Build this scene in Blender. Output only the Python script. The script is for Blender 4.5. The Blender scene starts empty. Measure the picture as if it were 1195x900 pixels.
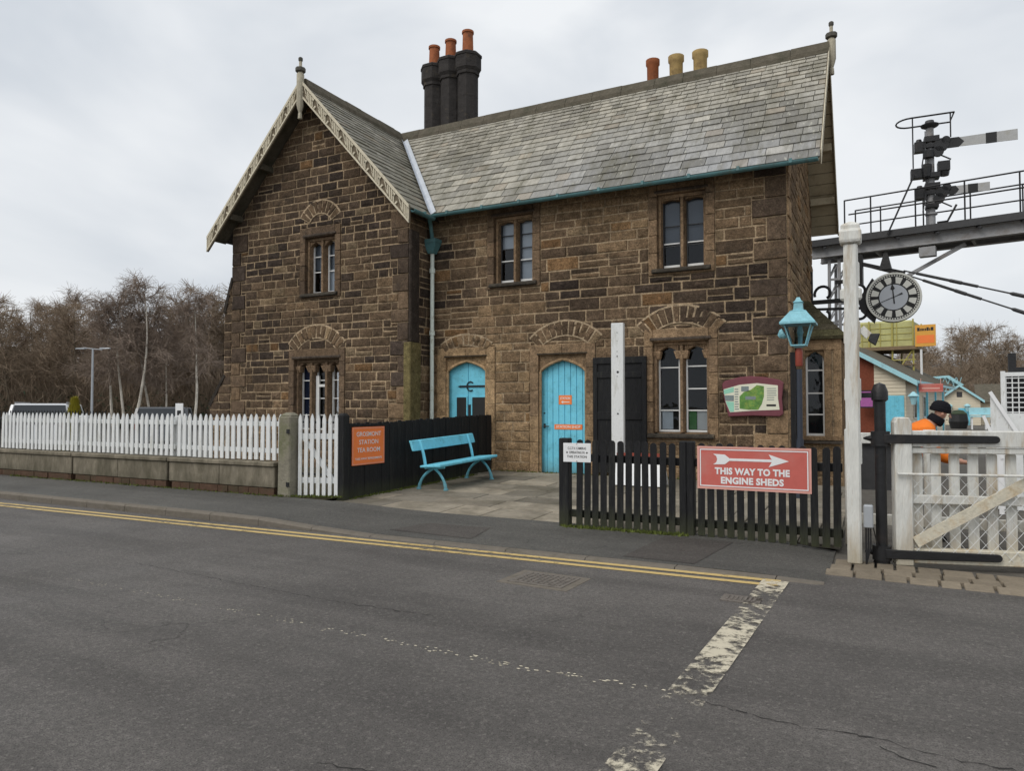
import bpy, math, random
from mathutils import Vector, Matrix, noise as mnoise
sc = bpy.context.scene
COL = sc.collection
R = math.radians
rnd = random.Random(7)
WM = {}                                   # world matrix of every parent (object name -> Matrix)

# ------------------------------------------------------------------ tagging
def tag(o, label=None, cat=None, group=None, kind=None):
    if label: o['label'] = label
    if cat: o['category'] = cat
    if group: o['group'] = group
    if kind: o['kind'] = kind
    return o

def thing(name, label, cat, loc=(0, 0, 0), rz=0.0, group=None):
    o = bpy.data.objects.new(name, None); COL.objects.link(o)
    o.empty_display_size = 0.2
    o.location = loc; o.rotation_euler = (0, 0, rz)
    WM[o.name] = Matrix.Translation(Vector(loc)) @ Matrix.Rotation(rz, 4, 'Z')
    return tag(o, label, cat, group)

def copy_tree(o, parent=None):
    c = o.copy(); COL.objects.link(c)
    if parent is not None:
        c.parent = parent
    for ch in list(o.children):
        copy_tree(ch, c)
    return c

# ------------------------------------------------------------------ materials
def mat(name, col=(.5, .5, .5), rough=.7, var=.25, scale=8., bump=.0, bscale=40., metal=0., attr=False,
        dirt=None, dirt_amt=.4, dirt_scale=3., spec=.4, stretch=(1, 1, 1), speck=None, coat=0., foot=None):
    m = bpy.data.materials.new(name); m.use_nodes = True
    nt = m.node_tree; N = nt.nodes; L = nt.links
    b = N['Principled BSDF']
    b.inputs['Roughness'].default_value = rough
    b.inputs['Metallic'].default_value = metal
    b.inputs['Specular IOR Level'].default_value = spec
    b.inputs['Coat Weight'].default_value = coat
    tc = N.new('ShaderNodeNewGeometry')
    mp = N.new('ShaderNodeMapping'); mp.inputs['Scale'].default_value = stretch
    L.new(tc.outputs['Position'], mp.inputs['Vector'])
    P = mp.outputs['Vector']
    def noise(s, d=4, r=.6):
        n = N.new('ShaderNodeTexNoise'); n.inputs['Scale'].default_value = s
        n.inputs['Detail'].default_value = d; n.inputs['Roughness'].default_value = r
        L.new(P, n.inputs['Vector']); return n.outputs['Fac']
    def mth(op, a, bv, c=None):
        k = N.new('ShaderNodeMath'); k.operation = op
        for i, v in enumerate((a, bv, c)):
            if v is None: continue
            if isinstance(v, (int, float)): k.inputs[i].default_value = v
            else: L.new(v, k.inputs[i])
        return k.outputs[0]
    def mix(f, a, bb, bt='MIX'):
        k = N.new('ShaderNodeMix'); k.data_type = 'RGBA'; k.blend_type = bt
        for i, v in ((0, f), (6, a), (7, bb)):
            if isinstance(v, (int, float)): k.inputs[i].default_value = v
            elif isinstance(v, tuple): k.inputs[i].default_value = (*v[:3], 1)
            else: L.new(v, k.inputs[i])
        return k.outputs[2]
    def ramp(v, a, bb):
        k = N.new('ShaderNodeMapRange'); k.inputs['From Min'].default_value = a; k.inputs['From Max'].default_value = bb
        L.new(v, k.inputs['Value']); return k.outputs['Result']
    alpha = None
    if attr:
        at = N.new('ShaderNodeAttribute'); at.attribute_name = 'Col'
        base = at.outputs['Color']; alpha = at.outputs['Alpha']
    else:
        rg = N.new('ShaderNodeRGB'); rg.outputs[0].default_value = (*col, 1); base = rg.outputs[0]
    n1 = noise(scale); n2 = noise(scale * 5.3, 3)
    f = mth('MULTIPLY_ADD', n1, var * 2.2, 1 - var * 1.1)
    f2 = mth('MULTIPLY_ADD', n2, var * 1.4, 1 - var * .7)
    f = mth('MULTIPLY', f, f2)
    cmb = N.new('ShaderNodeCombineColor')
    for i in range(3): L.new(f, cmb.inputs[i])
    base = mix(1.0, base, cmb.outputs[0], 'MULTIPLY')
    if dirt is not None:
        nd = noise(dirt_scale, 6, .7)
        base = mix(mth('MULTIPLY', ramp(nd, .62 - dirt_amt * .35, .72), .85), base, dirt)
    if speck is not None:
        ns = noise(speck[1], 1, .5)
        base = mix(mth('MULTIPLY', ramp(ns, speck[2], speck[2] + .08), speck[3]), base, speck[0])
    if foot is not None:        # splash grime and algae near the ground
        sp_ = N.new('ShaderNodeSeparateXYZ'); L.new(tc.outputs['Position'], sp_.inputs[0])
        zz = mth('ADD', sp_.outputs[2], mth('MULTIPLY', mth('SUBTRACT', noise(7, 5, .7), .5), foot[2] * .9))
        base = mix(mth('MULTIPLY', ramp(zz, foot[2], foot[1]), foot[3]), base, foot[0])
    L.new(base, b.inputs['Base Color'])
    if bump > 0:
        bp = N.new('ShaderNodeBump'); bp.inputs['Strength'].default_value = bump; bp.inputs['Distance'].default_value = .03
        h = mth('ADD', noise(bscale, 5, .65), mth('MULTIPLY', noise(bscale * .3, 3), 1.2))
        if alpha is not None: h = mth('MULTIPLY', h, alpha)
        L.new(h, bp.inputs['Height']); L.new(bp.outputs['Normal'], b.inputs['Normal'])
    return m

def stone_mat():
    """rock-faced sandstone: block colour from the mesh, soot stains, grain and pitting"""
    m = bpy.data.materials.new('weathered_sandstone'); m.use_nodes = True
    nt = m.node_tree; N = nt.nodes; L = nt.links; b = N['Principled BSDF']
    b.inputs['Roughness'].default_value = .93; b.inputs['Specular IOR Level'].default_value = .12
    g = N.new('ShaderNodeNewGeometry'); at = N.new('ShaderNodeAttribute'); at.attribute_name = 'Col'
    def noise(s, d=4, r=.6, dist=0.):
        n = N.new('ShaderNodeTexNoise'); n.inputs['Scale'].default_value = s; n.inputs['Detail'].default_value = d
        n.inputs['Roughness'].default_value = r; n.inputs['Distortion'].default_value = dist
        L.new(g.outputs['Position'], n.inputs['Vector']); return n.outputs['Fac']
    def rr(v, a, c, t0, t1):
        k = N.new('ShaderNodeMapRange'); k.inputs[1].default_value = a; k.inputs[2].default_value = c
        k.inputs[3].default_value = t0; k.inputs[4].default_value = t1; L.new(v, k.inputs[0]); return k.outputs[0]
    def mul(a, c):
        k = N.new('ShaderNodeMath'); k.operation = 'MULTIPLY'
        for i, v in enumerate((a, c)):
            if isinstance(v, float): k.inputs[i].default_value = v
            else: L.new(v, k.inputs[i])
        return k.outputs[0]
    f = mul(mul(rr(noise(.9, 4), .3, .7, .72, 1.22), rr(noise(9, 4, .7), .3, .7, .62, 1.38)), mul(rr(noise(34, 4, .75), .3, .7, .55, 1.45), rr(noise(90, 2), .35, .65, .75, 1.25)))
    sc_ = N.new('ShaderNodeVectorMath'); sc_.operation = 'SCALE'; L.new(at.outputs['Color'], sc_.inputs[0]); L.new(f, sc_.inputs['Scale'])
    k = N.new('ShaderNodeMix'); k.data_type = 'RGBA'; L.new(rr(noise(2.6, 6, .75, .6), .54, .70, 0, .62), k.inputs[0]); L.new(sc_.outputs[0], k.inputs[6]); k.inputs[7].default_value = (.05, .042, .035, 1)
    k2 = N.new('ShaderNodeMix'); k2.data_type = 'RGBA'; L.new(rr(noise(5.5, 6, .75, .4), .60, .72, 0, .45), k2.inputs[0]); L.new(k.outputs[2], k2.inputs[6]); k2.inputs[7].default_value = (.36, .28, .18, 1)
    L.new(k2.outputs[2], b.inputs['Base Color'])
    bp = N.new('ShaderNodeBump'); bp.inputs['Strength'].default_value = 1.; bp.inputs['Distance'].default_value = .045
    ad = N.new('ShaderNodeMath'); ad.operation = 'ADD'; L.new(noise(11, 5, .7), ad.inputs[0]); L.new(noise(42, 4, .7), ad.inputs[1])
    L.new(mul(ad.outputs[0], at.outputs['Alpha']), bp.inputs['Height']); L.new(bp.outputs['Normal'], b.inputs['Normal'])
    return m
M = {}
M['stone'] = stone_mat()
M['slate'] = mat('roof_slate', attr=True, rough=.62, var=.38, scale=5, bump=.3, bscale=26, spec=.35, stretch=(2.2, .6, .6), dirt=(.13, .12, .08), dirt_amt=.42, dirt_scale=1.3, speck=((.44, .43, .36), 9, .66, .6))
M['ridge'] = mat('ridge_stone', (.115, .10, .075), .9, .45, 5, .6, 26, dirt=(.06, .06, .04), spec=.15)
M['soot'] = mat('sooty_chimney', (.045, .041, .039), .9, .5, 5, .5, 24, dirt=(.11, .09, .06), dirt_amt=.12, dirt_scale=4, spec=.15)
M['armgrey'] = mat('grey_signal_arm', (.43, .43, .42), .6, .2, 6, 0, dirt=(.3, .28, .22), dirt_amt=.3)
M['terracotta'] = mat('terracotta', (.34, .115, .05), .85, .35, 9, .2, 40, dirt=(.12, .06, .04), dirt_amt=.3, spec=.2)
M['buffpot'] = mat('buff_chimney_pot', (.5, .35, .15), .85, .3, 9, .2, 40, dirt=(.2, .13, .07), dirt_amt=.3, spec=.2)
M['barge'] = mat('weathered_bargeboard', attr=True, rough=.8, var=.3, scale=14, bump=.3, bscale=60, spec=.2)
M['teal'] = mat('teal_gutter', (.09, .2, .21), .5, .35, 5, .1, 30, dirt=(.1, .1, .08), dirt_amt=.25)
M['paleteal'] = mat('pale_turquoise_downpipe', (.70, .76, .69), .5, .2, 5, .05, 30, dirt=(.3, .3, .2), dirt_amt=.15)
M['lead'] = mat('lead_flashing', (.55, .58, .62), .55, .2, 4, .1, 20, spec=.4)
M['soffit'] = mat('cream_soffit_boards', (.42, .36, .25), .8, .2, 6, .1, 40, dirt=(.2, .16, .1), dirt_amt=.3)
M['blue'] = mat('sky_blue_paint', (.18, .61, .78), .5, .16, 3, .12, 30, dirt=(.10, .36, .44), dirt_amt=.3, dirt_scale=4, speck=((.07, .12, .12), 23, .70, .6), foot=((.12, .2, .19), .16, .52, .6), spec=.4)
M['paleblue'] = mat('pale_sky_blue_paint', (.38, .66, .72), .5, .15, 6, .05, 30, dirt=(.25, .42, .45), dirt_amt=.25)
M['lightblue'] = mat('lantern_turquoise', (.22, .48, .55), .45, .35, 6, .03, 30)
M['blackwood'] = mat('black_stained_timber', (.012, .012, .013), .62, .5, 12, .5, 30, stretch=(3, 3, .35), spec=.3, dirt=(.035, .035, .03), dirt_amt=.25, dirt_scale=5, foot=((.06, .065, .03), .02, .34, .75))
M['blackiron'] = mat('black_iron', (.012, .012, .013), .45, .4, 12, .15, 40, spec=.45, dirt=(.04, .03, .025), dirt_amt=.15)
M['darkgrey'] = mat('dark_grey_steel', (.05, .05, .052), .55, .3, 8, .1, 30)
M['white'] = mat('white_timber_paint', (.74, .75, .74), .55, .1, 5, .1, 40, stretch=(2, 2, .5), dirt=(.5, .5, .45), dirt_amt=.25, dirt_scale=5, speck=((.3, .28, .22), 30, .68, .5))
M['oldwhite'] = mat('flaking_white_paint', (.68, .675, .63), .65, .2, 6, .35, 35, stretch=(2.5, 2.5, .4), dirt=(.40, .29, .16), dirt_amt=.40, dirt_scale=3.5, foot=((.33, .27, .16), .02, .4, .7))
M['crack'] = mat('crack_in_tarmac', (.03, .028, .026), .95, .3, 20, .3, 60)
M['sash'] = mat('white_sash', (.72, .72, .70), .5, .1, 8, 0)
M['rusty'] = mat('rust_stained_white', (.64, .59, .47), .7, .3, 6, .3, 35, dirt=(.40, .26, .11), dirt_amt=.38, dirt_scale=6)
M['greywhite'] = mat('grey_white_steel', (.33, .33, .335), .6, .25, 5, .1, 30, dirt=(.2, .17, .14), dirt_amt=.3)
M['orange'] = mat('orange_sign_enamel', (.90, .23, .055), .4, .08, 4, .0)
M['red'] = mat('faded_red_sign_enamel', (.56, .13, .105), .45, .14, 3, .0, dirt=(.5, .2, .17), dirt_amt=.3)
M['pinkedge'] = mat('faded_sign_border', (.7, .36, .3), .5, .1, 4, 0)
M['signwhite'] = mat('sign_white', (.8, .8, .8), .5, .05, 6, 0)
M['cream'] = mat('sign_cream', (.74, .73, .58), .5, .05, 6, 0)
M['ink'] = mat('sign_black', (.02, .02, .02), .5, .05, 6, 0)
M['maroon'] = mat('maroon_frame', (.17, .048, .062), .45, .2, 6, .05, 30)
M['mint'] = mat('mint_panel', (.3, .62, .47), .5, .15, 12, 0)
M['mapgreen'] = mat('map_green', (.10, .24, .05), .5, .6, 14, 0, dirt=(.34, .42, .08), dirt_amt=.45, dirt_scale=18)
M['mapgrey'] = mat('map_grey', (.2, .24, .24), .5, .3, 40, 0)
M['paper'] = mat('white_paper', (.72, .77, .82), .8, .06, 10, 0)
M['greenpaper'] = mat('green_poster', (.1, .28, .1), .7, .15, 20, 0)
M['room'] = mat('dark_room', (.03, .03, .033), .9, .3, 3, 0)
M['blind'] = mat('grey_blue_blind', (.17, .19, .225), .8, .08, 5, 0)
M['paleblind'] = mat('pale_blind', (.62, .66, .72), .8, .05, 5, 0)
M['navy'] = mat('navy_curtain', (.02, .035, .09), .8, .3, 6, 0)
M['concrete'] = mat('stained_concrete_wall', (.235, .205, .155), .92, .55, 2.2, .4, 40, dirt=(.07, .062, .04), dirt_amt=.75, dirt_scale=2.4, foot=((.05, .05, .03), .1, .4, .6), spec=.15, stretch=(1.6, 1.6, .6))
M['brickbase'] = mat('brown_brick_footing', (.1, .06, .04), .92, .4, 6, .4, 30, dirt=(.05, .05, .03), spec=.15)
M['lichen'] = mat('lichen_gatepost', (.24, .22, .17), .92, .35, 6, .4, 35, dirt=(.12, .13, .06), dirt_amt=.45, spec=.15)
M['kerb'] = mat('kerb_stone', (.16, .14, .115), .9, .3, 3, .3, 40, dirt=(.09, .08, .06), dirt_amt=.35, spec=.2)
M['flag'] = mat('yard_flagstone', attr=True, rough=.85, var=.4, scale=2.2, bump=.5, bscale=40, dirt=(.10, .088, .06), dirt_amt=.45, dirt_scale=1.3, spec=.25)
M['sett'] = mat('stone_setts', attr=True, rough=.9, var=.3, scale=7, bump=.5, bscale=40, spec=.2)
M['iron'] = mat('cast_iron_cover', (.16, .14, .12), .6, .4, 14, .6, 60, spec=.4)
M['brown'] = mat('tree_bark', (.16, .13, .095), .95, .4, 3, 0, spec=.1)
M['birch'] = mat('birch_bark', (.62, .57, .49), .9, .4, 3, 0, dirt=(.1, .08, .06), dirt_amt=.4, dirt_scale=2, spec=.1)
M['twigpurple'] = mat('purple_birch_twigs', (.27, .212, .17), .95, .35, .5, 0, spec=.1)
M['twigolive'] = mat('olive_brown_twigs', (.255, .195, .14), .95, .4, .4, 0, spec=.1)
M['ivy'] = mat('dark_ivy_leaves', (.03, .045, .02), .7, .5, 2, 0)
M['golden'] = mat('golden_conifer_foliage', (.3, .26, .02), .8, .4, 6, 0)
M['moss'] = mat('moss_tufts', (.09, .11, .02), .9, .4, 9, 0)
M['grassland'] = mat('rough_ground', (.075, .065, .04), .95, .4, .35, .3, 3, dirt=(.05, .06, .025), dirt_scale=.2, spec=.1)
M['hill'] = mat('winter_woodland_hill', (.13, .105, .08), .97, .45, .25, .5, 1.2, dirt=(.085, .085, .05), dirt_scale=.12, spec=.05)
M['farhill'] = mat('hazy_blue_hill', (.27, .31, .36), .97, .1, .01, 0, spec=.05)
M['ballast'] = mat('trackside_ground', (.12, .11, .095), .95, .4, 5, .6, 40, spec=.15)
M['creamboard'] = mat('cream_weatherboard', (.66, .58, .44), .6, .08, 2, 0)
M['brick'] = mat('red_brick', (.2, .06, .035), .9, .35, 12, .2, 30, spec=.15)
M['yellow'] = mat('pale_yellow_sheeting', (.47, .46, .20), .65, .2, 2, .1, 8, dirt=(.30, .27, .12), dirt_amt=.45, dirt_scale=.8)
M['yellowsteel'] = mat('yellow_steel', (.42, .37, .10), .5, .25, 3, 0)
M['timber'] = mat('scaffold_boards', (.2, .14, .08), .85, .35, 4, .1, 20)
M['amber'] = mat('amber_banner', (.72, .36, .06), .6, .12, 2, 0)
M['hiviz'] = mat('orange_hi_vis_cloth', (.85, .2, .015), .75, .12, 9, .15, 30)
M['skin'] = mat('skin', (.5, .27, .19), .55, .1, 20, .05, 60)
M['blackcloth'] = mat('black_knit', (.014, .014, .017), .95, .3, 30, .4, 90, spec=.1)
M['trouser'] = mat('dark_work_trousers', (.02, .022, .03), .9, .3, 15, .2, 40)
M['carwhite'] = mat('silver_white_car_paint', (.62, .63, .65), .25, .03, 2, 0, spec=.5, coat=.6)
M['cargrey'] = mat('dark_grey_car_paint', (.06, .065, .075), .25, .03, 2, 0, spec=.5, coat=.6)
M['carglass'] = mat('dark_car_glass', (.02, .025, .03), .06, .03, 2, 0, spec=.6)
M['tyre'] = mat('tyre_rubber', (.015, .015, .015), .9, .2, 20, 0)
M['alloy'] = mat('alloy_wheel', (.45, .45, .46), .35, .05, 8, 0, metal=.8)
M['galv'] = mat('galvanised_steel', (.42, .44, .46), .45, .12, 8, 0, metal=.4)
M['bracketred'] = mat('red_band', (.26, .05, .03), .55, .25, 8, 0)
M['navypaint'] = mat('slate_blue_paint', (.035, .042, .058), .45, .15, 8, 0)
M['clockface'] = mat('clock_face_white', (.72, .72, .66), .5, .04, 12, 0)
M['clockcentre'] = mat('clock_centre_grey', (.5, .53, .57), .5, .04, 12, 0)
M['lamplens'] = mat('pink_poster', (.4, .12, .35), .5, .2, 9, 0)

def glass_mat():
    m = bpy.data.materials.new('window_glass'); m.use_nodes = True
    nt = m.node_tree; N = nt.nodes; L = nt.links
    N.remove(N['Principled BSDF'])
    tr = N.new('ShaderNodeBsdfTransparent'); tr.inputs['Color'].default_value = (.8, .83, .84, 1)
    gl = N.new('ShaderNodeBsdfGlossy'); gl.inputs['Roughness'].default_value = .03; gl.inputs['Color'].default_value = (.95, .97, 1, 1)
    fr = N.new('ShaderNodeFresnel'); fr.inputs['IOR'].default_value = 1.5
    ng = N.new('ShaderNodeTexNoise'); ng.inputs['Scale'].default_value = 3
    ge = N.new('ShaderNodeNewGeometry'); L.new(ge.outputs['Position'], ng.inputs['Vector'])
    bp = N.new('ShaderNodeBump'); bp.inputs['Strength'].default_value = .12; bp.inputs['Distance'].default_value = .05
    L.new(ng.outputs['Fac'], bp.inputs['Height']); L.new(bp.outputs['Normal'], gl.inputs['Normal'])
    ml = N.new('ShaderNodeMath'); ml.operation = 'MULTIPLY_ADD'; ml.inputs[1].default_value = .95; ml.inputs[2].default_value = .0
    L.new(fr.outputs[0], ml.inputs[0])
    mx = N.new('ShaderNodeMixShader'); L.new(ml.outputs[0], mx.inputs['Fac'])
    L.new(tr.outputs[0], mx.inputs[1]); L.new(gl.outputs[0], mx.inputs[2])
    L.new(mx.outputs[0], N['Material Output'].inputs['Surface'])
    return m
M['glass'] = glass_mat()

def asphalt_mat(name, col, patch, spk, rough=.8):
    """tarmac: aggregate speckle, broad worn patches, wheel tracks, dark cracks"""
    m = bpy.data.materials.new(name); m.use_nodes = True
    nt = m.node_tree; N = nt.nodes; L = nt.links; b = N['Principled BSDF']
    g = N.new('ShaderNodeNewGeometry')
    def noise(s, d=4, r=.6, vec=None, dist=0.):
        n = N.new('ShaderNodeTexNoise'); n.inputs['Scale'].default_value = s; n.inputs['Detail'].default_value = d
        n.inputs['Roughness'].default_value = r; n.inputs['Distortion'].default_value = dist
        L.new(vec or g.outputs['Position'], n.inputs['Vector']); return n.outputs['Fac']
    def rr(v, a, c, t0=0., t1=1.):
        k = N.new('ShaderNodeMapRange'); k.inputs[1].default_value = a; k.inputs[2].default_value = c
        k.inputs[3].default_value = t0; k.inputs[4].default_value = t1; L.new(v, k.inputs[0]); return k.outputs[0]
    def mix(f, a, c, bt='MIX'):
        k = N.new('ShaderNodeMix'); k.data_type = 'RGBA'; k.blend_type = bt
        for i, v in ((0, f), (6, a), (7, c)):
            if isinstance(v, (int, float)): k.inputs[i].default_value = v
            elif isinstance(v, tuple): k.inputs[i].default_value = (*v, 1)
            else: L.new(v, k.inputs[i])
        return k.outputs[2]
    c = mix(rr(noise(.45, 6, .7), .36, .64), col, patch)
    st = N.new('ShaderNodeMapping'); st.inputs['Scale'].default_value = (.12, 1.1, 1); L.new(g.outputs['Position'], st.inputs['Vector'])
    c = mix(rr(noise(1.4, 5, .65, st.outputs[0]), .42, .66, 0, .7), c, tuple(x * .68 for x in col))
    vo = N.new('ShaderNodeTexVoronoi'); vo.inputs['Scale'].default_value = 62; L.new(g.outputs['Position'], vo.inputs['Vector'])
    c = mix(rr(vo.outputs['Color'], .62, .95, 0, .5), c, spk)
    c = mix(rr(noise(30, 4, .8), .40, .66, .0, .6), c, tuple(x * .45 for x in col))
    c = mix(rr(noise(3.2, 6, .8), .52, .70, .0, .45), c, tuple(x * .62 for x in col))
    c = mix(rr(noise(120, 2, .5), .5, .7, 0, .7), c, tuple(x * .3 for x in col))
    c = mix(rr(noise(38, 3, .7), .64, .74, 0, .5), c, tuple(min(1, x * 1.7) for x in spk))
    # cracks: distorted voronoi edges seen only in some patches
    dv = N.new('ShaderNodeVectorMath'); dv.operation = 'ADD'
    nz = N.new('ShaderNodeTexNoise'); nz.inputs['Scale'].default_value = 2.2; nz.inputs['Detail'].default_value = 5
    L.new(g.outputs['Position'], nz.inputs['Vector']); L.new(nz.outputs['Color'], dv.inputs[0]); L.new(g.outputs['Position'], dv.inputs[1])
    ve = N.new('ShaderNodeTexVoronoi'); ve.feature = 'DISTANCE_TO_EDGE'; ve.inputs['Scale'].default_value = .8
    L.new(dv.outputs[0], ve.inputs['Vector'])
    cr = N.new('ShaderNodeMath'); cr.operation = 'MULTIPLY'
    L.new(rr(ve.outputs['Distance'], .002, .014, .55, 0), cr.inputs[0]); L.new(rr(noise(.5, 3), .55, .66), cr.inputs[1])
    c = mix(cr.outputs[0], c, tuple(x * .3 for x in col))
    L.new(c, b.inputs['Base Color'])
    b.inputs['Specular IOR Level'].default_value = .35
    L.new(rr(noise(.6, 4), .3, .7, rough - .26, rough + .06), b.inputs['Roughness'])
    bp = N.new('ShaderNodeBump'); bp.inputs['Strength'].default_value = 1.; bp.inputs['Distance'].default_value = .02
    ad = N.new('ShaderNodeMath'); ad.operation = 'ADD'
    L.new(noise(85, 3, .6), ad.inputs[0]); L.new(noise(260, 2), ad.inputs[1]); L.new(ad.outputs[0], bp.inputs['Height'])
    L.new(bp.outputs['Normal'], b.inputs['Normal'])
    return m
M['asphalt'] = asphalt_mat('road_tarmac', (.182, .167, .154), (.30, .276, .253), (.42, .39, .35))
M['path'] = asphalt_mat('pavement_tarmac', (.155, .149, .134), (.225, .213, .19), (.30, .285, .255), .85)

def paint_mat(name, col, lo, hi, scale=7., fade=.9):
    """worn road paint: noise mask lets the tarmac below show through"""
    m = bpy.data.materials.new(name); m.use_nodes = True
    nt = m.node_tree; N = nt.nodes; L = nt.links; b = N['Principled BSDF']
    b.inputs['Roughness'].default_value = .75
    g = N.new('ShaderNodeNewGeometry')
    at = N.new('ShaderNodeAttribute'); at.attribute_name = 'Col'
    def noise(s, d, r=.7):
        n = N.new('ShaderNodeTexNoise'); n.inputs['Scale'].default_value = s; n.inputs['Detail'].default_value = d; n.inputs['Roughness'].default_value = r
        L.new(g.outputs['Position'], n.inputs['Vector']); return n.outputs['Fac']
    mx = N.new('ShaderNodeMix'); mx.data_type = 'RGBA'; L.new(noise(22, 5), mx.inputs[0])
    mx.inputs[6].default_value = (*[c * .62 for c in col], 1); mx.inputs[7].default_value = (*col, 1)
    L.new(mx.outputs[2], b.inputs['Base Color'])
    k = N.new('ShaderNodeMapRange'); k.inputs[1].default_value = lo; k.inputs[2].default_value = hi; k.inputs[4].default_value = fade
    a1 = N.new('ShaderNodeMath'); a1.operation = 'ADD'
    L.new(noise(scale, 7, .75), a1.inputs[0]); L.new(at.outputs['Alpha'], a1.inputs[1])
    a2 = N.new('ShaderNodeMath'); a2.operation = 'SUBTRACT'; a2.inputs[1].default_value = .5
    L.new(a1.outputs[0], a2.inputs[0]); L.new(a2.outputs[0], k.inputs[0])
    L.new(k.outputs[0], b.inputs['Alpha'])
    return m
M['yellowline'] = paint_mat('worn_yellow_paint', (.70, .51, .2), .36, .52, 9, .9)
M['whiteline'] = paint_mat('worn_white_paint', (.70, .63, .48), .44, .56, 9, .92)

# ------------------------------------------------------------------ mesh builder
class MB:
    def __init__(s): s.v = []; s.f = []; s.c = []; s.T = Matrix.Identity(4); s.col = (.5, .5, .5, 1)
    def P(s, p):
        s.v.append(tuple(s.T @ Vector(p))); return len(s.v) - 1
    def face(s, pts, col=None):
        s.f.append([s.P(p) for p in pts]); s.c.append(col or s.col)
    def hull(s, a, b, col=None, cap0=True, cap1=True):
        """loft between two equal-length rings"""
        n = len(a); ia = [s.P(p) for p in a]; ib = [s.P(p) for p in b]; c = col or s.col
        for i in range(n):
            j = (i + 1) % n; s.f.append([ia[i], ia[j], ib[j], ib[i]]); s.c.append(c)
        if cap0: s.f.append(ia[::-1]); s.c.append(c)
        if cap1: s.f.append(ib); s.c.append(c)
    def box(s, x0, y0, z0, x1, y1, z1, col=None):
        s.hull([(x0, y0, z0), (x1, y0, z0), (x1, y1, z0), (x0, y1, z0)], [(x0, y0, z1), (x1, y0, z1), (x1, y1, z1), (x0, y1, z1)], col)
    def bar(s, p0, p1, w, h, up=(0, 0, 1), col=None):
        p0 = Vector(p0); p1 = Vector(p1); d = (p1 - p0).normalized(); u = Vector(up)
        if abs(d.dot(u)) > .99: u = Vector((0, 1, 0))
        x = d.cross(u).normalized(); y = x.cross(d)
        o = [(-w / 2, -h / 2), (w / 2, -h / 2), (w / 2, h / 2), (-w / 2, h / 2)]
        s.hull([p0 + x * a + y * b for a, b in o], [p1 + x * a + y * b for a, b in o], col)
    def tube(s, pts, r, n=8, col=None):
        pts = [Vector(p) for p in pts]; m = len(pts)
        rs = r if isinstance(r, (list, tuple)) else [r] * m
        c = col or s.col; prev = None; ref = None
        for i, p in enumerate(pts):
            d = (pts[min(i + 1, m - 1)] - pts[max(i - 1, 0)]).normalized()
            if ref is None: ref = Vector((0, 0, 1)) if abs(d.z) < .9 else Vector((1, 0, 0))
            x = d.cross(ref)
            if x.length < 1e-4: ref = Vector((0, 1, 0)); x = d.cross(ref)
            x.normalize(); y = x.cross(d); ref = y.copy() if abs(d.dot(y)) < .9 else ref
            ring = [s.P(p + x * math.cos(a) * rs[i] + y * math.sin(a) * rs[i]) for a in [2 * math.pi * k / n for k in range(n)]]
            if prev:
                for k in range(n):
                    s.f.append([prev[k], prev[(k + 1) % n], ring[(k + 1) % n], ring[k]]); s.c.append(c)
            else: s.f.append(ring[::-1]); s.c.append(c)
            prev = ring
        s.f.append(prev); s.c.append(c)
    def lathe(s, cen, prof, n=16, col=None, rot=0.):
        cx, cy, cz = cen; prev = None; c = col or s.col
        for r, z in prof:
            ring = [s.P((cx + r * math.cos(rot + 2 * math.pi * k / n), cy + r * math.sin(rot + 2 * math.pi * k / n), cz + z)) for k in range(n)]
            if prev:
                for k in range(n):
                    s.f.append([prev[k], prev[(k + 1) % n], ring[(k + 1) % n], ring[k]]); s.c.append(c)
            else: s.f.append(ring[::-1]); s.c.append(c)
            prev = ring
        s.f.append(prev); s.c.append(c)
    def prism(s, poly, vec, col=None):
        v = Vector(vec); a = [Vector(p) for p in poly]
        s.hull(a, [p + v for p in a], col)
    def build(s, name, m, parent=None, bevel=0., smooth=False, local=False, origin=None):
        if origin is not None: inv = Matrix.Translation(-Vector(origin))
        elif parent is not None and not local: inv = WM[parent.name].inverted()
        else: inv = None
        vs = s.v if inv is None else [tuple(inv @ Vector(p)) for p in s.v]
        me = bpy.data.meshes.new(name); me.from_pydata(vs, [], s.f)
        at = me.color_attributes.new('Col', 'FLOAT_COLOR', 'CORNER')
        buf = []
        for f, c in zip(s.f, s.c):
            c = tuple(c) if len(c) == 4 else (*c, 1.)
            for _ in f: buf.extend(c)
        at.data.foreach_set('color', buf)
        me.materials.append(m)
        if smooth:
            me.polygons.foreach_set('use_smooth', [True] * len(me.polygons))
        o = bpy.data.objects.new(name, me); COL.objects.link(o)
        if origin is not None: o.location = origin
        if parent is not None:
            o.parent = parent; WM[o.name] = WM[parent.name]
        else: WM[o.name] = Matrix.Translation(Vector(origin)) if origin is not None else Matrix.Identity(4)
        import bmesh
        bm = bmesh.new(); bm.from_mesh(me); bmesh.ops.recalc_face_normals(bm, faces=bm.faces); bm.to_mesh(me); bm.free()
        if smooth:
            try: me.set_sharp_from_angle(angle=R(40))
            except Exception: pass
        if bevel > 0:
            md = o.modifiers.new('bevel', 'BEVEL'); md.width = bevel; md.segments = 1; md.limit_method = 'ANGLE'
        return o

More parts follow.
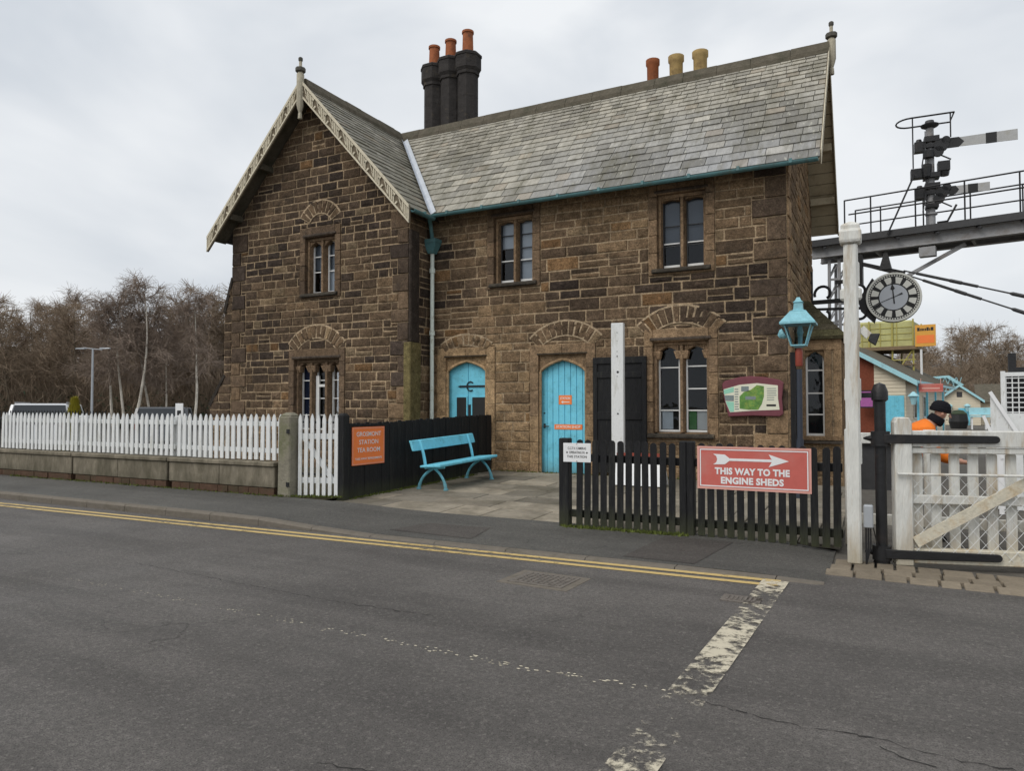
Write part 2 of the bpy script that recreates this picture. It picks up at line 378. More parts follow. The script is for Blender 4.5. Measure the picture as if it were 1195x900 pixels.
def text(name, s, size, m, parent, Mx, bold=0., ext=.002, fit=None, spacing=1.):
    """lettering: built-in font turned into one mesh; Mx puts its local x right, y up"""
    cu = bpy.data.curves.new(name, 'FONT'); cu.body = s; cu.size = size; cu.align_x = 'CENTER'; cu.align_y = 'CENTER'
    cu.extrude = ext; cu.offset = bold; cu.space_character = spacing; cu.resolution_u = 3
    t = bpy.data.objects.new(name, cu); COL.objects.link(t)
    dg = bpy.context.evaluated_depsgraph_get(); dg.update()
    me = bpy.data.meshes.new_from_object(t.evaluated_get(dg))
    bpy.data.objects.remove(t)
    if fit:
        xs = [v.co.x for v in me.vertices]; w = max(xs) - min(xs)
        if w > 0: me.transform(Matrix.Diagonal((fit / w, 1, 1, 1)))
    me.transform((WM[parent.name].inverted() if parent else Matrix.Identity(4)) @ Mx)
    me.materials.clear(); me.materials.append(m)
    o = bpy.data.objects.new(name, me); COL.objects.link(o)
    if parent: o.parent = parent; WM[o.name] = WM[parent.name]
    return o

def frame(o, x, n):
    """matrix with local x along x, y up, z along the outward normal n"""
    x = Vector(x).normalized(); n = Vector(n).normalized(); y = n.cross(x)
    return Matrix(((x.x, y.x, n.x, o[0]), (x.y, y.y, n.y, o[1]), (x.z, y.z, n.z, o[2]), (0, 0, 0, 1)))

# ------------------------------------------------------------------ 2-D helpers
def clip(poly, a, b):
    """keep the part of poly on the left of a->b"""
    out = []
    def sd(p): return (b[0] - a[0]) * (p[1] - a[1]) - (b[1] - a[1]) * (p[0] - a[0])
    for i in range(len(poly)):
        p, q = poly[i], poly[(i + 1) % len(poly)]; sp, sq = sd(p), sd(q)
        if sp >= 0: out.append(p)
        if (sp > 0 and sq < 0) or (sp < 0 and sq > 0):
            t = sp / (sp - sq); out.append((p[0] + (q[0] - p[0]) * t, p[1] + (q[1] - p[1]) * t))
    return out
def clip_to(poly, shape):
    for i in range(len(shape)):
        poly = clip(poly, shape[i], shape[(i + 1) % len(shape)])
        if len(poly) < 3: return []
    return poly
def inset(poly, d):
    n = len(poly); lines = []
    for i in range(n):
        p, q = poly[i], poly[(i + 1) % n]; L = math.hypot(q[0] - p[0], q[1] - p[1])
        if L < 1e-5: continue
        nx, ny = -(q[1] - p[1]) / L, (q[0] - p[0]) / L
        lines.append(((p[0] + nx * d, p[1] + ny * d), (q[0] + nx * d, q[1] + ny * d)))
    out = poly
    for a, b in lines:
        out = clip(out, a, b)
        if len(out) < 3: return []
    return out
def area(p): return .5 * sum(p[i][0] * p[(i + 1) % len(p)][1] - p[(i + 1) % len(p)][0] * p[i][1] for i in range(len(p)))
def rect_minus(r, h):
    x0, y0, x1, y1 = r; a, b, c, d = h
    if a >= x1 or c <= x0 or b >= y1 or d <= y0: return [r]
    out = []
    if b > y0: out.append((x0, y0, x1, b))
    if d < y1: out.append((x0, d, x1, y1))
    yy0, yy1 = max(y0, b), min(y1, d)
    if a > x0: out.append((x0, yy0, a, yy1))
    if c < x1: out.append((c, yy0, x1, yy1))
    return out

# ------------------------------------------------------------------ stone walling
MORTAR = (.39, .29, .185, .5)
class Wall:
    def __init__(s, O, U, n): s.O = Vector(O); s.U = Vector(U); s.n = Vector(n); s.mb = MB()
    def P(s, u, z, d): return s.O + s.U * u + Vector((0, 0, z)) + s.n * d
    def block(s, poly, h, col, bev=.014, joint=.0075, d0=0., tilt=True):
        a = inset(poly, joint)
        if len(a) < 3 or area(a) < .0015: return
        b = inset(a, bev)
        if len(b) < 3: return
        if len(b) != len(a): b = a
        cu = sum(p[0] for p in b) / len(b); cz = sum(p[1] for p in b) / len(b)
        tu, tz = (rnd.uniform(-.02, .02), rnd.uniform(-.035, .035)) if tilt else (0, 0)
        mb = s.mb; n = len(a)
        if tilt:
            a = [(p[0] + rnd.uniform(-.005, .005), p[1] + rnd.uniform(-.005, .005)) for p in a]
            b = [(p[0] + rnd.uniform(-.008, .008), p[1] + rnd.uniform(-.008, .008)) for p in b]
        base = [s.P(p[0], p[1], d0 - .01) for p in a]
        top = [s.P(p[0], p[1], d0 + max(.004, h + (p[0] - cu) * tu + (p[1] - cz) * tz + (rnd.uniform(-.006, .006) if tilt else 0))) for p in b]
        mb.hull(base, top, col, cap0=False, cap1=not tilt)
        if tilt:          # rock-faced: the face bulges to an off-centre point
            e = [p for p in b]; w_ = max(p[0] for p in b) - min(p[0] for p in b)
            pts = [(cu + rnd.uniform(-.2, .2) * w_, cz + rnd.uniform(-.02, .02))]
            c0 = s.P(pts[0][0], pts[0][1], d0 + h + rnd.uniform(.002, .022))
            for i in range(n): mb.face([top[i], top[(i + 1) % n], c0], col)
    def mortar(s, r, holes, shape=None, col=MORTAR):
        x0, z0, x1, z1 = r; zs = sorted({z0, z1} | {z for h in holes for z in (h[1], h[3]) if z0 < z < z1})
        for a, b in zip(zs, zs[1:]):
            parts = [(x0, a, x1, b)]
            for h in holes: parts = [q for p in parts for q in rect_minus(p, h)]
            for p in parts:
                poly = [(p[0], p[1]), (p[2], p[1]), (p[2], p[3]), (p[0], p[3])]
                if shape: poly = clip_to(poly, shape)
                if len(poly) >= 3: s.mb.face([s.P(u, z, 0) for u, z in poly], col)
    def courses(s, r, holes, tone, ch=(.17, .26), bl=(.28, .66), shape=None, hh=(.006, .020), joint=.0072):
        x0, z0, x1, z1 = r; z = z0
        while z < z1 - .02:
            h = rnd.uniform(*ch)
            if z + h > z1 - .09: h = z1 - z
            u = x0; js = [x0]
            while u < x1 - .01:
                w = rnd.uniform(*bl) * (.75 + h * 1.6)
                if u + w > x1 - .16: w = x1 - u
                u += w; js.append(u)
            fz = [q for hl in holes for q in (hl[0], hl[2]) if hl[1] < z + h and hl[3] > z and x0 < q < x1]
            for q in fz:
                js = [j for j in js if abs(j - q) > .09 or j in (x0, x1)] + [q]
            js = sorted(set(js))
            for a, b in zip(js, js[1:]):
                split = [(a, z, b, z + h)]
                if h > .2 and b - a > .3 and rnd.random() < .13:
                    m_ = z + h * rnd.uniform(.42, .58); split = [(a, z, b, m_), (a, m_, b, z + h)]
                for rc in split:
                    parts = [rc]
                    for hl in holes: parts = [q for p in parts for q in rect_minus(p, hl)]
                    for p in parts:
                        poly = [(p[0], p[1]), (p[2], p[1]), (p[2], p[3]), (p[0], p[3])]
                        if shape: poly = clip_to(poly, shape)
                        if len(poly) < 3: continue
                        s.block(poly, rnd.uniform(*hh), tone((p[0] + p[2]) / 2, (p[1] + p[3]) / 2), joint=joint * rnd.uniform(.8, 1.5))
            z += h
    def quoins(s, u, side, z0, z1, tone, lens=(.58, .32), hts=(.3, .42), h=.035):
        """corner stones; returns the rectangles they take"""
        z = z0; k = 0; holes = []
        while z < z1 - .05:
            t = rnd.uniform(*hts)
            if z + t > z1 - .15: t = z1 - z
            L = lens[k % 2] * rnd.uniform(.9, 1.1); k += 1
            r = (u, z, u + L, z + t) if side > 0 else (u - L, z, u, z + t)
            s.block([(r[0], r[1]), (r[2], r[1]), (r[2], r[3]), (r[0], r[3])], h, tone((r[0] + r[2]) / 2, (r[1] + r[3]) / 2), bev=.012)
            holes.append(r); z += t
        return holes
    def arch(s, uc, zs, hw, rise, th, n, tone, tymp=True):
        """relieving arch of voussoirs over a mortar backing, standing proud of the coursing"""
        Rr = (hw * hw + rise * rise) / (2 * rise); cz = zs + rise - Rr; a0 = math.asin(min(1, hw / Rr))
        def p(r, a): return (uc + r * math.sin(a), cz + r * math.cos(a))
        K = n * 2
        for i in range(K):
            a, b = -a0 + 2 * a0 * i / K, -a0 + 2 * a0 * (i + 1) / K
            q = [p(Rr - th - .02, a), p(Rr - th - .02, b), p(Rr + .02, b), p(Rr + .02, a)]
            s.mb.hull([s.P(x, z, .0) for x, z in q], [s.P(x, z, .022) for x, z in q], (.46, .35, .23, .5), cap0=False)
        for i in range(n):
            j = .12 * a0 / n
            a, b = -a0 + 2 * a0 * i / n + rnd.uniform(-j, j), -a0 + 2 * a0 * (i + 1) / n + rnd.uniform(-j, j)
            q = [p(Rr - th, a), p(Rr - th, b), p(Rr, b), p(Rr, a)]
            if area(q) < 0: q = q[::-1]
            c = tone(q[0][0], q[0][1])
            s.block(q, rnd.uniform(.006, .016), c, d0=.022, bev=.01, joint=.009)
    def dressed(s, u0, z0, u1, z1, h, col, bev=.01):
        s.block([(u0, z0), (u1, z0), (u1, z1), (u0, z1)], h, col, bev=bev, joint=.004, tilt=False)

def blend(a, b, t): return tuple(x + (y - x) * t for x, y in zip(a, b))
def stone_tone(dark_at, dressed=False):
    """dark_at(u,z) -> 0 pale/ochre .. 1 sooty"""
    def f(u, z):
        d = min(1, max(0, dark_at(u, z) + .34 * mnoise.noise((u * .75, z * .9, 3.1)) + .2 * mnoise.noise((u * 2.1, z * 2.6, 9.7)) + rnd.gauss(0, .085 if not dressed else .05)))
        if d < .5: c = blend((.42, .285, .16), (.225, .152, .092), d * 2)
        else: c = blend((.225, .152, .092), (.066, .049, .039), d * 2 - 1)
        k = rnd.random()
        if dressed: pass
        elif k < .03: c = blend(c, (.33, .17, .06), .4)
        elif k < .07: c = blend(c, (.4, .3, .18), .4)
        v = rnd.uniform(.85, 1.15)
        return (c[0] * v, c[1] * v, c[2] * v, .3 if dressed else 1.)
    return f
# ================================================================== STATION HOUSE
house = thing('station_house', 'two-storey dark sandstone station house with slate roofs, carved bargeboards and sky blue doors', 'building', (-6, 13.41, 0))
FY, WY, WX, EX = 13.41, 12.585, -9.0, -1.42
WC, RZ = -11.74, 9.04               # wing ridge x, ridge height
KS = 1.09                           # roof slope (rise / run)

def tone_main_dark(u, z):
    d = .63
    if u < -6.4 and z < 3.8: d -= .26
    if z > 4.9: d -= .30 * min(1, (z - 4.9) / .5)          # pale stones under the eaves
    if z < 1.4: d -= .25 * min(1, (1.4 - z) / .8)
    if 2.9 < z < 4.2: d += .12
    if u < -7.1 and z < 2.95: d -= .3
    if -7.6 < u < -6.3 and z < 2.3: d -= .22
    if u > -2.5 and .9 < z < 4.6: d += .14
    if u < -8.6 and z > 4.9: d += .4
    return d
def tone_wing_dark(u, z):
    d = .80
    if z < 1.8: d -= .2 * min(1, (1.8 - z) / .8)
    if u > -9.7 and z < 3.2: d -= .1
    if z > 7: d -= .05
    return d
t_main, t_wing = stone_tone(tone_main_dark), stone_tone(tone_wing_dark)
t_quoin = stone_tone(lambda u, z: .80 if z > 1.4 else .4, True)
t_wquoin = stone_tone(lambda u, z: .86 if z > 2 else .6, True)

# openings: (u0,u1,z0,z1) are the clear openings, surrounds added round them
JW = .17
def hole(o, jw=JW, lint=.24, sill=.16, base=None):
    return (o[0] - jw, o[2] - sill if base is None else base, o[1] + jw, o[3] + lint)
W1 = (-7.36, -6.43, 4.24, 5.64); W2 = (-3.77, -2.85, 4.24, 5.64); W3 = (-3.87, -2.81, 1.08, 2.80)
D1 = (-8.58, -7.55, .17, 2.58); D2 = (-6.30, -5.24, .19, 2.56)
U1 = (-11.98, -11.08, 4.24, 5.52); L1 = (-12.30, -10.93, 1.02, 2.66)
hm = [hole(W1, lint=.2), hole(W2, lint=.2), hole(W3), hole(D1, .22, .27, base=0), hole(D2, .2, .28, base=0)]
hw = [hole(U1), hole(L1)]

# ---- main front
w = Wall((0, FY, 0), (1, 0, 0), (0, -1, 0))
top = 6.15
w.mortar((WX, -.1, EX, top), hm)
q = w.quoins(EX, -1, -.05, top, t_quoin, (.62, .36), (.3, .44), .034)
w.courses((WX, -.05, EX, top), hm + q, t_main, (.16, .27), (.3, .62))
ta = stone_tone(lambda u, z: .66)
w.arch(-5.70, 2.98, .80, .34, .30, 11, ta)
w.arch(-3.34, 3.12, .84, .36, .32, 12, ta)
w.arch(-8.06, 2.93, .66, .22, .24, 9, stone_tone(lambda u, z: .3))
w.mb.build('front_wall', M['stone'], house)
# ---- cross wing front
w = Wall((0, WY, 0), (1, 0, 0), (0, -1, 0))
sh = [(-14.41, -.1), (WX, -.1), (WX, RZ - .14 - KS * (WX - WC)), (WC, RZ - .14), (-14.41, RZ - .14 - KS * (WC + 14.41))]
w.mortar((-14.41, -.1, WX, 9), hw, sh)
q = w.quoins(WX, -1, -.05, 5.85, t_wquoin, (.5, .3), (.28, .4), .034) + w.quoins(-14.41, 1, -.05, 5.85, t_wquoin, (.5, .3), (.28, .4), .03)
w.courses((-14.41, -.05, WX, 8.95), hw + q, t_wing, (.155, .225), (.24, .5), sh)
w.arch(-11.53, 6.02, .60, .36, .30, 9, stone_tone(lambda u, z: .5))
w.arch(-11.62, 3.04, .86, .42, .30, 12, stone_tone(lambda u, z: .55))
w.mb.build('wing_wall', M['stone'], house)
# ---- return of the wing, end gable, hidden backs
w = Wall((WX, 0, 0), (0, 1, 0), (1, 0, 0))
w.mortar((WY, -.1, FY, 5.95), [])
w.courses((WY, -.05, FY, 5.95), [], stone_tone(lambda u, z: .82 if z > 2.5 else .45), (.16, .25), (.3, .6))
w.mb.build('return_wall', M['stone'], house)
w = Wall((EX, 0, 0), (0, 1, 0), (1, 0, 0))
YB = 18.6
she = [(FY, -.1), (YB, -.1), (YB, RZ - .14 - KS * (YB - 16)), (16, RZ - .14), (FY, RZ - .14 - KS * (16 - FY))]
bayhole = [(14.35, .0, 16.6, 3.2)]
w.mortar((FY, -.1, YB, 9), bayhole, she)
q = w.quoins(FY, 1, -.05, 6.0, stone_tone(lambda u, z: .42, True), (.5, .3), (.3, .44), .03)
w.courses((FY, -.05, YB, 8.95), bayhole + q, stone_tone(lambda u, z: .40), (.17, .27), (.3, .7), she)
w.mb.build('gable_wall', M['stone'], house)
mb = MB(); c = (.15, .11, .08, 1)
mb.face([(-14.41, WY, -.1), (-14.41, YB, -.1), (-14.41, YB, 5.9), (-14.41, WY, 5.9)], c)
mb.face([(-14.41, YB, -.1), (EX, YB, -.1), (EX, YB, 6), (-14.41, YB, 6)], c)
mb.build('rear_wall', M['stone'], house)

# ---- corner buttress on the left, stepped
def buttress(x0, x1, y0, y1, z0, z1, zt, xt):
    """stone block with a sloped weathering from (x0,z1) up to (xt,zt)"""
    ww = Wall((0, y0, 0), (1, 0, 0), (0, -1, 0))
    shp = [(x0, z0), (x1, z0), (x1, zt), (xt, zt), (x0, z1)]
    ww.mb.prism([(u, y0 + .004, z) for u, z in shp], (0, y1 - y0, 0), MORTAR)
    ww.courses((x0, z0, x1, zt), [], t_wing, (.16, .24), (.24, .42), shp)
    ww.mb.hull([(x0 - .03, y0 - .03, z1), (x0 - .03, y1, z1), (x0 + .06, y1, z1 - .06), (x0 + .06, y0 - .03, z1 - .06)],
               [(xt, y0 - .03, zt + .05), (xt, y1, zt + .05), (xt + .05, y1, zt), (xt + .05, y0 - .03, zt)], (.05, .042, .035, .6))
    return ww.mb
m1 = buttress(-14.66, -14.40, WY - .02, WY + .75, 2.2, 3.95, 4.75, -14.41)
m1.build('buttress', M['stone'], house)
m1 = buttress(-15.15, -14.40, WY - .03, WY + .75, -.05, 1.62, 2.32, -14.64)
m1.build('buttress', M['stone'], house)
# right-hand pilaster of the wing, lower stage thicker with a mossy edge
mb = MB(); mb.box(WX - .12, WY - .06, -.05, WX + .07, WY + .35, 2.95, (.19, .155, .07, .5)); mb.box(WX - .02, WY - .03, 2.95, WX + .06, WY + .3, 5.4, (.06, .047, .038, .6))
mb.build('corner_pilaster', M['stone'], house, bevel=.02)

# ---- windows
def bars(mb, x0, x1, y0, y1, d0, d1, hs, t=.034, vs=()):
    mb.box(x0, y0, d0, x0 + t, y1, d1); mb.box(x1 - t, y0, d0, x1, y1, d1)
    mb.box(x0 + t, y0, d0, x1 - t, y0 + t * 1.3, d1); mb.box(x0 + t, y1 - t, d0, x1 - t, y1, d1)
    for h in hs:
        y = y0 + (y1 - y0) * h; mb.box(x0 + t, y - t * .4, d0 + .004, x1 - t, y + t * .4, d1 - .004)
    for v in vs:
        x = x0 + (x1 - x0) * v; mb.box(x - .008, y0 + t, d0 + .006, x + .008, y1 - t, d1 - .006)
def arch_head(mb, x0, x1, yspr, ytop, d0, d1, rise, col, n=10, point=.35):
    """stone head with a pointed-arch soffit cut out below it"""
    xc, hw_ = (x0 + x1) / 2, (x1 - x0) / 2
    def z(t): return yspr + rise * ((1 - point) * math.sqrt(max(0, 1 - t * t)) + point * (1 - abs(t)))
    for i in range(n):
        a, b = -1 + 2 * i / n, -1 + 2 * (i + 1) / n
        xa, xb = xc + hw_ * a, xc + hw_ * b
        q = [(xa, z(a)), (xb, z(b)), (xb, ytop), (xa, ytop)]
        mb.hull([(x, y, d0) for x, y in q], [(x, y, d1) for x, y in q], col)
def stone_window(Fm, o, nl, name='window', rise=.36, st=.03, sm='sash', lint=.24, sill=.16, tone=None, hs=(.33, .66), glassw=None, behind='room', mull=.115, label=None, style='arch', open_mid=False, skip_jamb=False):
    u0, u1, z0, z1 = o; tone = tone or t_quoin
    mb = MB(); mb.T = Fm
    c = lambda: tone(u0, (z0 + z1) / 2)
    for sgn, ue in ((-1, u0), (1, u1)):
        z = z0 - sill; k = 0
        while z < z1 + lint - .02:
            t = rnd.uniform(.3, .45)
            if z + t > z1 + lint - .2: t = z1 + lint - z
            a, b = (ue - JW, ue) if sgn < 0 else (ue, ue + JW)
            mb.box(a + .004, z + .004, -.3, b - .002, z + t - .004, .036, c()); z += t
    mb.box(u0 + .002, z1, -.3, u1 - .002, z1 + lint - .004, .038, c())
    mb.hull([(u0 + .001, z0 - sill, -.3), (u1 - .001, z0 - sill, -.3), (u1 - .001, z0, -.3), (u0 + .001, z0, -.3)],
            [(u0 + .001, z0 - sill, .034), (u1 - .001, z0 - sill, .034), (u1 - .001, z0 - .07, .034), (u0 + .001, z0 - .07, .034)], c())
    mb.hull([(u0 - .1, z0 - sill * .8, .037), (u1 + .1, z0 - sill * .8, .037), (u1 + .1, z0 - .03, .037), (u0 - .1, z0 - .03, .037)],
            [(u0 - .1, z0 - sill * .75, .10), (u1 + .1, z0 - sill * .75, .10), (u1 + .1, z0 - .075, .10), (u0 - .1, z0 - .075, .10)], (.06, .052, .042, .3))
    # hood edge round the opening
    mb.box(u0 - .05, z1 + .02, .038, u1 + .05, z1 + .075, .062, (.09, .07, .055, .3))
    # inner order
    e = .055; cc = tuple(x * 1.15 for x in tone(-8.2, 1.0)[:3]) + (.3,)
    mb.box(u0, z0 - .02, -.28, u0 + e, z1 - .001, -.06, cc); mb.box(u1 - e, z0 - .02, -.28, u1, z1 - .001, -.06, cc)
    mb.box(u0 + e, z1 - .07, -.28, u1 - e, z1 - .001, -.06, cc)
    lw = (u1 - u0 - 2 * e - (nl - 1) * mull) / nl; lights = []
    for i in range(nl):
        a = u0 + e + i * (lw + mull); b = a + lw; lights.append((a, b))
        if i < nl - 1:
            mb.hull([(b, z0 - .02, -.28), (b + mull, z0 - .02, -.28), (b + mull, z1 - .07, -.28), (b, z1 - .07, -.28)],
                    [(b + .03, z0 - .02, -.055), (b + mull - .03, z0 - .02, -.055), (b + mull - .03, z1 - .07, -.055), (b + .03, z1 - .07, -.055)], cc)
        sp = z1 - .07 - lw * (rise + .05)
        arch_head(mb, a, b, sp, z1 - .07, -.28, -.09, lw * rise, cc, point=.5)
        for xx in (a, b):     # little carved capitals
            if style == 'cap': mb.hull([(xx - .05, sp - .09, -.2), (xx + .05, sp - .09, -.2), (xx + .05, sp - .09, -.09), (xx - .05, sp - .09, -.09)],
                    [(xx - .085, sp + .06, -.2), (xx + .085, sp + .06, -.2), (xx + .085, sp + .06, -.03), (xx - .085, sp + .06, -.03)], tuple(x * 1.5 for x in cc[:3]) + (.3,))
    win = mb.build(name, M['stone'], house, bevel=.008)
    if label: win['label'] = label
    for i, (a, b) in enumerate(lights):
        s = MB(); s.T = Fm
        bars(s, a, b, z0 - .01, z1 - .075, -.25, -.205, hs if not callable(hs) else hs(i), st)
        s.build('sash_frame', M[sm], win)
        if sm != 'sash':
            k = MB(); k.T = Fm; k.box(a + .02, z0 + .006, -.204, b - .02, z0 + .055, -.195); k.build('bottom_rail', M['sash'], win)
            k = MB(); k.T = Fm; k.box(a + .02, z0 + (z1 - z0) * .33, -.204, b - .02, z0 + (z1 - z0) * .33 + .025, -.195); k.build('meeting_rail', M['sash'], win)
        g = MB(); g.T = Fm; g.face([(a + .01, z0, -.232), (b - .01, z0, -.232), (b - .01, z1 - .08, -.232), (a + .01, z1 - .08, -.232)])
        g.build('pane', M['glass'], win)
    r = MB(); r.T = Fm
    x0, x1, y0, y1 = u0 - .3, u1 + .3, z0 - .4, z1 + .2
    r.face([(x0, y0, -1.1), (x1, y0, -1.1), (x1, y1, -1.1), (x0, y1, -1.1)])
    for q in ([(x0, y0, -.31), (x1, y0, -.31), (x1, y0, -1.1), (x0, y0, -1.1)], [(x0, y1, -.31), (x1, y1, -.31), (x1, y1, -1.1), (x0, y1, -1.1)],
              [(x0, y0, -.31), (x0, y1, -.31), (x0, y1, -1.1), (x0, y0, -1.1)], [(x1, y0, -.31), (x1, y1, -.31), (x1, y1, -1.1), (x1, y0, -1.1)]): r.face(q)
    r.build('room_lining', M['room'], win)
    return win, lights
Fmain = frame((0, FY, 0), (1, 0, 0), (0, -1, 0)); Fwing = frame((0, WY, 0), (1, 0, 0), (0, -1, 0))
def hang(win, Fm, name, m, x0, y0, x1, y1, d=-.275):
    b = MB(); b.T = Fm; b.box(x0, y0, d - .004, x1, y1, d); return b.build(name, m, win)
tw_dark = stone_tone(lambda u, z: .72, True); tw_mid = stone_tone(lambda u, z: .58, True); tw_tan = stone_tone(lambda u, z: .42, True)
win, li = stone_window(Fmain, W1, 2, lint=.2, hs=lambda i: (.34, .56, .78), tone=tw_mid, rise=.10, st=.02, sm='darkgrey')
hang(win, Fmain, 'blind', M['paleblind'], li[0][0], 4.98, li[0][1], 5.6); hang(win, Fmain, 'blind', M['paleblind'], li[1][0], 4.25, li[1][1], 5.6)
win, li = stone_window(Fmain, W2, 2, lint=.2, hs=lambda i: (.33, .62), tone=tw_mid, rise=.10, st=.02, sm='darkgrey')
for a, b in li: hang(win, Fmain, 'blind', M['blind'], a, 4.72, b, 5.6)
win, li = stone_window(Fmain, W3, 2, hs=lambda i: (.25, .5, .76) if i else (.25, .75), tone=tw_mid, style='cap', label='mullioned ground floor window with posters behind the glass')
hang(win, Fmain, 'poster', M['paper'], li[0][0] + .05, 1.12, li[0][0] + .26, 1.46, -.262); hang(win, Fmain, 'poster', M['greenpaper'], li[1][0] + .04, 1.12, li[1][0] + .18, 1.47, -.262)
hang(win, Fmain, 'poster', M['signwhite'], li[1][0] + .19, 1.12, li[1][1] - .02, 1.47, -.262)
# reversed notice lettering stuck inside the right-hand light is unreadable: left as a dark panel
win, li = stone_window(Fwing, U1, 2, hs=lambda i: (.42, .72), tone=tw_dark)
hang(win, Fwing, 'blind', M['blind'], li[0][0], 4.8, li[0][1], 5.5); hang(win, Fwing, 'blind', M['paleblind'], li[1][0], 4.27, li[1][1], 4.8); hang(win, Fwing, 'blind', M['blind'], li[1][0], 4.81, li[1][1], 5.5)
win, li = stone_window(Fwing, L1, 3, hs=lambda i: (.22, .47, .74), tone=tw_dark, style='cap', mull=.13)
hang(win, Fwing, 'curtain', M['navy'], li[0][0], 1.02, li[0][1], 2.6)
b = MB(); b.T = Fwing; b.box(li[1][0] + .004, 1.02, -.204, li[1][0] + .095, 2.28, -.16); b.box(li[1][0] + .095, 2.02, -.204, li[1][1] - .004, 2.08, -.16)
b.build('open_casement', M['sash'], win)

# ---- doors
def door_surround(Fm, o, spring, rise, jw, lint, tone, arc):
    u0, u1, z0, z1 = o; mb = MB(); mb.T = Fm
    for a, b in ((u0 - jw, u0), (u1, u1 + jw)):
        z = 0.
        while z < z1 + lint - .02:
            t = rnd.uniform(.34, .55)
            if z + t > z1 + lint - .25: t = z1 + lint - z
            mb.box(a + .003, z + .003, -.3, b - .002, z + t - .003, .038, tone(u0, z)); z += t
    mb.box(u0 + .001, z1 + .06, -.3, (u0 + u1) / 2 - .003, z1 + lint - .003, .04, tone(u0, 2.4)); mb.box((u0 + u1) / 2 + .003, z1 + .06, -.3, u1 - .001, z1 + lint - .003, .04, tone(u0, 2.4))
    arch_head(mb, u0, u1, spring, z1 + .06, -.28, -.03, rise, tone(u0, 2.2), 16, .4)
    # moulded arch ring + jamb roll
    xc, hw_ = (u0 + u1) / 2, (u1 - u0) / 2
    def z(t): return spring + rise * (.6 * math.sqrt(max(0, 1 - t * t)) + .4 * (1 - abs(t)))
    pts = [(u0 + .02, z0, -.03), (u0 + .02, spring, -.03)] + [(xc + (hw_ - .02) * t, z(t) - .02, -.03) for t in [i / 12 - 1 for i in range(1, 24)]] + [(u1 - .02, spring, -.03), (u1 - .02, z0, -.03)]
    mb.tube(pts, .035, 6, tuple(x * 1.2 for x in tone(u0, 1.5)[:3]) + (.3,))
    mb.box(u0, -.05, -.3, u1, z0 - .01, .06, (.15, .13, .1, .4))
    mb.box(u0 - .03, z1 + .07, .041, u1 + .03, z1 + .1, .055, (.07, .055, .04, .3))
    mb.build('door_surround', M['stone'], house, bevel=.006)
    return z
def door_slab(Fm, o, zf, edges, name='door', label=None, d=-.16):
    u0, u1, z0, z1 = o; xc, hw_ = (u0 + u1) / 2, (u1 - u0) / 2; mb = MB(); mb.T = Fm
    for a, b in zip(edges, edges[1:]):
        n = 4; g = .005
        xs = [a + g + (b - a - 2 * g) * i / n for i in range(n + 1)]
        q = [(xs[0], z0)] + [(xs[-1], z0)] + [(x, zf((x - xc) / hw_ * .995)) for x in xs[::-1]]
        mb.prism([(x, y, d) for x, y in q], (0, 0, .04))
    mb.box(u0 + .005, z0, d - .02, u1 - .005, zf(.98), d + .018)
    dr = mb.build(name, M['blue'], house, bevel=.004)
    if label: dr['label'] = label
    return dr
t_d1 = stone_tone(lambda u, z: -.05, True); t_d2 = stone_tone(lambda u, z: .5 if z > 1.2 else .3, True)
zf = door_surround(Fmain, D2, 2.27, .28, .20, .28, t_d2, True)
dR = door_slab(Fmain, D2, zf, [D2[0] + (D2[1] - D2[0]) * i / 8 for i in range(9)], label='plank door with handle and two small orange signs')
mb = MB(); mb.T = Fmain; mb.box(-6.24, 1.11, -.12, -6.2, 1.2, -.11); mb.tube([(-6.22, 1.15, -.11), (-6.22, 1.15, -.06)], .012, 8); mb.tube([(-6.22, 1.15, -.06), (-6.1, 1.145, -.06)], .012, 8)
mb.build('handle', M['blackiron'], dR)
mb = MB(); mb.T = Fmain @ Matrix.Translation((-6.225, 1.42, -.12)); mb.lathe((0, 0, 0), [(.018, -.005), (.018, .008), (.012, .014)], 10)
mb.build('lock', M['blackiron'], dR)
zf = door_surround(Fmain, D1, 2.33, .25, .22, .27, t_d1, True)
dL = door_slab(Fmain, D1, zf, [D1[0], -8.08, D1[1]], label='blue door with black glazed panels and a long strap hinge')
mb = MB(); mb.T = Fmain
for a, b in ((-8.37, -8.12), (-7.97, -7.63)): mb.box(a, .5, -.118, b, 1.76, -.108)
mb.build('door_panel', M['ink'], dL)
mb = MB(); mb.T = Fmain
for a, b in ((-8.40, -8.09), (-8.0, -7.60)):
    mb.box(a, 1.76, -.12, b, 1.79, -.1); mb.box(a, .47, -.12, b, .5, -.1); mb.box(a, .5, -.12, a + .03, 1.76, -.1); mb.box(b - .03, .5, -.12, b, 1.76, -.1)
mb.build('panel_moulding', M['blue'], dL)
mb = MB(); mb.T = Fmain; mb.box(-8.28, 1.985, -.118, -7.57, 2.025, -.1)
mb.tube([(-8.02 + .09 * math.cos(t), 2.005 + .1 * math.sin(t), -.105) for t in [.8 + i * .35 for i in range(14)]], .014, 6)
mb.tube([(-8.28, 2.005, -.108), (-8.34, 2.005, -.108)], [.025, .004], 6); mb.build('strap_hinge', M['blackiron'], dL)
mb = MB(); mb.T = Fmain; mb.box(-8.07, 1.34, -.118, -8.01, 1.6, -.1); mb.build('letter_plate', M['ink'], dL)

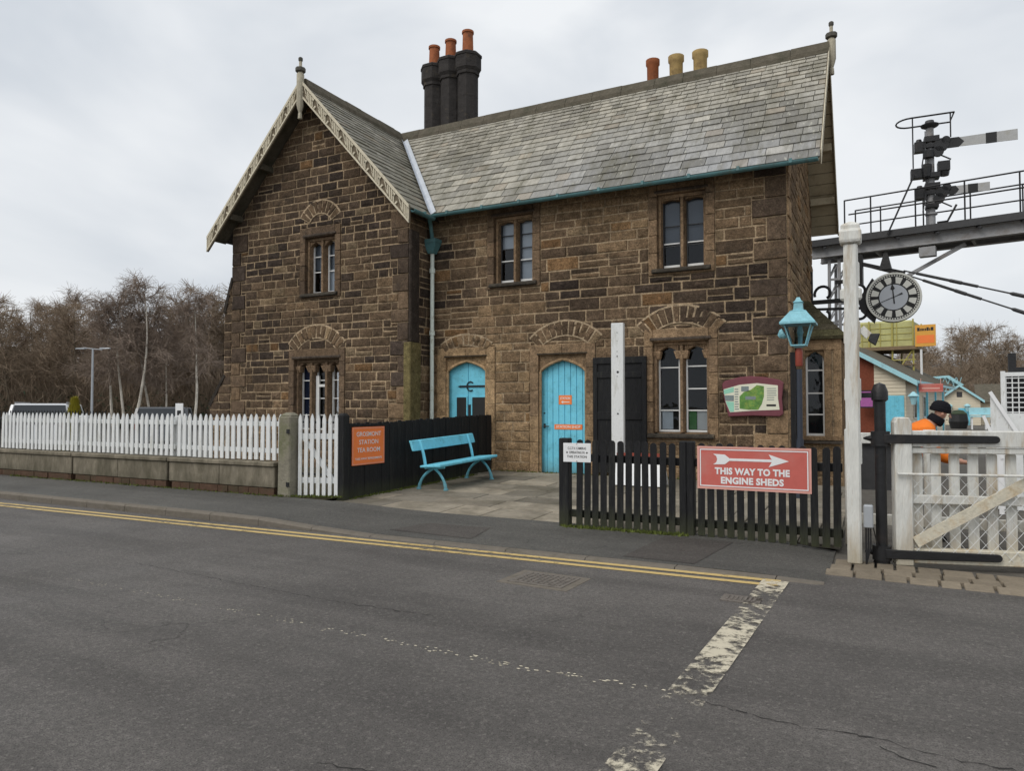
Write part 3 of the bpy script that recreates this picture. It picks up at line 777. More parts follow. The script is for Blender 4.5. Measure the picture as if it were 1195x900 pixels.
# ---- black panelled shutters between door and window
mb = MB(); mb.T = Fmain
mb.box(-5.07, .25, .04, -3.98, 2.53, .075); mb.box(-5.07, 2.40, .075, -3.98, 2.53, .10)
for a, b in ((-5.07, -4.53), (-4.52, -3.98)):
    for x0, x1 in ((a, a + .09), (b - .09, b)): mb.box(x0, .25, .075, x1, 2.4, .10)
    for z0, z1 in ((.25, .42), (1.3, 1.45), (2.12, 2.24)): mb.box(a + .09, z0, .075, b - .09, z1, .098)
mb.build('shutter', M['blackwood'], house, bevel=.006)

# ---- roofs
def slates(mb, O, S, T, N, shape, s0, s1, t1, tone, ex0=.31, ex1=.17, w0=.44, w1=.28):
    O, S, T, N = Vector(O), Vector(S).normalized(), Vector(T).normalized(), Vector(N).normalized()
    def P(s, t, h): return O + S * s + T * t + N * h
    mb.face([P(s, t, 0) for s, t in shape], (.05, .047, .042))
    t = 0.; r = 0
    while t < t1:
        k = t / t1; e = ex0 + (ex1 - ex0) * k; wd = w0 + (w1 - w0) * k
        s = s0 - rnd.uniform(.1, .9) * wd; r += 1; lift = rnd.uniform(0, .004)
        while s < s1:
            ww = wd * rnd.uniform(.72, 1.2); g = rnd.uniform(.003, .008); dz = rnd.uniform(-.008, .006)
            poly = [(s + g, t + dz), (s + ww - g, t + dz + rnd.uniform(-.004, .004)), (s + ww - g, t + e + .03), (s + g, t + e + .03)]
            poly = clip_to(poly, shape)
            if len(poly) >= 3 and area(poly) > .002:
                th = rnd.uniform(.016, .028)
                hf = lambda q: .006 + th * max(0, 1 - (q - t) / (e + .03)) + lift
                c = tone(s + ww / 2, t / t1)
                a = [P(x, y, .001) for x, y in poly]; b = [P(x, y, hf(y)) for x, y in poly]
                mb.hull(a, b, c, cap0=False)
            s += ww
        t += e
def slate_tone(kind):
    def f(s, k):
        c = blend((.37, .345, .285), (.285, .27, .23), rnd.random())
        x = rnd.random()
        if kind == 'main':
            blue = max(0, min(1, (s - 4.6) / 2.2)) * max(0, 1 - k * 1.5)
            c = blend(c, (.27, .275, .285), blue * .8)
            pt = math.sin(s * 1.3 + 1.2) * math.sin(k * 5 + s * .6)
            if pt > .25: c = blend(c, (.14, .13, .105), min(.6, (pt - .2) * 1.0))
            if k > .55: c = blend(c, (.34, .31, .25), .35)
        else:
            c = blend(c, (.17, .16, .125), .7)
        if x < .05: c = blend(c, (.3, .24, .17), .4)
        elif x < .13: c = blend(c, (.13, .12, .10), .5)
        elif x < .2: c = blend(c, (.40, .375, .32), .5)
        v = rnd.uniform(.82, 1.15); return (c[0] * v, c[1] * v, c[2] * v, 1)
    return f
sq = math.sqrt(1 + KS * KS)
EY = 13.03; VX = -.85                                # eave line y, right verge x
run = 16 - EY; ze = RZ - KS * run; SL = run * sq
# main front slope, left edge is the valley
mb = MB()
shape = [(WC + run - 0 - (WC), 0), (VX - WC, 0), (VX - WC, SL), (0, SL)]
shape = [(run, 0), (VX - WC, 0), (VX - WC, SL), (0.0, SL)]
slates(mb, (WC, EY, ze), (1, 0, 0), (0, 1 / sq, KS / sq), (0, -KS / sq, 1 / sq), shape, 0, VX - WC, SL, slate_tone('main'), .29, .15, .40, .25)
mb.build('front_roof_slope', M['slate'], house)
mb = MB()
slates(mb, (VX, 16 + run, ze), (-1, 0, 0), (0, -1 / sq, KS / sq), (0, KS / sq, 1 / sq), [(0, 0), (13.5, 0), (13.5, SL), (0, SL)], 0, 13.5, SL, slate_tone('back'), .34, .3, .6, .5)
mb.build('rear_roof_slope', M['slate'], house)
# wing slopes
GY = 12.17; wr = 3.04; zw = RZ - KS * wr; WL = wr * sq; yv = 16 - wr
mb = MB()
slates(mb, (WC + wr, 16, zw), (0, -1, 0), (-1 / sq, 0, KS / sq), (KS / sq, 0, 1 / sq), [(wr, 0), (16 - GY, 0), (16 - GY, WL), (0, WL)], 0, 16 - GY, WL, slate_tone('wing'), .24, .15, .34, .26)
mb.build('wing_roof_slope', M['slate'], house)
mb = MB()
slates(mb, (WC - wr, GY, zw), (0, 1, 0), (1 / sq, 0, KS / sq), (-KS / sq, 0, 1 / sq), [(0, 0), (7, 0), (7, WL), (0, WL)], 0, 7, WL, slate_tone('wing'), .3, .28, .5, .45)
mb.build('wing_roof_slope', M['slate'], house)
# roof undersides / soffits
mb = MB(); n = Vector((0, KS / sq, -1 / sq)) * .05
def under(pts, nv): mb.face([Vector(p) + nv for p in pts])
for sy in (1, -1):
    nv = Vector((0, sy * KS / sq, -1 / sq)) * .07
    a, b = 16 - sy * run, 16
    k = 16
    for i in range(k):      # boarded soffit under the right-hand verge
        y0, y1 = a + (b - a) * i / k, a + (b - a) * (i + 1) / k - .012 * sy
        z0, z1 = ze + (RZ - ze) * i / k, ze + (RZ - ze) * (i + 1) / k - .012 * KS
        mb.hull([Vector((EX - .02, y0, z0)) + nv, Vector((VX, y0, z0)) + nv, Vector((VX, y1, z1)) + nv, Vector((EX - .02, y1, z1)) + nv],
                [Vector((EX - .02, y0, z0)) + nv * .5, Vector((VX, y0, z0)) + nv * .5, Vector((VX, y1, z1)) + nv * .5, Vector((EX - .02, y1, z1)) + nv * .5])
    for f in (.25, .55, .95):
        y, z = a + (b - a) * f, ze + (RZ - ze) * f
        mb.box(EX, y - .06, z - .28, VX - .03, y + .06, z - .12)
mb.build('soffit', M['soffit'], house)
mb = MB()
for sx in (1, -1):
    nv = Vector((-sx * KS / sq, 0, -1 / sq)) * .06
    mb.face([Vector(p) + nv for p in ((WC + sx * wr, GY, zw), (WC, GY, RZ), (WC, WY + .05, RZ), (WC + sx * wr, WY + .05, zw))])
    for f in (.22, .55):
        x, z = WC + sx * wr * (1 - f), zw + (RZ - zw) * f
        mb.box(x - .06, GY + .03, z - .3, x + .06, WY, z - .16)
nv = Vector((0, KS / sq, -1 / sq)) * .06
mb.face([Vector(p) + nv for p in ((WX, EY, ze), (VX, EY, ze), (VX, FY + .1, ze + KS * (FY + .1 - EY)), (WX, FY + .1, ze + KS * (FY + .1 - EY)))])
nv = Vector((-KS / sq, 0, -1 / sq)) * .06
mb.face([Vector(p) + nv for p in ((WC + wr, GY, zw), (WC + wr, FY, zw), (WX - .1, FY, zw + KS * (WC + wr - WX + .1)), (WX - .1, GY, zw + KS * (WC + wr - WX + .1)))])
mb.build('soffit', M['ridge'], house)
# ridges in short stones
def ridge(p0, p1, step, name='ridge'):
    p0, p1 = Vector(p0), Vector(p1); L = (p1 - p0).length; d = (p1 - p0) / L; x = Vector((d.y, -d.x, 0)); mb = MB(); t = 0
    while t < L - .02:
        e = min(L, t + step * rnd.uniform(.85, 1.1))
        a, b = p0 + d * (t + .004), p0 + d * (e - .004); h = rnd.uniform(-.006, .006)
        prof = [(-.17, -.15), (-.15, -.19 + .06), (0, .0), (.15, -.13), (.17, -.15), (.13, -.03), (.05, .07), (-.05, .07), (-.13, -.03)]
        prof = [(-.21, -.19), (.21, -.19), (.19, -.09), (.08, .10), (-.08, .10), (-.19, -.09)]
        mb.hull([a + x * u + Vector((0, 0, v + h)) for u, v in prof], [b + x * u + Vector((0, 0, v + h)) for u, v in prof]); t = e
    return mb.build(name, M['ridge'], house)
ridge((WC - .1, 16, RZ), (VX + .02, 16, RZ), .75); ridge((WC, GY + .02, RZ), (WC, 15.85, RZ), .7)
# valley lead
mb = MB(); n1 = Vector((0, -KS / sq, 1 / sq)); n2 = Vector((KS / sq, 0, 1 / sq))
v0, v1 = Vector((WC + wr - .02, yv + .02, zw + .06)), Vector((WC + .28, 15.72, RZ - KS * .28 + .06))
wv = .16
mb.face([v0, v0 + Vector((wv, 0, 0)) + n1 * .06, v1 + Vector((wv, 0, 0)) + n1 * .06, v1]); mb.face([v0, v1, v1 + Vector((0, -wv, 0)) + n2 * .06, v0 + Vector((0, -wv, 0)) + n2 * .06])
mb.build('valley_flashing', M['lead'], house)
# gutters: half-round troughs
def gutter(p0, p1, r=.062):
    p0, p1 = Vector(p0), Vector(p1); d = (p1 - p0).normalized(); x = Vector((d.y, -d.x, 0)); mb = MB(); n = 8
    prof = [(r * math.cos(a), r * math.sin(a)) for a in [math.pi + math.pi * i / n for i in range(n + 1)]] + [(r * .82 * math.cos(a), r * .82 * math.sin(a)) for a in [2 * math.pi - math.pi * i / n for i in range(n + 1)]]
    mb.hull([p0 + x * u + Vector((0, 0, v)) for u, v in prof], [p1 + x * u + Vector((0, 0, v)) for u, v in prof])
    L = (p1 - p0).length; k = int(L / .9)
    for i in range(k + 1):
        c = p0 + d * (L * (i + .5) / (k + 1)); mb.bar(c - d * .025, c + d * .025, r * 2.2, r * 1.2, col=None)
    return mb.build('gutter', M['teal'], house)
gutter((WX + .28, EY - .045, ze - .03), (VX - .02, EY - .045, ze - .02)); gutter((WC + wr + .045, GY + .03, zw - .02), (WC + wr + .045, yv + .02, zw - .03))
# bargeboards with carved running ornament
def barge(axis, c, out, apexz, half, z0, name='bargeboard', wdt=.32, th=1.):
    """axis 'x': board in a plane y=c ; axis 'y': plane x=c. out = +-1 facing direction"""
    for sx in (1, -1):
        mb = MB()
        def P(t, h, d):
            d *= th
            u = sx * half * (1 - t); z = z0 + (apexz - z0) * t
            p = (u + (-sx) * h * KS / sq * 0, z - h * sq * .72)
            return (p0x + p[0], c + out * d, p[1]) if axis == 'x' else (c + out * d, p0x + p[0], p[1])
        p0x = WC if axis == 'x' else 16
        dk, lt = (.16, .13, .09, 1), (.62, .56, .43, 1)
        mb.hull([P(0, -.03, 0), P(1, -.03, 0), P(1, wdt, 0), P(0, wdt, 0)], [P(0, -.03, .045), P(1, -.03, .045), P(1, wdt, .045), P(0, wdt, .045)], dk)
        for h0, h1 in ((-.035, .035), (wdt - .045, wdt + .004)):
            mb.hull([P(0, h0, .04), P(1, h0, .04), P(1, h1, .04), P(0, h1, .04)], [P(0, h0, .075), P(1, h0, .075), P(1, h1, .075), P(0, h1, .075)], lt)
        L = half * sq; n = int(L / .07); k = 0
        for i in range(n):      # groups of flutes between quatrefoil-like bosses
            t0, t1 = i / n, (i + .56) / n; grp = (i // 4) % 2; hm_ = wdt * .5
            if grp == 0: a, b, sk = .05, wdt - .055, 0
            else: (a, b), sk = ((.05, hm_ - .01) if i % 2 else (hm_ + .01, wdt - .055)), 1.1 / n * (1 if (i // 2) % 2 else -1)
            mb.hull([P(t0, a, .044), P(t1, a, .044), P(t1 + sk, b, .044), P(t0 + sk, b, .044)], [P(t0, a, .07), P(t1, a, .07), P(t1 + sk, b, .07), P(t0 + sk, b, .07)], lt)
        mb.build(name, M['barge'], house)
barge('x', GY, -1, RZ + .02, wr + .01, zw + .02)
barge('y', VX, 1, RZ + .02, run - .08, ze + .12, wdt=.2, th=.35)
# finials with pendants
def finial(x, y, z, pend):
    mb = MB(); lt = (.42, .38, .29, 1); dk = (.1, .095, .08, 1)
    mb.lathe((x, y, z), [(.05, -pend - .12), (.045, -pend), (.035, -pend + .02), (.06, -pend + .1), (.085, -pend + .2), (.085, .3), (.06, .34)], 8, lt)
    mb.lathe((x, y, z), [(.06, .34), (.115, .36), (.115, .44), (.05, .46)], 8, dk)
    mb.lathe((x, y, z), [(.05, .46), (.034, .5), (.034, .60)], 8, lt); mb.lathe((x, y, z), [(.038, .60), (.05, .62), (.05, .68), (.025, .70)], 8, dk)
    mb.build('finial', M['barge'], house, smooth=True)
finial(WC, GY - .06, RZ - .13, .62); finial(VX + .06, 16, RZ - .16, .3)
# downpipe with hopper
mb = MB(); px, py = WX + .13, FY - .14
mb.tube([(px, py, .2), (px, py, 5.0)], .047, 10)
for z in (1.2, 3.2, 4.6): mb.lathe((px, py, z), [(.05, -.05), (.065, -.05), (.065, .05), (.05, .05)], 10)
dp = mb.build('downpipe', M['paleteal'], house, smooth=True)
mb = MB(); mb.hull([(px - .07, py - .07, 4.98), (px + .07, py - .07, 4.98), (px + .07, py + .07, 4.98), (px - .07, py + .07, 4.98)], [(px - .16, py - .13, 5.22), (px + .16, py - .13, 5.22), (px + .16, py + .12, 5.22), (px - .16, py + .12, 5.22)])
mb.box(px - .17, py - .14, 5.22, px + .17, py + .12, 5.3); mb.tube([(px, py, 5.3), (px + .02, py - .1, 5.6), (px + .1, EY - .04, ze - .06)], .045, 8)
mb.build('hopper', M['teal'], dp)
# chimneys
for i, (cx, cz) in enumerate(((-9.86, 11.22), (-10.41, 11.20), (-10.95, 11.12))):
    mb = MB(); r = .285; y = 16.45
    mb.lathe((cx, y, 0), [(r + .05, 8.4), (r + .05, 9.0), (r, 9.1), (r, cz - .66), (r + .035, cz - .655), (r + .035, cz - .58), (r + .085, cz - .50), (r + .085, cz - .17), (r + .105, cz - .165), (r + .105, cz - .10), (r + .05, cz - .06), (r - .08, cz)], 8, rot=R(22.5))
    [mb.lathe((cx, y, 0), [(r + .003, zz), (r + .003, zz + .012)], 8, rot=R(22.5)) for zz in (9.5, 9.95)]
    ch = mb.build('chimney', M['soot'], house)
    mb = MB(); h = (.62, .52, .55)[i]; mb.lathe((cx, y, cz - .03), [(.155, 0), (.14, h - .06), (.165, h - .06), (.165, h), (.12, h), (.12, h - .1)], 14)
    mb.build('chimney_pot', M['terracotta'], ch, smooth=True)
mb = MB(); mb.box(-5.4, 17.3, 7, -3.5, 17.9, 9.3); ch = mb.build('chimney', M['soot'], house, bevel=.02)
for i, cx in enumerate((-5.04, -4.44, -3.84)):
    mb = MB(); zt = (10.42, 10.38, 10.36)[i]; r = .17 if i else .15; mb.lathe((cx, 17.6, 0), [(r * .95, 9.28), (r, zt - .16), (r * 1.18, zt - .12), (r * 1.18, zt), (r * .9, zt), (r * .9, zt - .12)], 14)
    mb.build('chimney_pot', M['buffpot' if i else 'terracotta'], ch, smooth=True)

# ---- bay window on the end gable
bx0, bx1, by0, by1 = EX + .01, -.62, 14.55, 16.4
mb = MB(); tb = stone_tone(lambda u, z: .32, True)
zb0, zb1 = 1.0, 2.62
wf = Wall((0, by0, 0), (1, 0, 0), (0, -1, 0)); wf.mb = mb
wf.mortar((bx0, -.05, bx1, 2.82), [(bx0 + .16, zb0, bx1 - .3, zb1)])
wf.courses((bx0, -.05, bx1, .92), [], tb, (.2, .3), (.3, .5))
mb.box(bx0, by0 - .03, .92, bx1 + .03, by0 + .2, 1.0, tb(0, 0)); mb.hull([(bx0, by0 - .02, .86), (bx1, by0 - .02, .86), (bx1, by0, .92), (bx0, by0, .92)], [(bx0, by0 - .14, .86), (bx1, by0 - .14, .86), (bx1, by0 - .14, .88), (bx0, by0 - .14, .88)], (.06, .05, .04, .3))
mb.box(bx0, by0 - .02, zb0, bx0 + .16, by0 + .2, zb1, tb(0, 0)); mb.box(bx1 - .3, by0 - .02, zb0, bx1 - .17, by0 + .2, zb1, tb(0, 0)); mb.box(bx1 - .14, by0 - .02, zb0, bx1, by0 + .2, zb1, tb(0, 0))
mb.box(bx1 - .17, by0 + .03, zb0, bx1 - .14, by0 + .2, zb1, (.05, .04, .03, .3))
mb.box(bx0, by0 - .025, zb1, bx1, by0 + .2, 2.82, tb(0, 0))
arch_head_mb = MB(); arch_head_mb.T = frame((0, by0, 0), (1, 0, 0), (0, -1, 0))
arch_head(arch_head_mb, bx0 + .16, bx1 - .3, 2.46, zb1, -.18, -.02, .14, tb(0, 0), point=.6)
for f, c_ in zip(arch_head_mb.f, arch_head_mb.c): mb.f.append([i + len(mb.v) for i in f]); mb.c.append(c_)
mb.v += arch_head_mb.v
for y in (14.6, 15.1, 15.6, 16.1): mb.box(bx1 - .1, y, zb0, bx1, y + .16, zb1, tb(0, 0))
mb.box(bx1 - .12, by0 + .2, -.05, bx1, by1, 1.0, tb(0, 0)); mb.box(bx1 - .12, by0 + .2, zb1, bx1, by1, 2.82, tb(0, 0)); mb.box(bx0, by1 - .12, -.05, bx1 - .12, by1, 2.82, tb(0, 0))
bay = mb.build('bay_window', M['stone'], house, bevel=.006)
g = MB(); g.T = frame((0, by0, 0), (1, 0, 0), (0, -1, 0)); bars(g, bx0 + .16, bx1 - .3, zb0, zb1, -.16, -.12, (.25, .5, .77)); g.build('sash_frame', M['sash'], bay)
g = MB(); g.face([(bx0 + .17, by0 + .14, zb0), (bx1 - .31, by0 + .14, zb0), (bx1 - .31, by0 + .14, zb1), (bx0 + .17, by0 + .14, zb1)]); g.face([(bx1 - .06, by0 + .2, zb0), (bx1 - .06, by1, zb0), (bx1 - .06, by1, zb1), (bx1 - .06, by0 + .2, zb1)]); g.build('pane', M['glass'], bay)
g = MB(); g.box(bx0 + .02, by0 + .5, .9, bx1 - .13, by0 + .53, 2.8); g.box(bx0 + .02, by0 + .2, .88, bx1 - .13, by0 + .5, .9); g.build('room_lining', M['room'], bay)
mb = MB()      # hipped stone-slab roof, mossy, in steps
n = 6; e = .1
for i in range(n):
    a, b = i / n, (i + 1.25) / n; z = 2.82 + (3.62 - 2.82) * a; z2 = 2.82 + (3.62 - 2.82) * min(1, b)
    def ring(f, zz): f = min(1, f); return [(bx0, by0 - e + (by1 - by0) / 2 * f * .9, zz), (bx1 + e - (bx1 - bx0 + e) * f * .8, by0 - e + (by1 - by0) / 2 * f * .9, zz), (bx1 + e - (bx1 - bx0 + e) * f * .8, by1 + e - (by1 - by0) / 2 * f * .9, zz), (bx0, by1 + e - (by1 - by0) / 2 * f * .9, zz)]
    mb.hull(ring(a, z), ring(a, z + .06), (.09, .08, .045, 1)); mb.hull(ring(a, z + .06), ring(b, z2 + .05), blend((.13, .12, .06), (.1, .085, .06), rnd.random()) + (1,))
mb.build('bay_roof', M['stone'], bay)
# ================================================================== GROUND
def sheet(name, pts, m, thick=0., kind='structure'):
    mb = MB(); mb.face(pts); o = mb.build(name, m)
    return tag(o, kind=kind) if kind else o
sheet('ground', [(-900, -300, -.06), (900, -300, -.06), (900, 1200, -.06), (-900, 1200, -.06)], M['grassland'])
KY = 6.76
sheet('road', [(-140, -30, 0), (60, -30, 0), (60, 7.06, 0), (-.48, 7.22, 0), (-.5, KY, 0), (-140, KY, 0)], M['asphalt'])
# pavement with dropped kerb in front of the yard
def sm(a, b, x): t = max(0, min(1, (x - a) / (b - a))); return t * t * (3 - 2 * t)
def pav_z(x, y):
    k = .10 + (.018 - .10) * sm(-7.6, -5.4, x); t = (y - KY) / (8.4 - KY)
    return (k + t * (.02 + .03 * sm(-7.6, -5.4, x))) * (1 - .96 * sm(-1.1, -.45, x))
mb = MB(); xs = [-120, -60, -40, -20] + [-14 + .45 * i for i in range(31)] ; xs = [x for x in xs if x < -.5] + [-.44]
ys = [KY + .13, 7.3, 7.8, 8.42]
for a, b in zip(xs, xs[1:]):
    for c, d in zip(ys, ys[1:]): mb.face([(a, c, pav_z(a, c)), (b, c, pav_z(b, c)), (b, d, pav_z(b, d)), (a, d, pav_z(a, d))])
tag(mb.build('pavement', M['path']), kind='structure')
mb = MB(); x = -60.
while x < -.47:
    e = min(-.45, x + .91); a, b = x + .004, e - .004
    r = lambda xx: [(xx, KY, -.05), (xx, KY + .13, -.05), (xx, KY + .13, pav_z(xx, KY) + .003), (xx, KY + .025, pav_z(xx, KY) + .003), (xx, KY, pav_z(xx, KY) - .02)]
    mb.hull(r(a), r(b)); x = e
tag(mb.build('kerb', M['kerb']), kind='structure')
# yard of stone flags rising to the doors
def yard_z(x, y): return .062 + (.195 - .062) * max(0, min(1, (y - 8.4) / 5))
mb = MB(); mb.face([(-7.7, 8.40, .03), (-.4, 8.40, .03), (-.4, 8.4 + 5, .155), (-7.7, 13.4, .155)], (.1, .09, .07, 1))
y = 8.42
while y < 13.38:
    d = min(13.4, y + rnd.uniform(.5, .85)); x = -7.66
    if d > 13.1: d = 13.4
    while x < -.42:
        e = min(-.42, x + rnd.uniform(.6, 1.3)); dz = rnd.uniform(-.004, .004); g = .008
        v = rnd.uniform(.7, 1.2); c = blend((.30, .26, .20), (.20, .18, .145), rnd.random()); c = (c[0] * v, c[1] * v, c[2] * v, 1)
        mb.hull([(x + g, y + g, .02), (e - g, y + g, .02), (e - g, d - g, .02), (x + g, d - g, .02)],
                [(x + g, y + g, yard_z(x, y) + dz), (e - g, y + g, yard_z(e, y) + dz), (e - g, d - g, yard_z(e, d) + dz), (x + g, d - g, yard_z(x, d) + dz)], c, cap0=False)
        x = e
    y = d
tag(mb.build('yard', M['flag'], bevel=.005), kind='structure')
pm = asphalt_mat('pavement_patch_tarmac', (.135, .12, .107), (.19, .17, .15), (.26, .235, .21), .85)
for q in ([(-2.35, 7.0), (-1.62, 6.98), (-1.45, 8.1), (-2.2, 8.15)], [(-5.4, 7.15), (-4.2, 7.1), (-4.3, 7.75), (-5.2, 7.7)]):
    sheet('pavement_patch', [(x, y, pav_z(x, y) + .004) for x, y in q], pm)
sheet('garden', [(-14.5, 8.6, .09), (-7.75, 8.6, .09), (-7.4, 13.4, .15), (-14.5, 13.4, .15)], M['grassland'])
sheet('car_park', [(-120, 8.8, .05), (-14.5, 8.8, .05), (-14.5, 40, .05), (-120, 40, .05)], M['path'])
sheet('trackside_ground', [(-.46, 7.1, -.012), (60, 7.0, -.012), (60, 120, -.012), (-.46, 120, -.012)], M['ballast'])
# row of setts under the gate
mb = MB(); x = -.5
for row, (y0, y1) in enumerate(((7.2, 7.36), (7.37, 7.58), (7.59, 7.85))):
    x = -.48 + row * .03
    while x < 1.15:
        e = x + rnd.uniform(.15, .26); v = rnd.uniform(.88, 1.12); sl = -.02 * (row == 0)
        dy = -.10 * max(0, min(1, (x + .5) / 1.5))
        mb.hull([(x + .006, y0 + dy, -.05), (e - .006, y0 + dy, -.05), (e - .006, y1 + dy, -.05), (x + .006, y1 + dy, -.05)],
                [(x + .012, y0 + dy + .01, .028 + sl), (e - .012, y0 + dy + .01, .028 + sl), (e - .012, y1 + dy - .005, .032), (x + .012, y1 + dy - .005, .032)], (.21 * v, .175 * v, .13 * v, 1)); x = e
tag(mb.build('sett_strip', M['sett'], bevel=.006), kind='structure')
# road paint (alpha of Col shifts how worn it is)
def paint(name, pts, m, z=.004, wear=None, nseg=1):
    mb = MB()
    a0, a1, b1, b0 = [Vector((*p, z)) for p in pts]       # a0->a1 one long edge, b0->b1 the other
    for i in range(nseg):
        t, u = i / nseg, (i + 1) / nseg; wv = .5 if wear is None else wear((t + u) / 2)
        mb.face([a0.lerp(a1, t), a0.lerp(a1, u), b0.lerp(b1, u), b0.lerp(b1, t)], (1, 1, 1, wv))
    return tag(mb.build(name, m), kind='structure')
ya = lambda x, o: 6.20 + (x + 13) * .0265 + o
for o in (0., .17):
    paint('yellow_line', [(-40, ya(-40, o)), (-.83, ya(-.83, o)), (-.83, ya(-.83, o) + .085), (-40, ya(-40, o) + .085)], M['yellowline'], wear=lambda t: .56 + .05 * math.sin(t * 60), nseg=160)
paint('yellow_line', [(-.93, ya(-.83, .0) + .02), (-.80, ya(-.83, .0) + .02), (-.80, ya(-.8, .17) + .07), (-.93, ya(-.8, .17) + .07)], M['yellowline'], .007, wear=lambda t: .6)
def stop_wear(t):
    y = 6.72 - t * 4.42; K = ((6.72, .54), (6.4, .52), (6.1, .42), (5.7, .45), (5.3, .50), (5.0, .555), (4.5, .53), (4.2, .44), (3.8, .43), (3.6, .32), (3.3, .38), (3.0, .49), (2.7, .45), (2.3, .42))
    for (a, p), (b, q) in zip(K, K[1:]):
        if y >= b: return p + (q - p) * (a - y) / (a - b)
    return .4
    return .56 if y > 6.35 else .43 if y > 5.75 else .50 if y > 5.2 else .60 if y > 4.4 else .40 if y > 3.8 else .26 if y > 3.45 else .42 if y > 2.95 else .36
paint('stop_line', [(-.95, 6.72), (-1.10, 2.3), (-.88, 2.3), (-.73, 6.72)], M['whiteline'], .009, stop_wear, 46)
mb = MB()          # what is left of the centre line: flecks of paint in the tarmac
for i in range(300):
    t = rnd.random(); x = -6.6 + 5.6 * t; dens = .35 + .65 * abs(math.sin(x * 2.3) * math.sin(x * .9 + 1))
    if rnd.random() > dens: continue
    y = 3.87 + rnd.gauss(0, .022) + .03 * math.sin(x * .8); r = rnd.uniform(.003, .010) * (.6 + .6 * t); n = rnd.randint(5, 7); a0 = rnd.uniform(0, 6.28)
    mb.face([(x + r * rnd.uniform(.6, 2.2) * math.cos(a0 + 6.283 * k / n), y + r * rnd.uniform(.5, 1.1) * math.sin(a0 + 6.283 * k / n), .003) for k in range(n)], (1, 1, 1, .62))
tag(mb.build('worn_centre_line', M['whiteline']), kind='structure')
# ragged crack in the tarmac, lower right
def crack(pts, w0):
    mb = MB(); P = [Vector((*p, .003)) for p in pts]; pts2 = []
    for a, b in zip(P, P[1:]):
        n = max(2, int((b - a).length / .035))
        for i in range(n): pts2.append(a.lerp(b, i / n) + Vector((rnd.gauss(0, .008), rnd.gauss(0, .010), 0)))
    prev = None
    for i, p in enumerate(pts2):
        wv = w0 * rnd.uniform(.1, 1.) * (.4 + .6 * abs(math.sin(i * .21))); cur = (p + Vector((0, wv, 0)), p - Vector((0, wv, 0)))
        if prev and rnd.random() > .12: mb.face([prev[0], cur[0], cur[1], prev[1]])
        prev = cur
    tag(mb.build('road_crack', M['crack']), kind='structure')
crack([(-.9, 3.84), (-.66, 3.78), (-.35, 3.74), (-.1, 3.78), (.3, 3.70), (.8, 3.72), (1.4, 3.62), (2.2, 3.66)], .007)
crack([(-.1, 3.78), (.05, 3.62), (.32, 3.55), (.5, 3.44), (.9, 3.42)], .006)
crack([(-6.6, 4.6), (-5.2, 4.5), (-3.9, 4.42), (-2.9, 4.46)], .005)
crack([(-2.2, 2.4), (-1.6, 2.52), (-1.2, 2.46)], .006)
# covers in the road
def cover(name, x0, y0, x1, y1, label, grid, rz=0.):
    t = thing(name, label, 'manhole cover' if grid else 'drain', ((x0 + x1) / 2, (y0 + y1) / 2, 0), rz)
    w_, h_ = (x1 - x0) / 2, (y1 - y0) / 2
    mb = MB()
    if grid: 
        mb.box(-w_ - .08, -h_ - .06, -.02, w_ + .08, h_ + .06, .003); mb.build('surround', M['kerb'], t, local=True); mb = MB()
    mb.box(-w_, -h_, -.02, w_, h_, .009)
    nx, ny = (9, 6) if grid else (7, 1)
    for i in range(nx):
        for j in range(ny):
            a, b = -w_ + .03 + (2 * w_ - .06) * i / nx, -h_ + .03 + (2 * h_ - .06) * j / ny
            mb.box(a + .008, b + .008, .009, a + (2 * w_ - .06) / nx - .008, b + (2 * h_ - .06) / ny - .008, .014)
    mb.build('plate', M['iron'], t, local=True)
cover('manhole_cover', -2.95, 5.62, -2.42, 6.02, 'square rusty iron manhole cover set in a pale surround beside the double yellow lines', True, -.05)
cover('drain_cover', -1.16, 5.86, -.86, 6.06, 'small dark iron drain cover on the worn white stop line', False)

# ================================================================== WALL, FENCES
rw = thing('retaining_wall', 'low stained concrete wall under the white picket fence', 'wall', (-12, 8.5, .1))
def wall_seg(x0, x1):
    mb = MB(); n = max(1, int((x1 - x0) / 1.0)); 
    for i in range(n):
        a, b = x0 + (x1 - x0) * i / n, x0 + (x1 - x0) * (i + 1) / n
        mb.box(a + .002, 8.43, .24, b - .002, 8.68, .585 + rnd.uniform(-.004, .004))
    mb.box(x0 - .01, 8.395, .585, x1 + .01, 8.7, .655)
    mb.build('wall_panel', M['concrete'], rw, bevel=.012)
    mb = MB(); x = x0
    while x < x1:
        e = min(x1, x + .235)
        for z in (.0, .12): mb.box(x + .005 + (.1 if z else 0) * (e < x1), 8.405 + rnd.uniform(0, .02), z + .004, e - .005 + (.1 if z else 0) * (e < x1 - .1), 8.66, z + .114)
        x = e
    mb.build('brick_footing', M['brickbase'], rw)
edges = [-45, -36, -28, -19.6, -16.8, -14.02, -11.22, -8.62]
for a, b in zip(edges, edges[1:]): wall_seg(a + .02, b - .03)

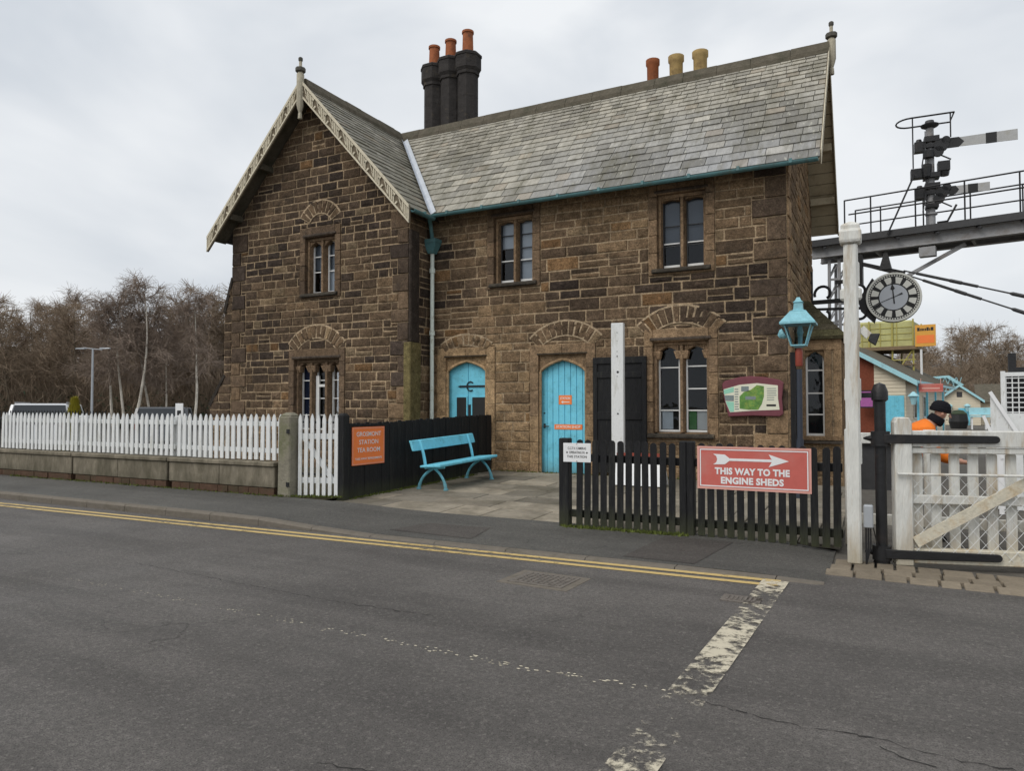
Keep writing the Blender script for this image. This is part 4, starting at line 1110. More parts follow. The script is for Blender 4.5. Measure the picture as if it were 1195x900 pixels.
pick_cache = {}
def picket_mesh(key, wv, h, th, top, m, bevel=.006):
    if key in pick_cache: return pick_cache[key]
    mb = MB()
    if top == 'point': prof = [(-wv / 2, 0), (wv / 2, 0), (wv / 2, h - .09), (wv * .3, h - .04), (0, h), (-wv * .3, h - .04), (-wv / 2, h - .09)]
    elif top == 'round': prof = [(-wv / 2, 0), (wv / 2, 0)] + [(wv / 2 * math.cos(a), h - wv / 2 + wv / 2 * math.sin(a)) for a in [math.pi * i / 8 for i in range(9)]]
    else: prof = [(-wv / 2, 0), (wv / 2, 0), (wv / 2, h - .025), (wv / 2 - .02, h), (-wv / 2 + .02, h), (-wv / 2, h - .025)]
    mb.prism([(x, -th / 2, z) for x, z in prof], (0, th, 0))
    o = mb.build('picket', m); me = o.data; bpy.data.objects.remove(o); pick_cache[key] = me; return me
def put_picket(me, parent, loc, rz=0., name='picket', tilt=0.):
    o = bpy.data.objects.new(name, me); COL.objects.link(o); o.parent = parent
    o.location = WM[parent.name].inverted() @ Vector(loc); o.rotation_euler = (0, tilt, rz); return o
def white_panel(x0, x1, label):
    t = thing('picket_fence', label, 'fence', ((x0 + x1) / 2, 8.56, .66), 0, 'white picket fence panels along the wall top')
    for z in (.83, 1.27):
        mb = MB(); mb.box(x0 + .01, 8.585, z - .04, x1 - .01, 8.63, z + .04); mb.build('rail', M['white'], t, bevel=.005)
    for x in (x0 + .06, x1 - .06):
        mb = MB(); mb.box(x - .04, 8.632, .66, x + .04, 8.71, 1.38); mb.build('post', M['white'], t, bevel=.006)
    me = picket_mesh('white', .078, .755, .022, 'point', M['white']); n = round((x1 - x0) / .139)
    for i in range(n):
        x = x0 + (x1 - x0) * (i + .5) / n
        put_picket(me, t, (x, 8.572, .675 + rnd.uniform(-.006, .006)), rnd.uniform(-.05, .05), tilt=rnd.gauss(0, .009))
for a, b, l in ((-45, -36.1, None), (-36, -28.1, None), (-28, -19.7, None), (-19.6, -16.9, None), (-16.8, -14.07, 'leftmost white picket fence panel in the photo, in front of the cars'), (-14.03, -11.24, 'middle white picket fence panel, on the wall with the darkest damp stains'), (-11.18, -8.60, 'white picket fence panel next to the stone gatepost')):
    if l: white_panel(a, b, l)
# stone gatepost
mb = MB(); mb.hull([(-8.57, 8.4, .0), (-8.30, 8.4, .0), (-8.30, 8.66, .0), (-8.57, 8.66, .0)], [(-8.56, 8.41, 1.40), (-8.31, 8.41, 1.40), (-8.31, 8.65, 1.40), (-8.56, 8.65, 1.40)])
mb.hull([(-8.56, 8.41, 1.40), (-8.31, 8.41, 1.40), (-8.31, 8.65, 1.40), (-8.56, 8.65, 1.40)], [(-8.5, 8.48, 1.46), (-8.37, 8.48, 1.46), (-8.37, 8.6, 1.46), (-8.5, 8.6, 1.46)])
gp = thing('gatepost', 'grey lichened stone gatepost between the picket fence and the white garden gate', 'gatepost', (-8.43, 8.53, 0))
mb.build('shaft', M['lichen'], gp, bevel=.02)
mb = MB()
for z in (1.16, .32): mb.box(-8.36, 8.385, z - .035, -8.31, 8.405, z + .035)
mb.build('hinge_pin', M['blackiron'], gp)
# white garden gate, set a little back at its right-hand side
gx0, gx1 = -8.27, -7.62; ga = math.atan2(.18, .65)
gt = thing('garden_gate', 'white wooden picket gate between the stone gatepost and the black fence', 'gate', (gx0, 8.55, .1), ga); GL = .70
for z in (.28, .98):
    mb = MB(); mb.box(.0, .012, z - .045, GL, .05, z + .045); mb.build('rail', M['white'], gt, bevel=.005, local=True)
mb = MB(); mb.bar((.05, .03, .95), (GL - .04, .03, .32), .035, .09, up=(0, 1, 0)); 
mb = MB(); mb.hull([(.02, .014, 1.0), (.10, .014, 1.0), (.10, .05, 1.0), (.02, .05, 1.0)], [(GL - .12, .014, .24), (GL - .02, .014, .24), (GL - .02, .05, .24), (GL - .12, .05, .24)]); mb.build('brace', M['white'], gt, local=True)
me = picket_mesh('gate', .058, 1.3, .022, 'point', M['white'])
for i in range(7):
    x = .04 + (GL - .08) * i / 6; put_picket(me, gt, WM[gt.name] @ Vector((x, 0, .04 + rnd.uniform(-.008, .008))), 0)
# close-boarded black fence beside the bench
fA, fB = Vector((-7.56, 8.86, 0)), Vector((-7.38, 13.34, 0)); fd = (fB - fA).normalized(); fl = (fB - fA).length; frz = math.atan2(fd.y, fd.x)
bf = thing('board_fence', 'black close-boarded fence behind the blue bench, running back to the house wall', 'fence', (fA.x, fA.y, .05), frz)
zb = lambda s: .0 + .125 * s / fl
mb = MB(); mb.box(-.12, -.065, -.05, .02, .075, 1.36); mb.hull([(-.12, -.065, 1.36), (.02, -.065, 1.36), (.02, .075, 1.36), (-.12, .075, 1.36)], [(-.09, -.03, 1.40), (-.01, -.03, 1.40), (-.01, .04, 1.40), (-.09, .04, 1.40)]); mb.build('post', M['blackwood'], bf, local=True, bevel=.008)
for z in (.3, 1.05):
    mb = MB(); mb.bar((0, .045, z), (fl, .045, z + .1), .04, .09); mb.build('rail', M['blackwood'], bf, local=True)
for i in range(2):
    mb = MB(); s = fl * (i + 1) / 2 - .05; mb.box(s - .05, .07, 0, s + .05, .16, 1.2); mb.build('post', M['blackwood'], bf, local=True)
me = picket_mesh('board', .106, 1.20, .018, 'dog', M['blackwood']); n = 42
for i in range(n):
    s = .03 + (fl - .06) * (i + .5) / n
    put_picket(me, bf, WM[bf.name] @ Vector((s, rnd.uniform(-.009, .009), zb(s) + .02 + rnd.uniform(-.016, .016))), 0, 'board', tilt=rnd.uniform(-.006, .006))
# tea room sign on it
def fence_frame(s, d, z): return frame(fA + fd * s + Vector((fd.y, -fd.x, 0)) * d + Vector((0, 0, z)), fd, (fd.y, -fd.x, 0))
sg = thing('sign', 'square orange sign with white lettering on the black fence next to the garden gate', 'sign', fA + fd * .36 + Vector((.03, 0, .6)))
Fs = fence_frame(.12, .016, .60); sw, shh = .80, .62
mb = MB(); mb.T = Fs; mb.box(0, 0, 0, sw, shh, .012); mb.build('panel', M['orange'], sg, bevel=.003)
mb = MB(); mb.T = Fs
for a in ((.012, .012, sw - .012, .022), (.012, shh - .022, sw - .012, shh - .012), (.012, .022, .022, shh - .022), (sw - .022, .022, sw - .012, shh - .022)): mb.box(a[0], a[1], .012, a[2], a[3], .0135)
mb.build('border', M['pinkedge'], sg)
for s_, yy, sz, ft in (('GROSMONT', .50, .105, .60), ('STATION', .37, .105, .47), ('TEA ROOM', .24, .105, .56), ('TAKE AWAY REFRESHMENTS', .10, .05, .66)):
    text('lettering', s_, sz, M['signwhite'], sg, Fs @ Matrix.Translation((sw / 2, yy, .014)), .0004, .001, ft)

# ---- blue bench: two cast legs, seat, backrest
bl0, bl1 = 10.36, 11.98
bench = thing('bench', 'sky blue slatless bench with curved iron legs in front of the black fence', 'bench', (-6.95, 11.2, .14))
gz = lambda y: yard_z(0, y)
for y in (bl0, bl1):
    z0 = gz(y); mb = MB()
    def arc(p0, pc, p1, n=10): return [Vector(p0) * (1 - t) ** 2 + Vector(pc) * 2 * t * (1 - t) + Vector(p1) * t * t for t in [i / n for i in range(n + 1)]]
    mb.tube(arc((-6.63, y, z0), (-6.66, y, z0 + .27), (-6.93, y, z0 + .40)), [.03] * 3 + [.024] * 8, 8)          # front leg sweeps back
    mb.tube(arc((-7.19, y, z0), (-7.16, y, z0 + .24), (-6.9, y, z0 + .36)), [.03] * 3 + [.024] * 8, 8)            # back leg sweeps forward
    mb.tube(arc((-6.66, y, z0 + .395), (-6.85, y, z0 + .37), (-7.06, y, z0 + .37)), .022, 8)
    mb.tube(arc((-7.05, y, z0 + .37), (-7.07, y, z0 + .58), (-7.18, y, z0 + .85)), [.028] * 11, 8)
    for x in (-6.63, -7.19): mb.lathe((x, y, z0), [(.045, 0), (.045, .02), (.028, .03)], 10)
    mb.build('leg', M['blue'], bench, smooth=True)
zs = .46
mb = MB(); mb.hull([(-6.62, 10.16, gz(10.2) + zs - .05), (-7.04, 10.16, gz(10.2) + zs - .07), (-7.04, 10.16, gz(10.2) + zs - .03), (-6.62, 10.16, gz(10.2) + zs)], [(-6.62, 12.2, gz(12.2) + zs - .05), (-7.04, 12.2, gz(12.2) + zs - .07), (-7.04, 12.2, gz(12.2) + zs - .03), (-6.62, 12.2, gz(12.2) + zs)])
mb.build('seat', M['blue'], bench, bevel=.012)
mb = MB(); a, b = gz(10) + .78, gz(12.4) + .78
mb.hull([(-7.12, 10.1, a - .10), (-7.16, 10.1, a - .10), (-7.23, 10.1, a + .08), (-7.18, 10.1, a + .08)], [(-7.12, 12.2, b - .10), (-7.16, 12.2, b - .10), (-7.23, 12.2, b + .08), (-7.18, 12.2, b + .08)])
mb.build('backrest', M['blue'], bench, bevel=.01)
# ---- black picket fence in the foreground, two runs
def black_run(x0, y0, x1, y1, z0, z1, n, label, posts, hgt, m='blackwood'):
    A, B = Vector((x0, y0, z0)), Vector((x1, y1, z1)); d = (B - A); L = d.length; rz = math.atan2(d.y, d.x)
    t = thing('picket_fence', label, 'fence', tuple(A), 0)
    nn = Vector((d.y, -d.x, 0)).normalized()
    for f in (.16, .80):
        mb = MB(); off = -nn * .045 + Vector((0, 0, hgt * f)); mb.bar(A + off, B + off, .05, .09); mb.build('rail', M[m], t, bevel=.006)
    for s, wv, hh in posts:
        mb = MB(); c = A + d * s - nn * .03
        mb.hull([c + Vector((-wv / 2, -.06, -.08)), c + Vector((wv / 2, -.06, -.08)), c + Vector((wv / 2, .06, -.08)), c + Vector((-wv / 2, .06, -.08))],
                [c + Vector((-wv / 2, -.06, hh)), c + Vector((wv / 2, -.06, hh)), c + Vector((wv / 2, .06, hh)), c + Vector((-wv / 2, .06, hh))])
        mb.build('post', M[m], t, bevel=.012)
    me = picket_mesh('black%.2f' % hgt, .076, hgt - .03, .022, 'round', M[m])
    for i in range(n):
        s = (i + .5) / n; p = A + d * s + nn * .012
        if any(abs(s - ps) * L < pw / 2 + .03 for ps, pw, _ in posts): continue
        put_picket(me, t, p + Vector((0, 0, .035 + rnd.uniform(-.012, .012))), rz + rnd.uniform(-.05, .05), tilt=rnd.uniform(-.012, .012))
    return t
black_run(-3.58, 8.24, -2.02, 8.30, .05, .03, 15, 'black wooden picket fence with the small white notice, left part beside the yard entrance', [(.04, .135, 1.11), (.985, .085, 1.12)], 1.09)
black_run(-2.0, 8.30, -.36, 8.30, .03, .03, 15, 'black wooden picket fence carrying the long red arrow sign, next to the white post', [(.025, .085, 1.12)], 1.09)
# notice
ns = thing('notice', 'small white notice with black lettering on the black picket fence', 'sign', (-3.35, 8.2, .86)); Fn = frame((-3.52, 8.205, .865), (1, .04, 0), (.04, -1, 0))
mb = MB(); mb.T = Fn; mb.box(0, 0, -.008, .36, .235, 0); mb.build('panel', M['signwhite'], ns, bevel=.002)
for s_, yy, ft in (('C.C.T.V. CAMERAS', .17, .24), ('OPERATING IN', .118, .2), ('THIS STATION', .066, .26)): text('lettering', s_, .042, M['ink'], ns, Fn @ Matrix.Translation((.18, yy, .001)), .0006, .0005, ft)
mb = MB(); mb.T = Fn
for x in (.05, .31): mb.lathe((x, .118, 0), [(.011, 0), (.011, .0015)], 10)
for x, y in ((.18, .012), (.18, .223)): mb.lathe((x, y, 0), [(.006, 0), (.006, .003)], 8)
mb.build('mark', M['ink'], ns)
# big red arrow sign
rs = thing('sign', 'long faded red sign with a white arrow pointing right, on the black picket fence', 'sign', (-1.27, 8.26, .62)); Fr = frame((-1.875, 8.272, .615), (1, 0, 0), (0, -1, 0)); a, b = 1.215, .485
mb = MB(); mb.T = Fr; mb.box(0, 0, -.012, a, b, 0); mb.build('panel', M['red'], rs, bevel=.003)
mb = MB(); mb.T = Fr
for q in ((0, 0, a, .022), (0, b - .022, a, b), (0, .022, .022, b - .022), (a - .022, .022, a, b - .022)): mb.box(q[0], q[1], .0005, q[2], q[3], .003)
mb.build('edge_trim', M['pinkedge'], rs)
mb = MB(); mb.T = Fr; i_ = .030
for q in ((i_, i_, a - i_, i_ + .012), (i_, b - i_ - .012, a - i_, b - i_), (i_, i_ + .012, i_ + .012, b - i_ - .012), (a - i_ - .012, i_ + .012, a - i_, b - i_ - .012)): mb.box(q[0], q[1], .0005, q[2], q[3], .0035)
mb.build('border', M['signwhite'], rs)
mb = MB(); mb.T = Fr; yc = .34
P3 = lambda l: [(x, y, .0006) for x, y in l]
mb.prism(P3([(.36, yc - .014), (.80, yc - .014), (.80, yc + .014), (.36, yc + .014)]), (0, 0, .002))
mb.prism(P3([(.79, yc - .014), (.99, yc), (.79, yc + .014)]), (0, 0, .0021)); mb.prism(P3([(.78, yc + .07), (.99, yc), (.82, yc + .012), (.82, yc)]), (0, 0, .0022)); mb.prism(P3([(.99, yc), (.78, yc - .07), (.82, yc), (.82, yc - .012)][:3]), (0, 0, .0023))
mb.prism(P3([(.36, yc - .014), (.36, yc + .014), (.31, yc + .055), (.18, yc + .06), (.215, yc + .035), (.225, yc), (.215, yc - .035), (.18, yc - .06), (.31, yc - .055)]), (0, 0, .0024))
mb.build('arrow', M['signwhite'], rs)
text('lettering', 'THIS WAY TO THE', .10, M['signwhite'], rs, Fr @ Matrix.Translation((a / 2 - .01, .205, .002)), .0045, .001, .80, 1.05)
text('lettering', 'ENGINE SHEDS', .10, M['signwhite'], rs, Fr @ Matrix.Translation((a / 2 - .01, .10, .002)), .0045, .001, .67, 1.05)
# door signs
ds = thing('door_sign', 'small orange sign with two lines above the other sign on the plank door', 'sign', (-5.72, 13.5, 1.6)); Fd = frame((-5.90, FY + .116, 1.60), (1, 0, 0), (0, -1, 0))
mb = MB(); mb.T = Fd; mb.box(0, 0, -.004, .29, .19, .002); mb.build('panel', M['orange'], ds)
text('lettering', 'STATION', .07, M['signwhite'], ds, Fd @ Matrix.Translation((.145, .125, .003)), .001, .001, .22)
mb = MB(); mb.T = Fd; mb.box(.09, .042, .002, .24, .058, .004); mb.prism([(.05, .05, .002), (.1, .02, .002), (.1, .08, .002)], (0, 0, .003)); mb.build('arrow', M['signwhite'], ds)
ds = thing('door_sign', 'long thin orange sign, the lower one on the plank door', 'sign', (-5.65, 13.5, 1.1)); Fd = frame((-6.0, FY + .116, 1.085), (1, 0, 0), (0, -1, 0))
mb = MB(); mb.T = Fd; mb.box(0, 0, -.004, .62, .105, .002); mb.build('panel', M['orange'], ds)
text('lettering', 'STATION SHOP', .07, M['signwhite'], ds, Fd @ Matrix.Translation((.31, .052, .003)), .001, .001, .54)
# map board on the wall
mp_ = thing('map_board', 'curved maroon board with a green village map on the house wall left of the lamp', 'sign', (-2.03, 13.36, 1.74)); Fb = frame((-2.55, FY - .05, 1.40), (1, 0, 0), (0, -1, 0))
mb = MB(); mb.T = Fb
out = [(.10, -.03), (.5, -.01), (.98, -.02), (1.04, .02), (1.02, .3), (1.05, .58), (.98, .63), (.75, .68), (.5, .705), (.3, .69), (.03, .62), (-.01, .56), (.02, .3)]
mb.prism([(x, y, 0) for x, y in out], (0, 0, .04)); mb.build('frame', M['maroon'], mp_, bevel=.012)
mb = MB(); mb.T = Fb; mb.prism([(x, y, .041) for x, y in [(.13, .05), (.5, .08), (.98, .10), (.955, .3), (.955, .53), (.6, .575), (.3, .55), (.02, .47), (.05, .25)]], (0, 0, .003)); mb.build('panel', M['cream'], mp_)
mb = MB(); mb.T = Fb
mb.prism([(x, y, .045) for x, y in [(.025, .38), (.2, .42), (.2, .51), (.02, .46)]], (0, 0, .002)); mb.prism([(x, y, .045) for x, y in [(.135, .06), (.2, .065), (.2, .24), (.055, .25)]], (0, 0, .002)); mb.build('text_panel', M['mint'], mp_)
mb = MB(); mb.T = Fb; mb.prism([(x, y, .045) for x, y in [(.05, .26), (.2, .255), (.2, .36), (.03, .36)]], (0, 0, .002)); mb.build('picture', M['mapgrey'], mp_)
mb = MB(); mb.T = Fb; mb.prism([(x, y, .045) for x, y in [(.30, .12), (.45, .10), (.62, .10), (.68, .2), (.72, .34), (.72, .52), (.6, .54), (.5, .46), (.38, .42), (.30, .34)]], (0, 0, .0025)); mb.build('map', M['mapgreen'], mp_)
mb = MB(); mb.T = Fb; mb.box(.33, .43, .045, .46, .52, .0475); mb.build('picture', M['mapgrey'], mp_)
mb = MB(); mb.T = Fb; mb.box(.4, .28, .048, .58, .34, .0488); mb.build('village', M['mapgrey'], mp_)
mb = MB(); mb.T = Fb
for i in range(9): mb.box(.215, .10 + i * .045, .045, .29 - rnd.uniform(0, .02), .118 + i * .045, .0465)
for i in range(6): mb.box(.77, .27 + i * .04, .045, .93 - rnd.uniform(0, .04), .282 + i * .04, .0465)
mb.build('lettering', M['mapgrey'], mp_)
mb = MB(); mb.T = Fb; mb.box(.76, .16, .045, .92, .195, .0468); mb.build('lettering', M['ink'], mp_)
# tall white post and white A-board standing in the yard by the shutters
mb = MB(); z0 = yard_z(-4.3, 12.6)
tp = thing('white_post', 'tall flat white timber post with bolt holes, standing against the black shutters', 'post', (-4.3, 12.6, z0), R(4))
mb.box(-.115, -.06, -.05, .115, .06, 2.93); mb.build('timber', M['white'], tp, local=True, bevel=.008)
mb = MB()
for x, z, r in ((.0, 2.75, .008), (0, 2.4, .008), (0, 2.31, .012), (.01, 2.02, .022), (.0, 1.94, .008), (.01, 1.25, .016), (0, 2.6, .006)):
    mb.T = Matrix.Translation((x, -.061, z)) @ Matrix.Rotation(R(90), 4, 'X'); mb.lathe((0, 0, 0), [(r, -.004), (r, .004)], 10)
mb.build('bolt', M['blackiron'], tp, local=True)
ab = thing('notice_board', 'low white board with red top edge, seen through the black picket fence', 'sign', (-3.75, 12.2, yard_z(0, 12.2)))
mb = MB()
for s in (1, -1): mb.hull([(-.42, -.22 * s - .012, .02), (.42, -.22 * s - .012, .02), (.42, -.22 * s + .012, .02), (-.42, -.22 * s + .012, .02)], [(-.42, -.03 * s - .012, .5), (.42, -.03 * s - .012, .5), (.42, -.03 * s + .012, .5), (-.42, -.03 * s + .012, .5)])
mb.build('board', M['signwhite'], ab, local=True)
mb = MB(); mb.box(-.43, -.05, .5, .43, .05, .57); mb.build('top_edge', M['bracketred'], ab, local=True)

# ---- blue lantern on a post in front of the corner
lx, ly = -1.10, 11.8; z0 = yard_z(lx, ly)
lp = thing('lamp_post', 'old gas-style lamp post with turquoise lantern and red-banded dark post at the house corner', 'street lamp', (lx, ly, z0 - .02))
mb = MB(); mb.lathe((lx, ly, z0), [(.1, 0), (.1, .25), (.07, .3), (.055, .4), (.055, .9)], 12); mb.lathe((lx, ly, z0), [(.042, .9), (.042, 1.98)], 12); mb.build('post', M['navypaint'], lp, smooth=True)
mb = MB(); mb.box(lx - .13, ly + .0, z0 + .7, lx - .06, ly + .1, 2.4); mb.build('back_board', M['blackwood'], lp)
mb = MB(); mb.lathe((lx, ly, 0), [(.05, 2.18), (.055, 2.2), (.055, 2.40), (.045, 2.44), (.03, 2.5)], 12); mb.build('red_collar', M['bracketred'], lp, smooth=True)
mb = MB(); n = 4; zb_, zt_ = 2.50, 2.83; rb, rt = .145, .27
for k in range(n):
    a = R(45 + 90 * k); a2 = R(45 + 90 * (k + 1)); f = 1.414 * .72
    mb.bar((lx + rb * f * math.cos(a), ly + rb * f * math.sin(a), zb_), (lx + rt * f * math.cos(a), ly + rt * f * math.sin(a), zt_), .016, .016)
    for r_, z in ((rb, zb_), (rt, zt_)): mb.bar((lx + r_ * f * math.cos(a), ly + r_ * f * math.sin(a), z), (lx + r_ * f * math.cos(a2), ly + r_ * f * math.sin(a2), z), .02, .02)
mb.lathe((lx, ly, zb_), [(.05, -.04), (.14, -.005), (.14, .005)], 4, rot=R(45))
lan = mb.build('lantern', M['lightblue'], lp)
mb = MB(); f = 1.0
for k in range(4):
    a = R(45 + 90 * k); a2 = R(45 + 90 * (k + 1)); p = lambda r_, an, z: (lx + r_ * math.cos(an), ly + r_ * math.sin(an), z)
    mb.face([p(rb, a, zb_ + .01), p(rb, a2, zb_ + .01), p(rt, a2, zt_ - .01), p(rt, a, zt_ - .01)])
mb.build('pane', M['glass'], lan)
mb = MB(); mb.lathe((lx, ly, zt_), [(.36, -.01), (.36, .02), (.17, .19), (.17, .2), (.10, .22), (.085, .33), (.105, .34), (.06, .37), (.03, .42)], 4, rot=R(45)); mb.build('lantern_roof', M['lightblue'], lan)
mb = MB(); mb.lathe((lx + .02, ly, zb_), [(.03, 0), (.035, .15), (.05, .2), (.03, .3)], 8); mb.build('burner', M['lightblue'], lan)
mb = MB(); mb.T = Matrix.Translation((lx - .24, ly - .02, 2.68)) @ Matrix.Rotation(R(60), 4, 'Y'); mb.lathe((0, 0, 0), [(.03, -.06), (.08, .0), (.085, .04), (.0, .05)], 12); mb.build('reflector', M['lightblue'], lan)

# ---- white crossing post with cap, cable box and floodlight
wp = thing('crossing_post', 'tall flaking white wooden post with moulded cap, left of the crossing gate', 'post', (-.24, 7.72, .02)); px, py = -.235, 7.74
mb = MB(); mb.box(px - .064, py - .064, .02, px + .064, py + .064, 3.16)
for z in (2.86, 2.28, 1.72, 1.1): mb.box(px - .072, py - .05, z - .12, px + .076, py + .05, z + .12)
mb.box(px - .1, py - .04, 2.6, px + .095, py + .04, 2.72); mb.build('shaft', M['oldwhite'], wp, bevel=.018)
mb = MB(); mb.lathe((px, py, 0), [(.125, 3.16), (.14, 3.19), (.14, 3.27), (.12, 3.30), (.12, 3.34), (.03, 3.38)], 4, rot=R(45)); mb.build('cap', M['oldwhite'], wp, bevel=.008)
mb = MB(); mb.box(px + .08, py - .05, .38, px + .165, py + .05, .60); mb.build('cable_box', M['galv'], wp, bevel=.01)
mb = MB()
for dx in (.10, .12, .14): mb.tube([(px + dx, py, .4), (px + dx, py - .01, .2), (px + .10, py - .02, .03)], .009, 6)
mb.tube([(px + .155, py, .42), (px + .2, py + .04, .2), (px + .16, py + .1, .02)], .006, 6); mb.build('cable', M['blackiron'], wp)
fl_ = thing('floodlight', 'small black floodlight on a white arm fixed to the white crossing post', 'floodlight', (px + .17, py, 2.22))
mb = MB(); mb.bar((px + .08, py, 2.32), (px + .15, py + .01, 2.24), .035, .07); mb.build('arm', M['oldwhite'], fl_)
mb = MB(); mb.T = Matrix.Translation((px + .19, py, 2.215)) @ Matrix.Rotation(R(20), 4, 'Y'); mb.hull([(-.04, -.04, -.035), (-.04, .04, -.035), (-.04, .04, .035), (-.04, -.04, .035)], [(.04, -.055, -.06), (.04, .055, -.06), (.04, .055, .06), (.04, -.055, .06)]); mb.build('lamp_head', M['blackiron'], fl_, bevel=.006)

# ---- black iron gate post with hinge arms
ip = thing('gate_hanging_post', 'round black iron post with domed top that carries the white crossing gate', 'post', (0, 7.86, 0))
mb = MB(); mb.lathe((0, 7.86, 0), [(.07, -.02), (.07, .06), (.051, .08), (.051, 1.60), (.075, 1.62), (.075, 1.70), (.05, 1.77), (.0, 1.79)], 14); mb.build('shaft', M['blackiron'], ip, smooth=True)
for z in (.13, 1.24):
    mb = MB(); mb.lathe((0, 7.86, z), [(.085, -.07), (.085, .07)], 14); mb.tube([(-.15, 7.86, z), (-.06, 7.86, z)], [.008, .04], 8); mb.build('hinge_collar', M['blackiron'], ip, smooth=True)
mb = MB(); mb.box(-.17, 7.83, 1.64, -.05, 7.89, 1.69); mb.build('stay', M['blackiron'], ip)
# ---- white crossing gate (hinge end at the black post, leaf runs right and away)
cg = thing('crossing_gate', 'white wooden level crossing gate with wire netting, diagonal brace and black strap hinges', 'gate', (.03, 7.86, 0), R(15)); GLn = 4.2
def G(name, m, x0, y0, z0, x1, y1, z1, bv=.008):
    mb = MB(); mb.box(x0, y0, z0, x1, y1, z1); return mb.build(name, M[m], cg, local=True, bevel=bv)
mb = MB(); mb.prism([(.08, -.07, .02), (.235, -.07, .02), (.235, -.07, 1.40), (.21, -.07, 1.45), (.105, -.07, 1.45), (.08, -.07, 1.40)], (0, .14, 0)); mb.build('heel_post', M['oldwhite'], cg, local=True, bevel=.012)
G('top_rail', 'oldwhite', .237, -.05, 1.165, GLn, .05, 1.32); G('rail', 'oldwhite', .237, -.03, 1.10, GLn, .04, 1.155); G('bottom_rail', 'rusty', .237, -.05, .05, GLn, .05, .19); G('rail', 'oldwhite', .237, -.025, .615, GLn, .03, .70)
G('post', 'oldwhite', 1.22, -.045, .192, 1.32, .045, 1.098); G('post', 'oldwhite', 2.7, -.045, .192, 2.8, .045, 1.098); G('post', 'oldwhite', GLn - .12, -.055, .03, GLn, .055, 1.4)
mb = MB(); mb.bar((.25, -.058, .25), (1.45, -.058, .99), .03, .10, up=(0, 0, 1)); mb.bar((2.7, -.058, .25), (1.5, -.058, .99), .03, .10); mb.build('brace', M['rusty'], cg, local=True)
me = picket_mesh('xgate', .088, .93, .022, 'flat', M['oldwhite'])
for i in range(24):
    x = .31 + .162 * i
    if x < GLn - .15: put_picket(me, cg, WM[cg.name] @ Vector((x, .055, .18)), 0, 'paling')
for z in (.13, 1.24):
    mb = MB(); q = [(-.02, -.082, z - .045), (.95, -.082, z - .035)] + [(.95 + .035 * math.sin(a), -.082, z - .035 * math.cos(a)) for a in [math.pi * i / 6 for i in range(1, 6)]] + [(.95, -.082, z + .035), (-.02, -.082, z + .045)]
    mb.prism(q, (0, .03, 0)); mb.build('strap_hinge', M['blackiron'], cg, local=True, bevel=.006)
mb = MB(); mb.tube([(.09, -.10, .905), (GLn, -.10, .905)], .013, 8); mb.build('handrail', M['oldwhite'], cg, local=True, smooth=True)
mb = MB(); sx, sz = .105, .125; zlo, zhi = .10, .90; x = .24 - 1.0       # diamond netting
k = 0
for dr in (1, -1):
    x = .24 - (zhi - zlo) * sx / sz
    while x < GLn:
        pts = []
        a = Vector((x, -.066 - .004 * dr, zlo if dr > 0 else zhi)); b = Vector((x + (zhi - zlo) * sx / sz, -.066 - .004 * dr, zhi if dr > 0 else zlo))
        t0, t1 = max(0, (.24 - a.x) / (b.x - a.x)), min(1, (GLn - .1 - a.x) / (b.x - a.x))
        if t1 > t0: mb.tube([a.lerp(b, t0), a.lerp(b, t1)], .0021, 4)
        x += sx
mb.build('wire_netting', M['white'], cg, local=True)
# ---- second white fence beyond the gate
sf = thing('platform_fence', 'white framed picket fence with dark panel standing behind the crossing gate', 'fence', (-.3, 8.9, 0), R(6))
for z in (.3, 1.2):
    mb = MB(); mb.box(.02, -.03, z - .06, 3.6, .03, z + .06); mb.build('rail', M['oldwhite'], sf, local=True, bevel=.006)
for x in (.0, .78, 2.2, 3.6):
    mb = MB(); mb.box(x - .06, -.05, 0, x + .06, .05, 1.3); mb.build('post', M['oldwhite'], sf, local=True, bevel=.01)
me = picket_mesh('pf', .09, 1.1, .02, 'flat', M['oldwhite'])
for i in range(15): put_picket(me, sf, WM[sf.name] @ Vector((1.0 + .17 * i, -.045, .15)), 0, 'paling')
mb = MB(); mb.box(.1, .035, .62, .7, .05, 1.14); mb.build('dark_panel', M['darkgrey'], sf, local=True)
# moss at the feet of the fences
mb = MB()
def moss(x0, y0, x1, y1, n, z):
    for i in range(n):
        t = rnd.random(); x, y = x0 + (x1 - x0) * t + rnd.gauss(0, .03), y0 + (y1 - y0) * t + rnd.gauss(0, .03)
        h = rnd.uniform(.01, .045); a = rnd.uniform(0, 6.28); s = rnd.uniform(.008, .02); zz = z(x, y)
        mb.face([(x - s * math.cos(a), y - s * math.sin(a), zz), (x + s * math.cos(a), y + s * math.sin(a), zz), (x + rnd.uniform(-.02, .02), y + rnd.uniform(-.02, .02), zz + h)])
moss(-3.5, 8.2, -2.0, 8.24, 900, pav_z); moss(-7.5, 8.9, -7.3, 12.5, 700, lambda x, y: yard_z(x, y)); moss(-8.5, 8.36, -7.5, 8.7, 300, lambda x, y: .13); moss(-16, 8.38, -8.6, 8.4, 700, pav_z); moss(-7.2, 13.33, -1.6, 13.33, 500, yard_z)
tag(mb.build('moss', M['moss']), 'green moss tufts along the feet of the fences and walls', 'moss', kind='stuff')
